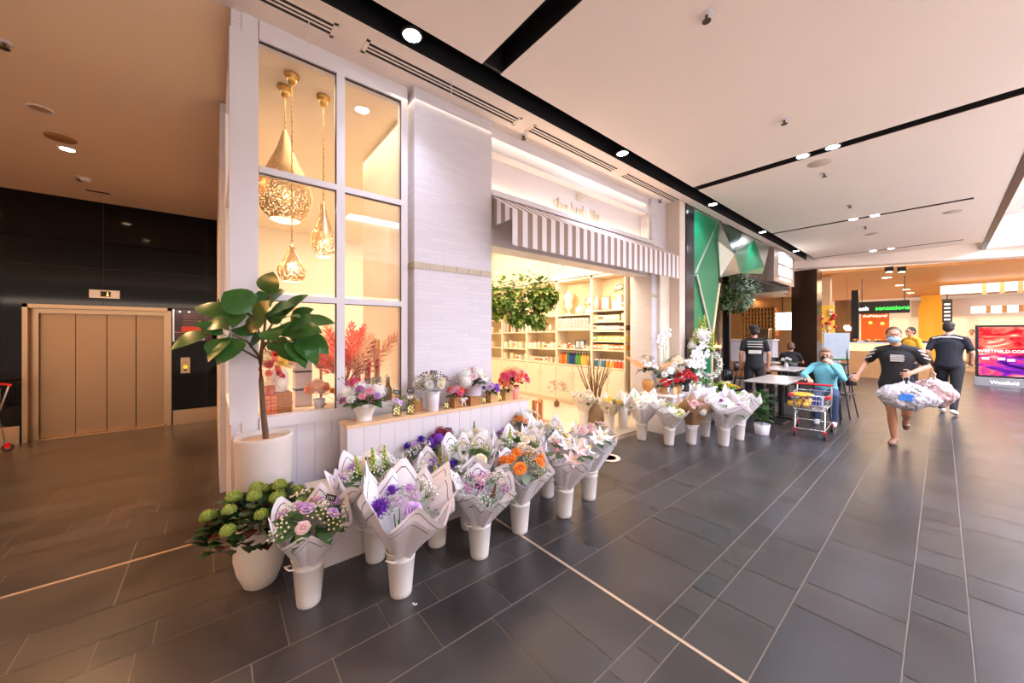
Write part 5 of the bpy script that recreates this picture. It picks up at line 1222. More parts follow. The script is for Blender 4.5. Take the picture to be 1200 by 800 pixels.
for (x, y, lab) in ((362,45,'thin white pull cord hanging at the window head'),(529,112,'thin white pull cord hanging by the brick pier')):
    p = on_z(x,y-20,CZ); o = thing('pull_cord', lab, 'cord', (p.x, min(p.y,3.25), CZ)); MB().cyl((0,0,0),(0,0,-.16),.004,n=6).ell((0,0,-.165),(.008,.008,.012),8,6).build('cord', M_white, o)
# recessed spotlights in the dark channels
M_lens = glow('spot_lens_cool', (226,236,255), 90)
def recessed(x, y, lab, group, aim=None, pw=90):
    o = thing('recessed_spotlight', lab, 'spotlight', (x,y,CZ+.02), 0, group)
    MB().lathe([(.085,0),(.085,-.012),(.07,-.016),(.07,0)],24).box(-.02,-.02,0,.02,.02,.20).build('spot_housing', M_black, o)
    MB().lathe([(.07,-.010),(0,-.0102)],24).build('spot_lens', M_lens, o)
    spot('lamp_spot', (x,y,CZ-.01), aim or (x,y-.2,0), pw, (228,232,255), 105, .9, .05)
for i, (px, py) in enumerate(((478,50),(733,179),(843,238),(901,271),(936,294))):
    p = on_z(px,py,CZ); recessed(p.x, 2.75, 'bright spotlight in the long dark channel, %s from the camera' % ORD[i], 'spotlights along the shop fronts', (p.x+.1,3.1,0), 70)
for i, ((ax, ay), xx) in enumerate((((938,180),6.175),((974,170),6.175),((999,256),10.405),((1024,251),10.405),((1023,294),14.86),((1044,291),14.86))):
    p = on_z(ax,ay,CZ); recessed(xx, p.y, '%s spotlight of the pair in the %s cross channel' % (('left','right')[i % 2], ('first','second','third')[i//2]), 'paired spotlights in the cross channels', None, 90)
# ================================================================ NEIGHBOUR SHOP, CAFE, HALL BEYOND
def metal_facet(n, c, r, me=.35): return mat(n, c, r, metal=me, var=.04, scale=3)
M_gr1 = metal_facet('green_facet', (8,128,84), .32); M_gr2 = metal_facet('dark_green_facet', (6,70,50), .3); M_sil = metal_facet('silver_facet', (190,196,186), .3, .8); M_gold = mat('cream_edge', (226,206,164), .4)
fc = thing('green_faceted_facade', 'green and silver faceted metal shop portal next to the flower shop', 'shop facade', (0,0,0))
def fp(px, py, Y): return on_y(px, py, Y)
# leg: tall green wedge, front at Y = 3.05, going back to 3.45
Xl, Xr = 7.07, fp(842,325,3.05).x
leg = [Vector((Xl,3.05,0)), Vector((7.86,3.05,0)), Vector((7.86,3.05,1.45)), Vector((Xr,3.05,2.66)), Vector((Xr,3.05,3.98)), Vector((Xl,3.05,3.98))]
off = Vector((0,.4,0))
m = MB(); m.prism([p+Vector((0,.4,0)) for p in leg][::-1], -off, 0); m.build('green_leg', M_gr1, fc)
m = MB(); m.prism([(7.13,3.05,2.70),(7.17,3.05,2.74),(7.855,3.05,1.60),(7.85,3.05,1.42)], (0,-.035,0), 0); m.build('silver_ridge', M_sil, fc)
m = MB(); m.prism([(7.13,3.05,2.76),(7.2,3.05,2.76),(Xr-.02,3.05,3.97),(Xr-.06,3.05,3.97)], (0,-.006,0), 0); m.build('facet_crease', M_sil, fc)
m = MB(); m.prism([(Xr+.004,3.03,2.66),(Xr+.07,3.03,2.66),(7.93,3.03,1.45),(7.864,3.03,1.45)], (0,.42,0)); m.box(7.864,3.03,0,7.93,3.45,1.45); m.build('cream_edge_trim', M_gold, fc)
P = dict(A=(843,255,3.05),J=(842,283,3.0),I=(844,325,3.05),B=(861,298,2.82),E=(884,276,3.05),F=(902,287,2.98),G=(896,313,2.95),H=(867,320,2.98),K=(893,321,3.0),T=(870,262,3.05))
V = {k: fp(*v) for k, v in P.items()}; V['A'].z = min(V['A'].z, 3.99); V['T'].z = 3.99; V['E'].z = min(V['E'].z, 3.97)
keys = list(V); ix = {k: i for i, k in enumerate(keys)}
tri = [('A','J','B',2),('J','I','B',2),('I','H','B',2),('A','B','T',1),('T','B','E',2),('B','H','E',0),('E','H','G',0),('E','G','F',2),('H','K','G',0)]
m = MB()
for a, b, c, mi in tri: m.add([V[a],V[b],V[c]], [(0,1,2)], mi)
loop = ['A','J','I','H','K','G','F','E','T']
for a, b in zip(loop, loop[1:]+loop[:1]): m.add([V[a],V[b],V[b]+Vector((0,.55,0)),V[a]+Vector((0,.55,0))], [(0,1,2,3)], 2)
m.build('faceted_canopy', [M_gr1, M_gr2, M_sil], fc)
sb_ = thing('metal_sign_box', 'brushed metal fascia box with glowing white block letters', 'sign', (0,0,0))
sx0, sx1 = 11.75, 13.8
MB().bbox(sx0,2.93,3.03,sx1,3.5,3.93,.01).build('fascia_box', mat('brushed_fascia',(186,170,162),.4,metal=.7,var=.06,scale=4,stretch=(40,1,1)), sb_)
M_sign = glow('sign_white', (255,255,255), 3.5)
m = MB()
def blk(x0, z0, w_, h, gaps):
    m.box(x0,2.90,z0,x0+w_,2.928,z0+h)
for i in range(4):
    x0 = 12.2+.34*i
    for (zb, hh) in ((3.58,.26),(3.24,.26)):
        k = (i*3+int(zb*10)) % 4
        m.box(x0,2.915,zb,x0+.055,2.928,zb+hh); m.box(x0+.20,2.915,zb,x0+.255,2.928,zb+hh)
        if k != 1: m.box(x0+.055,2.915,zb+hh-.07,x0+.20,2.928,zb+hh)
        if k != 2: m.box(x0+.055,2.915,zb,x0+.20,2.928,zb+.07)
        if k != 3: m.box(x0+.055,2.915,zb+.10,x0+.20,2.928,zb+.16)
m.box(12.25,2.90,3.12,13.3,2.928,3.16); m.build('sign_lettering', M_sign, sb_)
struct('wall_above_cafe', MB().box(7.6,3.5,3.0,15.6,3.62,4.0), M_ceil)
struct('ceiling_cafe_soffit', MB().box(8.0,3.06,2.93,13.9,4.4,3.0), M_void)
struct('ceiling_cafe', MB().box(7.4,4.4,2.98,19,10,3.05).box(13.9,3.6,2.98,19,4.4,3.05), mat('cafe_ceiling',(232,206,168),.6,var=.02))
struct('wall_cafe_left', MB().box(7.5,3.62,0,7.6,9.7,3.0), mat('cafe_dark_wall',(70,50,36),.5))
# slatted panel with a glowing ledge
bx = 9.25
sp_ = thing('slatted_bar_panel', 'upright timber slat panel over a glowing bar ledge behind the green facade', 'bar panel', (bx,3.38,0))
m = MB()
for k in range(6): m.bbox(-.02,.10*k,1.30,.02,.10*k+.055,2.93,.003)
m.build('slats', mat('grey_brown_slat',(150,124,98),.5,var=.1,scale=5,stretch=(8,8,1)), sp_)
MB().box(.03,-.02,1.26,.06,.62,2.93).build('back_board', mat('cream_panel',(232,208,176),.5), sp_)
MB().box(-.03,-.02,1.262,.03,.62,1.285).build('ledge_light', glow('ledge_glow',(255,196,110),14), sp_)
MB().bbox(-.12,-.04,1.21,.1,.64,1.26,.004).build('ledge', M_wood, sp_)
MB().bbox(-.08,-.03,0,.08,.63,1.21,.004).build('base_panel', mat('taupe_panel',(150,138,128),.5), sp_)
MB().box(.0,-.20,0,.1,-.06,2.93).build('post', M_black, sp_)
# greenery over the cafe front
o = thing('hanging_foliage', 'trailing grey-green foliage hanging under the faceted canopy', 'hanging plant', (9.0,3.2,2.9)); c0 = Vector((9.0,3.2,2.9)); r_ = random.Random(16); m = MB(); m2 = MB()
for (p, R_) in (((862,338),.28),((852,345),.26),((870,332),.26),((876,340),.22),((862,356),.20),((850,352),.18),((872,352),.16)):
    c = at_d(p[0],p[1],8.1+r_.uniform(-.2,.2)) - c0
    for k in range(90):
        d = Vector((r_.gauss(0,1), r_.gauss(0,1), r_.gauss(0,1))).normalized(); q = c+d*R_*r_.uniform(.4,1); (m2 if p[0] > 868 else m).leaf(q, q+(d+Vector((0,0,-.5))).normalized()*.12,.06,d,.1,.2,3)
m.build('foliage', translucent('olive_leaf',(74,96,56),.5,.2,.25), o); m2.build('silvery_foliage', translucent('silver_leaf',(140,166,140),.5,.2,.2), o)
m = MB(); m.tube([(-.5,.1,.05),(.5,-.05,.02)],.02,6); m.tube([(0,0,.03),(0,0,.06)],.01,5); m.build('branch', M_stem, o)
# cafe back
struct('wall_cafe_back', MB().box(17.4,3.6,0,17.5,10,3.0), mat('cafe_back_wall',(226,176,112),.6,var=.04))
la = on_x(870,366,16.6); lb_ = on_x(908,366,16.6)
o = thing('lattice_shelf', 'golden timber lattice of small dark pigeonholes behind the cafe counter', 'shelving', (16.6, lb_.y, 0))
w_ = la.y-lb_.y; m = MB()
nx, nz = 10, 8
for i in range(nx+1): m.box(-.12,w_*i/nx-.025,1.28,.12,w_*i/nx+.025,2.6)
for k in range(nz+1): m.box(-.12,-.025,1.30+.16*k-.02,.12,w_+.025,1.30+.16*k+.02)
m.build('lattice', mat('golden_timber',(226,164,88),.5,var=.1), o); MB().box(.10,0,1.3,.13,w_,2.58).build('back', mat('dark_niche',(58,34,22),.6), o)
m = MB(); r_ = random.Random(12)
for i in range(nx):
    for k in range(nz):
        if r_.random() < .7: m.ell((0,w_*(i+.5)/nx,1.30+.16*k+.075),(.05,.05,.05),8,6)
m.build('stored_cups', mat('dark_bottle',(62,30,30),.3,var=.3), o)
m = MB(); m.box(-.1,0,0,.1,w_,1.28); m.build('base', M_crate, o)
o = thing('cafe_counter', 'white service counter in front of the lattice shelf', 'counter', (15.2,3.75,0)); MB().bbox(-.3,0,.55,.3,2.4,1.32,.01).build('front', M_white, o); MB().bbox(-.28,.02,0,.28,2.38,.55,.01).build('timber_base', M_crate, o); MB().bbox(-.36,-.03,1.32,.36,2.43,1.37,.008).build('worktop', M_ceramic, o); MB().box(-.303,.25,.98,-.3,.45,1.12).build('notice', mat('grey_notice',(130,130,130),.6), o)
o = thing('coffee_machine', 'steel coffee machine on the white cafe counter', 'coffee machine', (15.2,4.15,1.371)); MB().bbox(-.2,-.25,.03,.2,.25,.38,.02).build('body', M_bronze2, o); MB().bbox(-.19,-.24,0,.15,.24,.03,.005).build('drip_tray', M_black, o); m = MB()
for y in (-.12,.12): m.cyl((-.22,y,.24),(-.22,y,.18),.03,n=12); m.tube([(-.22,y,.2),(-.34,y,.19)],.012,6)
m.build('group_head', M_black, o)
o = thing('orange_wall_panel', 'orange backlit panel to the right of the lattice shelf', 'wall panel', (17.3,4.55,0)); MB().bbox(-.03,-.35,1.5,.09,.35,2.5,.01).build('panel', mat('orange_panel',(230,120,40),.5,emit=(230,110,30),es=.5), o)
o = thing('lit_menu', 'small bright menu screen beside the dark column', 'menu screen', (16.9,3.95,0)); MB().bbox(-.02,-.3,1.7,.02,.3,2.4,.01).build('screen_case', M_black, o); MB().box(-.023,-.28,1.72,-.0205,.28,2.38).build('screen', glow('menu_glow',(255,246,230),5), o); MB().cyl((.0,0,2.4),(0,0,2.98),.02,n=8).build('hanger', M_black, o)
for i, (px, py) in enumerate(((883,351),(897,353),(909,355))):
    p = on_z(px,py,2.98); down((p.x,p.y,2.98),'%s warm downlight in the cafe ceiling from the green facade' % ORD[i],True,.09)
# dark column and next shops
cc = at_d(943,440,12.6); struct('trim_column', MB().bbox(cc.x-.38,cc.y-.40,0,cc.x+.38,cc.y+.30,3.76,.01), mat('bronze_column',(58,40,28),.22,metal=.4,var=.15,scale=3))
cc2 = at_d(964,440,14.0); struct('trim_column_cream', MB().bbox(cc2.x-.2,cc2.y-.25,0,cc2.x+.2,cc2.y+.25,3.76,.01), mat('cream_column',(226,196,160),.5))
def xbox(o, name, px0, py0, px1, py1, X, t, m):
    a = on_x(px0,py0,X); b = on_x(px1,py1,X); return MB().bbox(X,min(a.y,b.y),min(a.z,b.z),X+t,max(a.y,b.y),max(a.z,b.z),.005).build(name, m, o)
o = thing('fruit_display', 'tall juice bar display of red and yellow fruit pictures', 'display', (0,0,0)); xbox(o,'panel',962,358,977,402,17.2,.2,mat('fruit_yellow',(220,170,60),.5,emit=(220,160,60),es=.4)); a_ = on_x(970,380,17.18)
m = MB(); m2 = MB(); r_ = random.Random(2)
for k in range(26): (m if k % 2 else m2).ell((17.16,a_.y+r_.uniform(-.22,.22),a_.z+r_.uniform(-.6,.5)),r_.uniform(.04,.09),8,6)
m.build('red_fruit', mat('fruit_red',(206,50,40),.4), o); m2.build('pale_fruit', mat('fruit_pale',(236,206,150),.4), o)
b_ = on_x(970,402,17.2); MB().bbox(17.2,b_.y-.32,0,17.5,b_.y+.32,b_.z,.01).build('base', M_white, o)
o = thing('smoked_glass_partition', 'brown smoked glass partition with black post beyond the juice bar', 'partition', (0,0,0)); xbox(o,'panel',978,352,999,400,19.0,.05,mat('smoked_panel',(120,88,58),.12,var=.1)); a_ = on_x(1002,340,19.0)
MB().box(18.98,a_.y-.10,0,19.16,a_.y+.10,a_.z).build('post', M_black, o); b_ = on_x(988,400,19.0); c_ = on_x(978,400,19.0); d_ = on_x(999,400,19.0); MB().bbox(19.0,d_.y,0,19.1,c_.y,b_.z-.005,.01).build('base', M_crate, o)
m = MB(); p = on_x(993,385,18.85)
for k in range(4): m.ell(p+Vector((0,-.06+.04*k,.05*(k % 2))),(.05,.05,.09),8,6)
q = thing('pendant_cluster', 'cluster of small glowing bulbs in front of the smoked glass', 'pendant lamp', (0,0,0)); m.build('bulbs', glow('bulb_cluster',(255,226,180),4), q); MB().tube([p+Vector((0,0,.10)), Vector((p.x,p.y,3.77))],.006,5).build('cord', M_black, q)
o = thing('food_counter', 'long pale food counter with glass cases past the menu easel', 'counter', (0,0,0)); a_ = on_x(985,400,18.0); b_ = on_x(1090,400,18.0)
MB().bbox(18.0,b_.y,.95,18.7,a_.y,1.22,.01).build('glass_case', mat('lit_case',(240,206,150),.3,emit=(255,206,140),es=.9), o); MB().bbox(17.95,b_.y-.02,1.22,18.75,a_.y+.02,1.27,.008).build('worktop', M_white, o); MB().bbox(18.02,b_.y+.02,0,18.68,a_.y-.02,.95,.01).build('timber_base', mat('counter_timber',(206,150,96),.5,var=.1,scale=4,stretch=(6,6,1)), o)
for k in range(7):
    y = a_.y-.25-(a_.y-b_.y-.5)*k/6; q = thing('food_tray', '%s tray of food from the left on the long counter' % ORD[k], 'tray', (18.3,y,1.271), 0, 'trays on the food counter'); MB().bbox(-.15,-.2,0,.15,.2,.05,.01).build('tray', (M_black,M_white,M_crate)[k % 3], q); m = MB()
    for j in range(8): m.ell((-.09+.06*(j % 4),-.1+.2*(j//4),.075),(.05,.05,.035),8,6)
    m.build('food', mat('food_%d' % (k % 3), ((214,150,70),(196,90,50),(230,196,120))[k % 3], .6, var=.2), q)
FXO = 20.5
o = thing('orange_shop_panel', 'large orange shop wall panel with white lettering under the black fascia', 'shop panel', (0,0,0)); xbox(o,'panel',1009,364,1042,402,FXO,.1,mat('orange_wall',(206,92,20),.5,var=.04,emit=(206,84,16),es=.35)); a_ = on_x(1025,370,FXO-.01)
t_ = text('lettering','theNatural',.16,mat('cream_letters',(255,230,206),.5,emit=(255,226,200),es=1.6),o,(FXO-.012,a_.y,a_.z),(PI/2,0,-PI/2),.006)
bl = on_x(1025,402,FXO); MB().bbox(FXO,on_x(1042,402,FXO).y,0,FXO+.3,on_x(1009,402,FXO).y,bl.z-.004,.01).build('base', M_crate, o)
m = MB()
for (px, py) in ((1020,378),(1034,379)): m.ell(on_x(px,py,FXO-.02),(.02,.06,.06),8,6)
m.build('round_dots', mat('dot_yellow',(250,200,90),.5,emit=(250,190,80),es=1.5), o)
o = thing('black_shop_fascia', 'black fascia with white and green illuminated lettering far down the hall', 'sign', (0,0,0)); xbox(o,'fascia',1005,354,1066,366,FXO-.25,.2,M_void)
a_ = on_x(1034,361,FXO-.27); text('lettering','fresh',.22,glow('sign_soft_white',(255,255,250),4),o,(FXO-.262,a_.y+.60,a_.z),(PI/2,0,-PI/2),.006); text('lettering','sensations',.22,glow('sign_green',(60,230,70),4),o,(FXO-.262,a_.y-.26,a_.z),(PI/2,0,-PI/2),.006)
m = MB(); fa = on_x(1010,354,FXO-.2); fb = on_x(1060,354,FXO-.2)
for p in (fa, fb): m.cyl(Vector((p.x+.05,p.y,p.z-.02)), Vector((p.x+.05,p.y,3.79)), .015, n=6)
m.build('hangers', M_black, o)
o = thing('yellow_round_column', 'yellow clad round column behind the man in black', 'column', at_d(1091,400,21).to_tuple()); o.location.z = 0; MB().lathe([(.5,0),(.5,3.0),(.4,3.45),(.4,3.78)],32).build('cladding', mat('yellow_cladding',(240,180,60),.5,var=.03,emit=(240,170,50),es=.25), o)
o = thing('hanging_way_sign', 'narrow dark hanging sign with white symbols over the far hall', 'sign', (0,0,0)); p = at_d(1110,364,19); b = MB().bbox(p.x-.04,p.y-.17,p.z-.62,p.x+.04,p.y+.17,p.z+.6,.005).build('sign_blade', M_black, o); m = MB()
for k in range(5): m.box(p.x-.05,p.y-.10,p.z-.5+.2*k,p.x-.041,p.y+.10,p.z-.42+.2*k)
m.build('symbols', mat('sign_symbol_white',(230,230,230),.5,emit=(255,255,255),es=1), o); MB().cyl((p.x,p.y,p.z+.6),(p.x,p.y,3.79),.02,n=6).build('hanger', M_black, o)
# far end walls of the hall, lit shop fronts
M_glowshop = mat('far_shopfront',(236,216,180),.6,var=.08,scale=1.5,emit=(255,226,180),es=.7)
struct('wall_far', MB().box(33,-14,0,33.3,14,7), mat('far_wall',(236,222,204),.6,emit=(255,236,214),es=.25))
struct('trim_far_band', MB().box(32.3,-14,2.55,33,1.2,3.55), M_white)
far = MB()
y = -12
while y < 10: far.box(32.85,y+.15,.1,33,y+1.9,2.4); y += 2.2
struct('window_far_shops', far, M_glowshop)
clr = [(214,150,90),(120,80,60),(240,230,214),(190,60,60),(90,120,110),(230,180,90)]
for k in range(7):
    o = thing('shop_stand', '%s coloured display stand along the far shop fronts' % ORD[k], 'display stand', (32.2,-9.8+1.42*k,0), 0, 'far display stands'); MB().bbox(-.3,-.35,0,.3,.35,.5,.02).build('plinth', M_white, o); MB().bbox(-.25,-.3,.5,.25,.3,1.1+.4*(k % 3),.02).build('goods', mat('far_goods_%d' % (k % 6), clr[k % 6], .6, var=.2), o)
# clerestory: bright strips with timber fins beyond the timber ceiling
for i, (z0, z1, X) in enumerate(((3.95,4.55,26.0),)):
    struct('window_clerestory', MB().box(X,-8.5,z0,X+.1,.2,z1), glow('clerestory_sky',(250,246,238),3.0))
M_fin = mat('timber_fin',(226,186,140),.5,var=.08)
fn = MB()
for k in range(30): fn.box(25.7,-8.4+.28*k,3.9,25.85,-8.4+.28*k+.10,4.6)
struct('trim_timber_fins', fn, M_fin)
w2 = MB()
for (px0, px1, py0, py1, X) in ((1102,1200,329,345,24.0),(1138,1200,357,367,31.5)):
    a = on_x(px0,py1,X); b = on_x(px1,py0,X); w2.box(X,b.y-3,a.z,X+.08,a.y,b.z)
struct('window_light_band', w2, glow('light_band',(255,240,222),2.2))
fn = MB(); a = on_x(1138,367,31.3); b = on_x(1200,357,31.3)
y = b.y-2.5
while y < a.y-.5: fn.box(31.25,y,a.z,31.35,y+.16,b.z); y += .5
a = on_x(1150,345,23.8); b = on_x(1200,329,23.8); y = b.y-2.5
while y < a.y: fn.box(23.7,y,a.z,23.8,y+.12,b.z); y += .42
struct('trim_window_fins', fn, M_fin)
for i, (px, py) in enumerate(((1039,325),(1054,334),(1062,339),(1067,343))):
    p = on_z(px,py,3.78); down((p.x,p.y,3.779),'%s bright downlight in the timber ceiling' % ORD[i],True,.16)
for i, px in enumerate((1041,1056)):
    p = on_z(px,313,3.74); o = thing('ceiling_spotlight','%s black cube spotlight under the bulkhead' % ('left','right')[i],'spotlight',(p.x+.3,p.y,3.78)); MB().bbox(-.12,-.1,-.16,.12,.1,0,.005).build('housing',M_black,o); MB().box(-.08,-.07,-.163,.08,.07,-.1605).build('lens',glow('spot_lens_warm',(255,226,186),25),o)
# advertising screen
o = thing('advertising_screen', 'double sided advertising screen with a red and purple picture on a grey plinth', 'advertising screen', (0,0,0))
L1 = on_z(1143,451,0); RX = L1.x
ya = on_x(1143,410,RX).y; yb = on_x(1206,410,RX).y; zt = on_x(1143,381,RX).z; zb = on_x(1143,441,RX).z
MB().bbox(RX,yb,zb,RX+.22,ya,zt,.01).build('case', M_black, o); MB().bbox(RX-.02,yb-.03,0,RX+.24,ya+.03,zb,.01).build('plinth', mat('grey_plinth',(150,146,146),.35), o)
ms = bpy.data.materials.new('screen_picture'); ms.use_nodes = True; N, L = ms.node_tree.nodes, ms.node_tree.links; N.remove(N['Principled BSDF']); e = N.new('ShaderNodeEmission'); e.inputs[1].default_value = 1.3
tc = N.new('ShaderNodeTexCoord'); mp = N.new('ShaderNodeMapping'); mp.inputs['Scale'].default_value = (1,1.2,2.6); mp.inputs['Rotation'].default_value = (.5,0,0); nz = N.new('ShaderNodeTexNoise'); nz.inputs['Scale'].default_value = 1.6; nz.inputs['Detail'].default_value = 5; nz.inputs['Distortion'].default_value = 1.2
L.new(tc.outputs['Object'], mp.inputs[0]); L.new(mp.outputs[0], nz.inputs['Vector'])
c1 = N.new('ShaderNodeValToRGB'); c2 = N.new('ShaderNodeValToRGB')
for cr, cols in ((c1,((.30,(120,16,30)),(.45,(224,40,50)),(.58,(250,110,90)),(.72,(255,214,190)))),(c2,((.32,(40,12,80)),(.45,(120,40,170)),(.56,(224,60,90)),(.68,(250,150,160))))):
    cr.color_ramp.elements[0].position = cols[0][0]; cr.color_ramp.elements[0].color = rgb(*cols[0][1]); cr.color_ramp.elements[1].position = cols[-1][0]; cr.color_ramp.elements[1].color = rgb(*cols[-1][1])
    for p_, c_ in cols[1:-1]: el = cr.color_ramp.elements.new(p_); el.color = rgb(*c_)
    L.new(nz.outputs['Fac'], cr.inputs[0])
sp = N.new('ShaderNodeSeparateXYZ'); L.new(tc.outputs['Object'], sp.inputs[0]); mr = N.new('ShaderNodeMapRange'); mr.inputs[1].default_value = .85; mr.inputs[2].default_value = 1.0; L.new(sp.outputs[2], mr.inputs[0])
mx = N.new('ShaderNodeMix'); mx.data_type = 'RGBA'; L.new(mr.outputs[0], mx.inputs[0]); L.new(c2.outputs[0], mx.inputs[6]); L.new(c1.outputs[0], mx.inputs[7]); L.new(mx.outputs[2], e.inputs[0]); L.new(e.outputs[0], N['Material Output'].inputs['Surface'])
MB().box(RX-.004,yb+.06,zb+.06,RX-.001,ya-.06,zt-.06).build('screen', ms, o)
text('screen_lettering','WESTFIELD.COM.AU',.115,glow('screen_white',(255,255,255),2.5),o,(RX-.008,(ya+yb)/2-.1,zb+(zt-zb)*.50),(PI/2,0,-PI/2),.002)
text('plinth_lettering','Westfield',.13,glow('screen_white',(255,255,255),2.5),o,(RX-.024,yb+.42,zb*.45),(PI/2,0,-PI/2),.002)
m = MB()
for (y_, z_) in ((.2,.36),(.5,.36),(.68,.34)): m.box(RX-.006,yb+(ya-yb)*(1-y_)-.07,zb+(zt-zb)*z_-.04,RX-.0045,yb+(ya-yb)*(1-y_)+.07,zb+(zt-zb)*z_+.04)
m.build('screen_badges', glow('badge_pink',(255,170,170),1.8), o)

# ---- furniture
M_ch = mat('chair_black',(24,22,24),.4,var=.05); M_top = mat('table_top_pale',(178,168,160),.25,var=.03)
def make_chair(label, group='black cafe chairs'):
    o = thing('cafe_chair', label, 'chair', (0,0,0), 0, group)
    MB().bbox(-.20,-.20,.435,.20,.20,.46,.01).build('seat', M_ch, o)
    m = MB(); vs = []
    for i in range(9):
        a = (i/8-.5)*1.9
        for (z, s) in ((.62,1.0),(.84,1.03)):
            for rr in (.205,.22): vs.append((rr*s*math.sin(a), .04+rr*s*math.cos(a), z))
    fs = []
    for i in range(8):
        a = i*4; b = a+4; fs += [(a,b,b+2,a+2),(a+1,a+3,b+3,b+1),(a+2,b+2,b+3,a+3),(a,a+1,b+1,b)]
    m.add(vs, fs+[(0,2,3,1),(32,33,35,34)], 0, True); m.build('backrest', M_ch, o)
    for sx in (-1,1):
        MB().tube([(sx*.17,-.17,.44),(sx*.20,-.21,0)],.012,6).build('leg', M_ch, o); MB().tube([(sx*.19,.13,.70),(sx*.17,.16,.44),(sx*.20,.23,0)],.012,6).build('leg', M_ch, o)
    MB().tube([(-.185,-.19,.2),(.185,-.19,.2)],.007,5).build('stretcher', M_ch, o); return o
ch0 = make_chair('black cafe chair the woman in blue sits on')
def chair(loc, rz, label): 
    return dup(ch0, (loc[0],loc[1],0), rz, label)
def table(c, lx, ly, label, peds):
    o = thing('cafe_table', label, 'table', (c[0],c[1],0), 0, 'cafe tables')
    MB().bbox(-lx/2,-ly/2,.725,lx/2,ly/2,.75,.006).build('tabletop', M_top, o)
    for px in peds:
        MB().cyl((px,0,.03),(px,0,.725),.045,n=14).build('leg', M_ch, o); MB().bbox(px-.22,-.22,0,px+.22,.22,.025,.01).build('base', M_ch, o); MB().box(px-.15,-.15,.70,px+.15,.15,.725).build('bracket', M_ch, o)
    return o
table((8.05,1.98), 1.4, .62, 'pale topped long cafe table next to the shopping trolley', (-.25,.35))
t2 = on_z(918,431,.75); table((t2.x,t2.y),1.3,.7,'pale cafe table behind the long table',(-.3,.3))
t3 = on_z(900,424,.75); table((t3.x,t3.y),.8,.8,'farther cafe table near the service counter',(0,))
ch0.location = (8.62,1.36,0); ch0.rotation_euler = (0,0,-PI/2+.1)
c_ = chair((9.25,1.28,0),PI*.95,'black cafe chair behind the woman in blue, under the menu easel')
chair((8.15,2.62,0),0.05,'black cafe chair on the shop side of the long table')
chair((t2.x-.2,t2.y+.75,0),0,'black cafe chair behind the second table'); chair((t3.x+.7,t3.y,0),-PI/2,'black cafe chair at the farther table')
o = thing('table_flowers','little vase of white flowers on the second cafe table','vase',(t2.x+.25,t2.y,.751)); MB().lathe([(.03,0),(.045,.03),(.03,.1),(.035,.11),(.025,.11),(0,.08)],16).build('vase',M_white,o); dome(o,.09,.06,.17,[('blossom','white',5,.04)],500,('fine',M_leafb),8)
# menu easel
mp_ = at_d(980,406,8.9)
o = thing('menu_easel','white printed menu board on a dark easel by the cafe tables','menu board',(mp_.x,mp_.y,0),-PI/2+.55)
MB().bbox(-.26,-.015,.95,.26,.015,1.60,.005).build('board', mat('menu_white',(160,167,174),.4), o); m = MB(); r_ = random.Random(5)
for k in range(13):
    for x0 in (-.21,-.03,.10): m.box(x0,-.0185,1.54-.04*k,x0+r_.uniform(.05,.10),-.0155,1.546-.04*k)
m.build('menu_lines', mat('menu_text',(150,156,170),.6), o); MB().box(-.26,-.0175,.951,.26,-.0152,.975).build('green_stripe', mat('menu_green',(120,180,110),.5), o)
m = MB()
for x in (-.2,.2): m.tube([(x,.02,1.5),(x*1.15,-.10,0)],.014,6)
m.tube([(0,.03,1.45),(0,.45,0)],.014,6); m.box(-.24,-.03,.92,.24,.03,.95); m.build('easel', M_ch, o)
o = thing('grey_bin','square grey planter box under the menu easel','box',(mp_.x+.75,mp_.y+.1,0)); MB().bbox(-.22,-.22,0,.22,.22,.78,.01).build('body',mat('grey_box',(120,108,100),.5),o); MB().bbox(-.23,-.23,.78,.23,.23,.81,.006).build('lid',M_black,o)

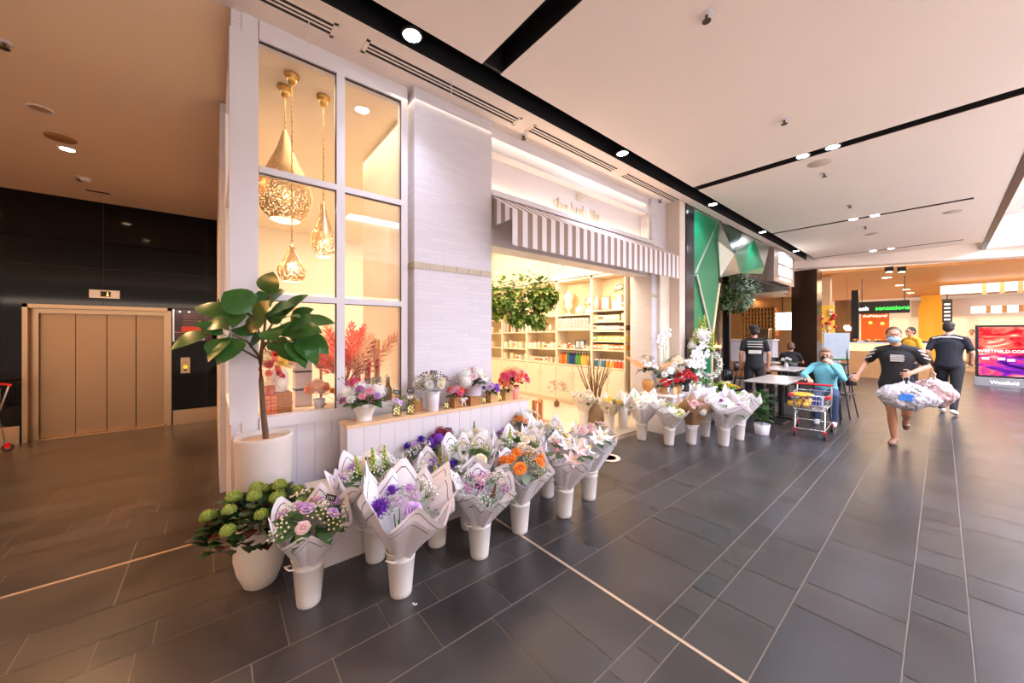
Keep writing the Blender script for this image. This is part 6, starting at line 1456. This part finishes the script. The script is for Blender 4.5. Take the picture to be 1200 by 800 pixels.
# ---- trolleys
M_wire = mat('trolley_wire',(206,204,204),.25,metal=.8,var=0); M_red = mat('trolley_red',(206,30,44),.4,var=.03); M_rub = mat('rubber',(48,44,46),.7)
def trolley(loc, rz, label, L=.74, W=.42, zb=.44, zt=.65, zh=.74, wide=.30):
    o = thing('shopping_trolley', label, 'shopping trolley', loc, rz, None); m = MB(); h = W/2
    x0, x1 = -L/2, L/2-.08
    for z, k in ((zb,.86),(zb+(zt-zb)*.35,.90),(zb+(zt-zb)*.68,.95),(zt,1.0)): m.tube([(x0/k*.97 if k < 1 else x0,-h*k,z),(x1,-h*k,z),(x1,h*k,z),(x0/k*.97 if k < 1 else x0,h*k,z)],.004 if k < 1 else .007,5,0,True)
    n = 16
    for i in range(n+1):
        x = x0+(x1-x0)*i/n
        for s in (-1,1): m.tube([(x,s*h,zt),(x,s*h*.86,zb)],.0028,4)
        m.tube([(x,-h*.86,zb),(x,h*.86,zb)],.0028,4)
    for i in range(11):
        y = -h+W*i/10
        for x in (x0,x1): m.tube([(x,y,zt),(x,y*.86,zb)],.0028,4)
    m.build('basket', M_wire, o)
    m = MB()
    for s in (-1,1):
        m.tube([(x0+.05,s*h*.8,.10),(x0+.14,s*h*.8,zb-.01),(x1-.02,s*h*.92,zb-.01)],.011,7); m.tube([(x1+.04,s*h,.10),(x1-.02,s*h,zb+.02),(x1+.07,s*h,zh)],.011,7); m.tube([(x0+.05,s*h*.8,.13),(x1+.02,s*h,.15)],.009,6)
    m.tube([(x0+.05,-h*.8,.13),(x0+.05,h*.8,.13)],.009,6); m.tube([(x1+.02,-h,.15),(x1+.02,h,.15)],.009,6); m.build('frame', M_wire, o)
    MB().cyl((x1+.07,-h-.02,zh),(x1+.07,h+.02,zh),.017,n=12).build('handle', M_red, o)
    m = MB()
    for (x, y) in ((x0,-h),(x0,h)): m.bbox(x-.02,y-.03,zt-.03,x+.07,y+.03,zt+.015,.008)
    m.build('corner_bumper', M_red, o)
    for (x, s) in ((x0+.05,-.8),(x0+.05,.8),(x1+.04,-1),(x1+.04,1)):
        w_ = MB().cyl((x+.015,s*h-.014,.055),(x+.015,s*h+.014,.055),.055,n=20).build('wheel', M_rub, o); m = MB(); m.box(x-.015,s*h-.022,.055,x+.035,s*h-.017,.12).box(x-.015,s*h+.017,.055,x+.035,s*h+.022,.12).box(x-.015,s*h-.022,.105,x+.035,s*h+.022,.125); m.build('caster_fork', M_red, o); MB().cyl((x+.015,s*h-.0165,.055),(x+.015,s*h+.0165,.055),.022,n=12).build('wheel_hub', M_chrome, w_)
    return o
trolley((7.32,1.33,0),.10,'shopping trolley with red handle in front of the woman in blue',L=.80,W=.44)
o = thing('mango_bag','net bag of yellow fruit lying in the trolley basket','fruit bag',(7.06,1.42,.452)); m = MB(); r_ = random.Random(4)
for k in range(9): m.ell((-.10+.07*(k % 4),-.10+.09*(k//4)+.02,.05+.04*(k % 2)),(.05,.045,.045),10,8)
m.build('fruit', mat('mango',(240,176,50),.45,var=.15), o); MB().ell((0,-.02,.19),(.19,.15,.03),14,8).build('printed_wrap', mat('mango_pack',(236,160,40),.4,var=.2,scale=18), o)
o = thing('grocery_packs','blue and white grocery packs in the trolley basket','groceries',(7.36,1.33,.452)); m = MB(); m.bbox(-.10,-.12,0,.0,.12,.16,.01); m.build('blue_pack', mat('blue_pack',(60,80,150),.5,var=.2), o); MB().bbox(.02,-.12,0,.12,.10,.13,.01).build('white_pack', M_white, o)
lt = on_z(-30,540,0); trolley((lt.x-.36,lt.y+.30,0),.55,'trolley with red bumper at the far left edge beside the lift',L=.95,W=.55,zb=.50,zt=.86,zh=.90)
# ================================================================ PEOPLE
def blob(name, mb, m, parent, voxel=.007, smooth=4):
    me = mb.mesh(name+'_tmp', m); o = bpy.data.objects.new(name, me); COL.objects.link(o)
    a = o.modifiers.new('r', 'REMESH'); a.mode = 'VOXEL'; a.voxel_size = voxel; a.use_smooth_shade = True
    b = o.modifiers.new('s', 'SMOOTH'); b.factor = .5; b.iterations = smooth
    dg = bpy.context.evaluated_depsgraph_get(); dg.update(); ev = bpy.data.meshes.new_from_object(o.evaluated_get(dg)); o.modifiers.clear(); o.data = ev; ev.name = name
    ev.materials.clear(); ev.materials.append(m)
    for p in ev.polygons: p.material_index = 0
    o.parent = parent; return o
SKIN = mat('skin_fair',(226,170,140),.5,var=.05,scale=8); SKIN2 = mat('skin_tan',(196,140,108),.5,var=.05,scale=8)
def lerp(a, b, t): return Vector(a).lerp(Vector(b), t)
def hand(B, el, wr, palm_n, curl=.6, s=1.0):
    """palm, four fingers of unequal length with two bends, thumb from the side of the palm"""
    el, wr = Vector(el), Vector(wr); d = (wr-el).normalized(); n = Vector(palm_n); n = (n - d*n.dot(d)).normalized(); sd = d.cross(n)
    B.ell(wr+d*.045*s, (.001,)*3, 6, 4)
    q = Matrix((sd, n, d)).transposed()
    B.ell(wr+d*.045*s, (.040*s,.016*s,.052*s), 12, 8, q); B.caps(wr, wr+d*.03*s, .024*s, .024*s, 10)
    for i, (o_, L) in enumerate(((-.031,.062),(-.0105,.074),(.0105,.07),(.031,.055))):
        p = wr + d*.085*s + sd*o_*s; a1 = (d*math.cos(curl*.6)+n*math.sin(curl*.6)+sd*o_*3).normalized(); a2 = (d*math.cos(curl*1.7)+n*math.sin(curl*1.7)+sd*o_*2).normalized()
        B.caps(wr+d*.05*s+sd*o_*.8*s, p, .009*s, .009*s, 8); k = p+a1*L*.5*s; B.caps(p, k, .0088*s, .0082*s, 8); B.caps(k, k+a2*L*.5*s, .0082*s, .0068*s, 8)
    t0 = wr+d*.025*s-sd*.030*s; t1 = t0-sd*.032*s+d*.022*s+n*.012*s; B.caps(t0, t1, .012*s, .010*s, 8); B.caps(t1, t1+(d*.9+n*.5-sd*.1).normalized()*.032*s, .010*s, .008*s, 8)
def person(label, loc, face, J, top, bottom, skin=SKIN, sleeve=.55, legs='long', hair=None, hairstyle='short', shoe=None, fat=1.0, hands=((0,-1,0),(0,-1,0)), mask=None, cap=None, headyaw=0.0, curl=.6, hem=0.0, shorts_to=.55):
    rz = math.atan2(face[0], -face[1]); o = thing('person', label, 'person', loc, rz); J = {k: Vector(v) for k, v in J.items()}
    P_, Cc, N_, H_ = J['pelvis'], J['chest'], J['neck'], J['head']
    sp = (Cc-P_).normalized(); qt = sp.to_track_quat('Z','Y').to_matrix(); X = Matrix.Identity(3)
    tw = Matrix((Vector((1,0,0)), sp.cross(Vector((1,0,0))).normalized(), sp)).transposed()
    B = MB()
    # head
    hy = Matrix.Rotation(headyaw, 3, 'Z')
    B.ell(H_+Vector((0,.005,.02)), (.074,.094,.098), 16, 12, hy); B.ell(H_+hy@Vector((0,-.022,-.045)), (.056,.066,.070), 14, 10, hy); B.ell(H_+hy@Vector((0,-.072,-.085)), (.026,.022,.022), 10, 8, hy)
    B.ell(H_+hy@Vector((0,-.098,-.018)), (.013,.018,.022), 10, 8, hy); B.ell(H_+hy@Vector((0,-.088,.03)), (.045,.02,.012), 10, 8, hy)
    for s in (-1,1): B.ell(H_+hy@Vector((s*.076,.012,-.008)), (.012,.020,.032), 8, 8, hy)
    B.ell(H_+hy@Vector((0,-.088,-.060)), (.026,.012,.009), 8, 6, hy)
    B.caps(N_-Vector((0,0,.03)), H_+Vector((0,.012,-.06)), .055*fat**.5, .050, 14)
    # torso
    B.ell(lerp(P_,Cc,.92), (.150*fat,.098*fat,.15), 18, 12, tw); B.ell(lerp(P_,Cc,.5), (.130*fat,.090*fat,.16), 18, 12, tw); B.ell(P_, (.150*fat,.105*fat,.12), 18, 12, tw)
    for s in 'LR':
        B.caps(N_-Vector((0,0,.04)), J[s+'sh'], .055, .052, 12); B.caps(J[s+'sh'], J[s+'el'], .047*fat**.6, .037, 12); B.caps(J[s+'el'], lerp(J[s+'el'],J[s+'wr'],.35), .038, .039, 12); B.caps(lerp(J[s+'el'],J[s+'wr'],.35), J[s+'wr'], .039, .025, 12)
        B.caps(J[s+'hip'], J[s+'kn'], .078*fat**.7, .052, 14); B.caps(J[s+'kn'], lerp(J[s+'kn'],J[s+'an'],.35), .052, .053, 12); B.caps(lerp(J[s+'kn'],J[s+'an'],.35), J[s+'an'], .053, .034, 12); B.caps(J[s+'an']-Vector((0,0,.03)), J[s+'toe']+Vector((0,0,.012)), .036, .026, 12)
    hand(B, J['Lel'], J['Lwr'], hands[0], curl); hand(B, J['Rel'], J['Rwr'], hands[1], curl)
    blob('body', B, skin, o, .0052, 3)
    # face
    for s in (-1,1):
        e = MB().ell(H_+hy@Vector((s*.031,-.086,.012)), (.013,.008,.008), 10, 8, hy).build('eye', mat('eye_white',(236,232,226),.3), o); MB().ell(H_+hy@Vector((s*.031,-.0925,.012)), (.006,.004,.006), 8, 6, hy).build('pupil', mat('eye_dark',(40,28,22),.2), e)
        MB().ell(H_+hy@Vector((s*.031,-.094,.036)), (.019,.005,.004), 8, 6, hy).build('eyebrow', hair or M_black, o)
    if not mask: MB().ell(H_+hy@Vector((0,-.0975,-.060)), (.022,.006,.005), 8, 6, hy).build('mouth', mat('lips',(180,96,88),.5), o)
    else:
        m = MB(); m.ell(H_+hy@Vector((0,-.052,-.050)), (.066,.062,.052), 16, 10, hy); k_ = m.build('face_mask', mask, o)
        for s in (-1,1): MB().tube([H_+hy@Vector((s*.060,-.06,-.03)), H_+hy@Vector((s*.083,.02,-.01))],.0025,4).tube([H_+hy@Vector((s*.058,-.06,-.07)), H_+hy@Vector((s*.083,.02,-.02))],.0025,4).build('ear_loop', M_white, k_)
    if hair:
        m = MB(); m.ell(H_+hy@Vector((0,.022,.045)), (.084,.094,.090), 16, 12, hy)
        m.ell(H_+hy@Vector((0,.055,.0)), (.080,.062,.085), 14, 10, hy)
        if hairstyle == 'bob':
            for s in (-1,1): m.ell(H_+hy@Vector((s*.072,.025,-.03)), (.030,.058,.085), 12, 8, hy)
            m.ell(H_+hy@Vector((0,.075,-.05)), (.075,.04,.08), 12, 8, hy); m.ell(H_+hy@Vector((0,-.055,.085)), (.068,.05,.035), 12, 8, hy)
        if hairstyle == 'bun': m.ell(H_+hy@Vector((0,.10,.09)), .045, 12, 8)
        blob('hair', m, hair, o, .008, 2)
    if cap:
        m = MB(); m.ell(H_+hy@Vector((0,.012,.055)), (.088,.106,.078), 16, 10, hy); m.ell(H_+hy@Vector((0,.07,.02)), (.07,.045,.05), 12, 8, hy); c_ = blob('cap', m, cap, o, .008, 2); MB().ell(H_+hy@Vector((0,-.12,.045)), (.065,.075,.008), 14, 6, hy).build('cap_peak', cap, c_)
    # clothes
    T = MB(); g = .016
    T.ell(lerp(P_,Cc,.95), (.150*fat+g,.098*fat+g,.165), 18, 12, tw)
    for q in range(9): T.ell(lerp(P_,Cc,-.02+.12*q), ((.152-.022*math.sin(PI*q/8))*fat**.85+g, (.108-.008*q/8)*fat+g, .12+(hem if q == 0 else 0)), 18, 12, tw)
    T.caps(N_-Vector((0,0,.05)), N_-Vector((0,0,.035)), .068, .064, 14)
    for s in 'LR':
        T.caps(N_-Vector((0,0,.042)), J[s+'sh'], .066, .062, 12)
        if sleeve <= 1: T.caps(J[s+'sh'], lerp(J[s+'sh'],J[s+'el'],sleeve), .056*fat**.6, .056, 12)
        else: T.caps(J[s+'sh'], J[s+'el'], .057, .050, 12); T.caps(J[s+'el'], lerp(J[s+'el'],J[s+'wr'],.9), .052, .038, 12)
    shirt = blob('shirt', T, top, o, .009, 12)
    L_ = MB(); L_.ell(P_, (.152*fat+.01,.108*fat+.01,.125), 18, 12, tw)
    for s in 'LR':
        if legs == 'long': L_.caps(J[s+'hip'], J[s+'kn'], .092*fat**.7, .068, 14); L_.caps(J[s+'kn'], lerp(J[s+'kn'],J[s+'an'],.94), .068, .052, 14)
        else: L_.caps(J[s+'hip'], lerp(J[s+'hip'],J[s+'kn'],shorts_to), .094*fat**.7, .082, 14)
    blob('trousers' if legs == 'long' else 'shorts', L_, bottom, o, .009, 10)
    for s in 'LR':
        S = MB(); a, t = J[s+'an'], J[s+'toe']; dn = Vector((0,0,-.038)); S.caps(a+Vector((0,.02,-.035)), t+Vector((0,0,.004)), .044, .038, 12); S.ell(lerp(a,t,.55)+Vector((0,0,-.012)), (.042,.10,.028), 12, 8)
        blob('shoe', S, shoe or M_black, o, .008, 2)
    return o, shirt
def stance(**k):
    J = dict(pelvis=(0,0,.93), chest=(0,-.01,1.30), neck=(0,-.005,1.50), head=(0,-.03,1.635), Lsh=(.175,0,1.41), Lel=(.23,.02,1.16), Lwr=(.23,-.06,.92), Rsh=(-.175,0,1.41), Rel=(-.23,.02,1.16), Rwr=(-.23,-.06,.92),
             Lhip=(.09,0,.90), Lkn=(.10,-.02,.49), Lan=(.10,.02,.085), Ltoe=(.12,-.13,.035), Rhip=(-.09,0,.90), Rkn=(-.10,-.02,.49), Ran=(-.10,.02,.085), Rtoe=(-.12,-.13,.035)); J.update(k); return J
M_blk1 = mat('black_cotton',(24,23,26),.8,var=.15,scale=10); M_navy = mat('black_navy_cotton',(28,28,38),.8,var=.12,scale=10); M_denim = mat('dark_trouser',(36,34,40),.8,var=.15,scale=14)
M_hairb = mat('hair_brown',(96,66,44),.6,var=.2,scale=40); M_haird = mat('hair_dark',(38,28,22),.6,var=.2,scale=40); M_hairg = mat('hair_greyblond',(140,112,88),.6,var=.2,scale=40); M_mask = mat('mask_blue',(150,190,226),.6); M_print = mat('shirt_print',(206,198,190),.7,var=.1); M_sand = mat('sandal_tan',(132,92,72),.6); M_shoew = mat('shoe_white',(232,232,234),.5)
# walking woman with bags
wp = on_z(1050,521,0)
o, sh = person('woman in black top and blue face mask striding with white shopping bags', (wp.x+.05,wp.y,0), (-1.0,-.12), stance(pelvis=(0,0,.90),chest=(0,-.03,1.25),neck=(0,-.05,1.43),head=(-.03,-.09,1.56),Lsh=(.175,-.03,1.345),Lel=(.30,.02,1.13),Lwr=(.13,-.20,1.05),Rsh=(-.175,-.03,1.345),Rel=(-.31,.08,1.15),Rwr=(-.40,-.06,.97),
    Lhip=(.09,0,.87),Lkn=(.10,-.06,.47),Lan=(.12,.28,.33),Ltoe=(.12,.33,.19),Rhip=(-.09,0,.87),Rkn=(-.05,-.05,.46),Ran=(-.02,-.03,.085),Rtoe=(-.06,-.17,.03)), M_blk1, M_blk1, SKIN2, .7, 'short', M_hairb, 'bun', M_sand, 1.10, ((-.6,-.4,-.2),(0,1,0)), mask=M_mask, curl=1.0, hem=.10, shorts_to=.62)
m = MB(); cz = 1.28
for k in range(5): m.box(-.07,-.170-.004*(k == 2),cz-.02*k,.06+.01*(k % 2),-.158,cz-.02*k+.011)
q = m.build('shirt_print', M_print, sh); 
for s in (-1,1):
    m = MB(); 
    for k in range(3): m.tube([(s*(.20+.028*k),-.075,1.36-.05*k),(s*(.25+.028*k),-.045,1.335-.05*k),(s*(.275+.02*k),.0,1.33-.05*k)],.010,6)
    m.build('sleeve_pattern', M_print, sh)
def carrier(loc, rz, label, s, m_, logo=None):
    o = thing('shopping_bag', label, 'shopping bag', loc, rz); r = random.Random(int(s[0]*100)); B = MB()
    B.ell((0,0,-.30), (s[0],s[1],s[2]), 16, 12); 
    for k in range(10): a = r.uniform(0,6.28); B.ell((s[0]*.6*math.cos(a), s[1]*.6*math.sin(a), -.30+r.uniform(-.5,.35)*s[2]), (s[0]*r.uniform(.3,.5), s[1]*r.uniform(.35,.55), s[2]*r.uniform(.3,.5)), 10, 8)
    B.caps((-s[0]*.4,0,-.30+s[2]*.5),(-.02,0,-.10),.05,.014,10); B.caps((s[0]*.5,0,-.30+s[2]*.5),(.02,0,-.10),.05,.014,10)
    bb_ = blob('bag_body', B, m_, o, .010, 2)
    from mathutils import noise
    for v in bb_.data.vertices:
        n_ = v.normal.copy(); p = v.co
        d_ = .036*noise.noise(p*7) + .036*abs(noise.noise(p*14)) - .014*abs(noise.noise(Vector((p.x*30,p.y*30,p.z*9))))
        v.co = p + n_*d_*(1.0 if p.z < -.14 else .25)
    MB().tube([(-.02,0,-.10),(-.03,0,-.04),(0,0,-.005),(.03,0,-.04),(.02,0,-.10)],.007,6).build('bag_handle', m_, o)
    if logo: 
        m = MB(); 
        for (x, z, w_, h_) in ((-.03,-.30,.06,.035),(-.005,-.27,.05,.02),(.01,-.325,.03,.02)): m.bbox(x-w_,-s[1]-.024,z-h_,x+w_,-s[1]-.005,z+h_,.004)
        m.build('bag_logo', logo, o)
    return o
M_plas = translucent('bag_plastic',(212,207,212),.35,.2,.03); M_plas2 = translucent('bag_plastic_pink',(216,184,180),.4,.2,.05)
# bags hang from her left hand
Mw = Matrix.Translation((wp.x+.05,wp.y,0)) @ Matrix.Rotation(math.atan2(-1,.12),4,'Z'); hp_ = Mw @ Vector((.075,-.265,1.03))
carrier(hp_, -PI/2+.2, 'white plastic shopping bag with a blue logo in the walking woman\'s hand', (.29,.14,.17), M_plas, mat('logo_blue',(60,130,220),.5))
hp2 = Mw @ Vector((.34,-.02,1.08)); carrier(hp2, -PI/2-.4, 'pinkish bulging shopping bag on the far side of the white bag', (.24,.12,.18), M_plas2)
# man in black seen from behind
wp = on_z(1112,485,0)
o, sh = person('stocky man in black seen from behind walking beside the screen', (wp.x,wp.y,0), (.98,-.18), stance(pelvis=(0,0,.97),chest=(0,-.03,1.36),neck=(0,-.04,1.57),head=(.01,-.07,1.70),Lsh=(.20,-.02,1.465),Lel=(.27,.05,1.22),Lwr=(.24,-.08,1.0),Rsh=(-.20,-.02,1.465),Rel=(-.28,-.04,1.23),Rwr=(-.24,-.22,1.04),
    Lhip=(.10,0,.93),Lkn=(.10,-.14,.52),Lan=(.10,-.05,.10),Ltoe=(.11,-.20,.04),Rhip=(-.10,0,.93),Rkn=(-.10,.06,.50),Ran=(-.10,.26,.13),Rtoe=(-.11,.13,.04)), M_navy, M_denim, SKIN, .75, 'long', M_haird, 'short', M_shoew, 1.28, ((0,-1,0),(0,-1,0)))
m = MB(); m.tube([(-.19,.118,1.49),(-.08,.138,1.52),(.08,.138,1.52),(.19,.118,1.49)],[.012,.018,.018,.012],8); m.build('shirt_stripe', M_print, sh)
# cafe worker with cap, from behind
wp = on_z(884,481,0)
o, sh = person('cafe worker in black cap and printed black shirt, back to the aisle', (wp.x,wp.y,0), (.9,.35), stance(Rel=(-.25,.0,1.16),Rwr=(-.24,-.05,.92)), M_blk1, M_denim, SKIN2, .6, 'long', M_haird, 'short', M_black, 1.08, ((0,-1,0),(0,-1,0)), cap=M_blk1)
m = MB()
for k in range(3): m.tube([(-.13,.118,1.42-.05*k),(0,.128,1.42-.05*k),(.13,.118,1.42-.05*k)],.010,6)
m.bbox(-.11,.110,1.18,.11,.122,1.25,.003); m.build('back_print', M_print, sh)
# seated woman in blue
M_sky = mat('sky_blue_knit',(120,198,214),.8,var=.08,scale=20); M_jean = mat('blue_jeans',(50,66,98),.8,var=.15,scale=14)
sx_, sy_ = 8.60, 1.36
o, sh = person('seated woman in pale blue top with her hand at her face behind the trolley', (sx_,sy_,0), (-.99,-.12), dict(pelvis=(0,0,.54),chest=(0,-.05,.90),neck=(0,-.07,1.08),head=(0,-.12,1.20),Lsh=(.165,-.05,.99),Lel=(.24,-.20,.80),Lwr=(.08,-.27,1.05),Rsh=(-.165,-.05,.99),Rel=(-.30,-.22,.84),Rwr=(-.22,-.44,.79),
    Lhip=(.09,0,.53),Lkn=(.12,-.42,.50),Lan=(.12,-.46,.085),Ltoe=(.12,-.61,.035),Rhip=(-.09,0,.53),Rkn=(-.12,-.42,.50),Ran=(-.10,-.38,.085),Rtoe=(-.10,-.53,.035)), M_sky, M_jean, SKIN, 1.5, 'long', M_hairg, 'bob', M_shoew, 1.08, ((-.5,.6,0),(0,0,-1)), mask=M_black, curl=.8)
m = MB()
for s in (-1,1): m.tube([Vector((0,-.12,1.20))+Vector((s*.031+.019*math.cos(a),-.104,.012+.015*math.sin(a))) for a in [i*PI/6 for i in range(12)]],.0025,4,0,True)
m.build('glasses', M_black, o)
# seated person in black further in, back turned
p = on_z(926,460,0); chr_ = chair((p.x,p.y,0),PI/2+.1,'black cafe chair under the seated person in black')
o, sh = person('person in black seated at a far cafe table, seen from behind', (p.x,p.y,0), (.97,.1), dict(pelvis=(0,0,.54),chest=(0,-.04,.92),neck=(0,-.06,1.10),head=(0,-.10,1.22),Lsh=(.165,-.04,1.01),Lel=(.24,-.16,.82),Lwr=(.14,-.36,.80),Rsh=(-.165,-.04,1.01),Rel=(-.24,-.16,.82),Rwr=(-.14,-.36,.80),
    Lhip=(.09,0,.53),Lkn=(.12,-.42,.50),Lan=(.12,-.44,.085),Ltoe=(.12,-.59,.035),Rhip=(-.09,0,.53),Rkn=(-.12,-.42,.50),Ran=(-.12,-.40,.085),Rtoe=(-.12,-.55,.035)), M_blk1, M_denim, SKIN2, .6, 'long', M_hairb, 'short', M_black, 1.1)
# man in yellow behind the walking woman
p = at_d(1068,430,9.6)
person('man in yellow shirt behind the walking woman', (p.x,p.y,0), (-.7,.7), stance(), mat('yellow_cotton',(236,176,50),.8,var=.08), M_denim, SKIN2, .7, 'long', M_haird, 'short', M_black, 1.15)
p = at_d(1139,430,17)
person('distant shopper in a pink top and dark shorts left of the screen', (p.x,p.y,0), (-1,.2), stance(Rwr=(-.2,-.2,1.0)), mat('pink_cotton',(236,190,180),.8,var=.08), M_denim, SKIN2, .7, 'short', M_haird, 'short', M_shoew, 1.0)
# ================================================================ LIGHT

area('lamp_shop_panel', (3.6,6.0,3.88), (0,0,0), 4.6, 5.5, 170, WARM)
area('lamp_shop_front', (4.2,4.2,3.85), (0,0,0), 3.2, 0.8, 55, WARM)
area('lamp_window_bay', (.85,4.0,3.88), (0,0,0), 0.9, .8, 8, WARM)
area('lamp_skylight', (9.5,-3.45,CZ+0.98), (0,0,0), 14.5, 2.2, 1750, (222,230,255))
area('lamp_far_hall', (24,2,3.7), (0,0,0), 10, 8, 700, (255,222,180))
area('lamp_cafe', (12.5,5.2,3.3), (0,0,0), 5, 3, 160, WARM2)
area('lamp_lobby_fill', (-5.9,6.0,3.07), (0,PI,0), .12, 4.9, 3000, WARM2)  # added fill, out of view, to brighten the lobby ceiling
area('lamp_arcade_fill', (1.0,-8.6,3.0), (PI*.75,0,0), 16, .3, 150, (255,228,206))  # invented uplight behind the camera, lifts the arcade ceiling
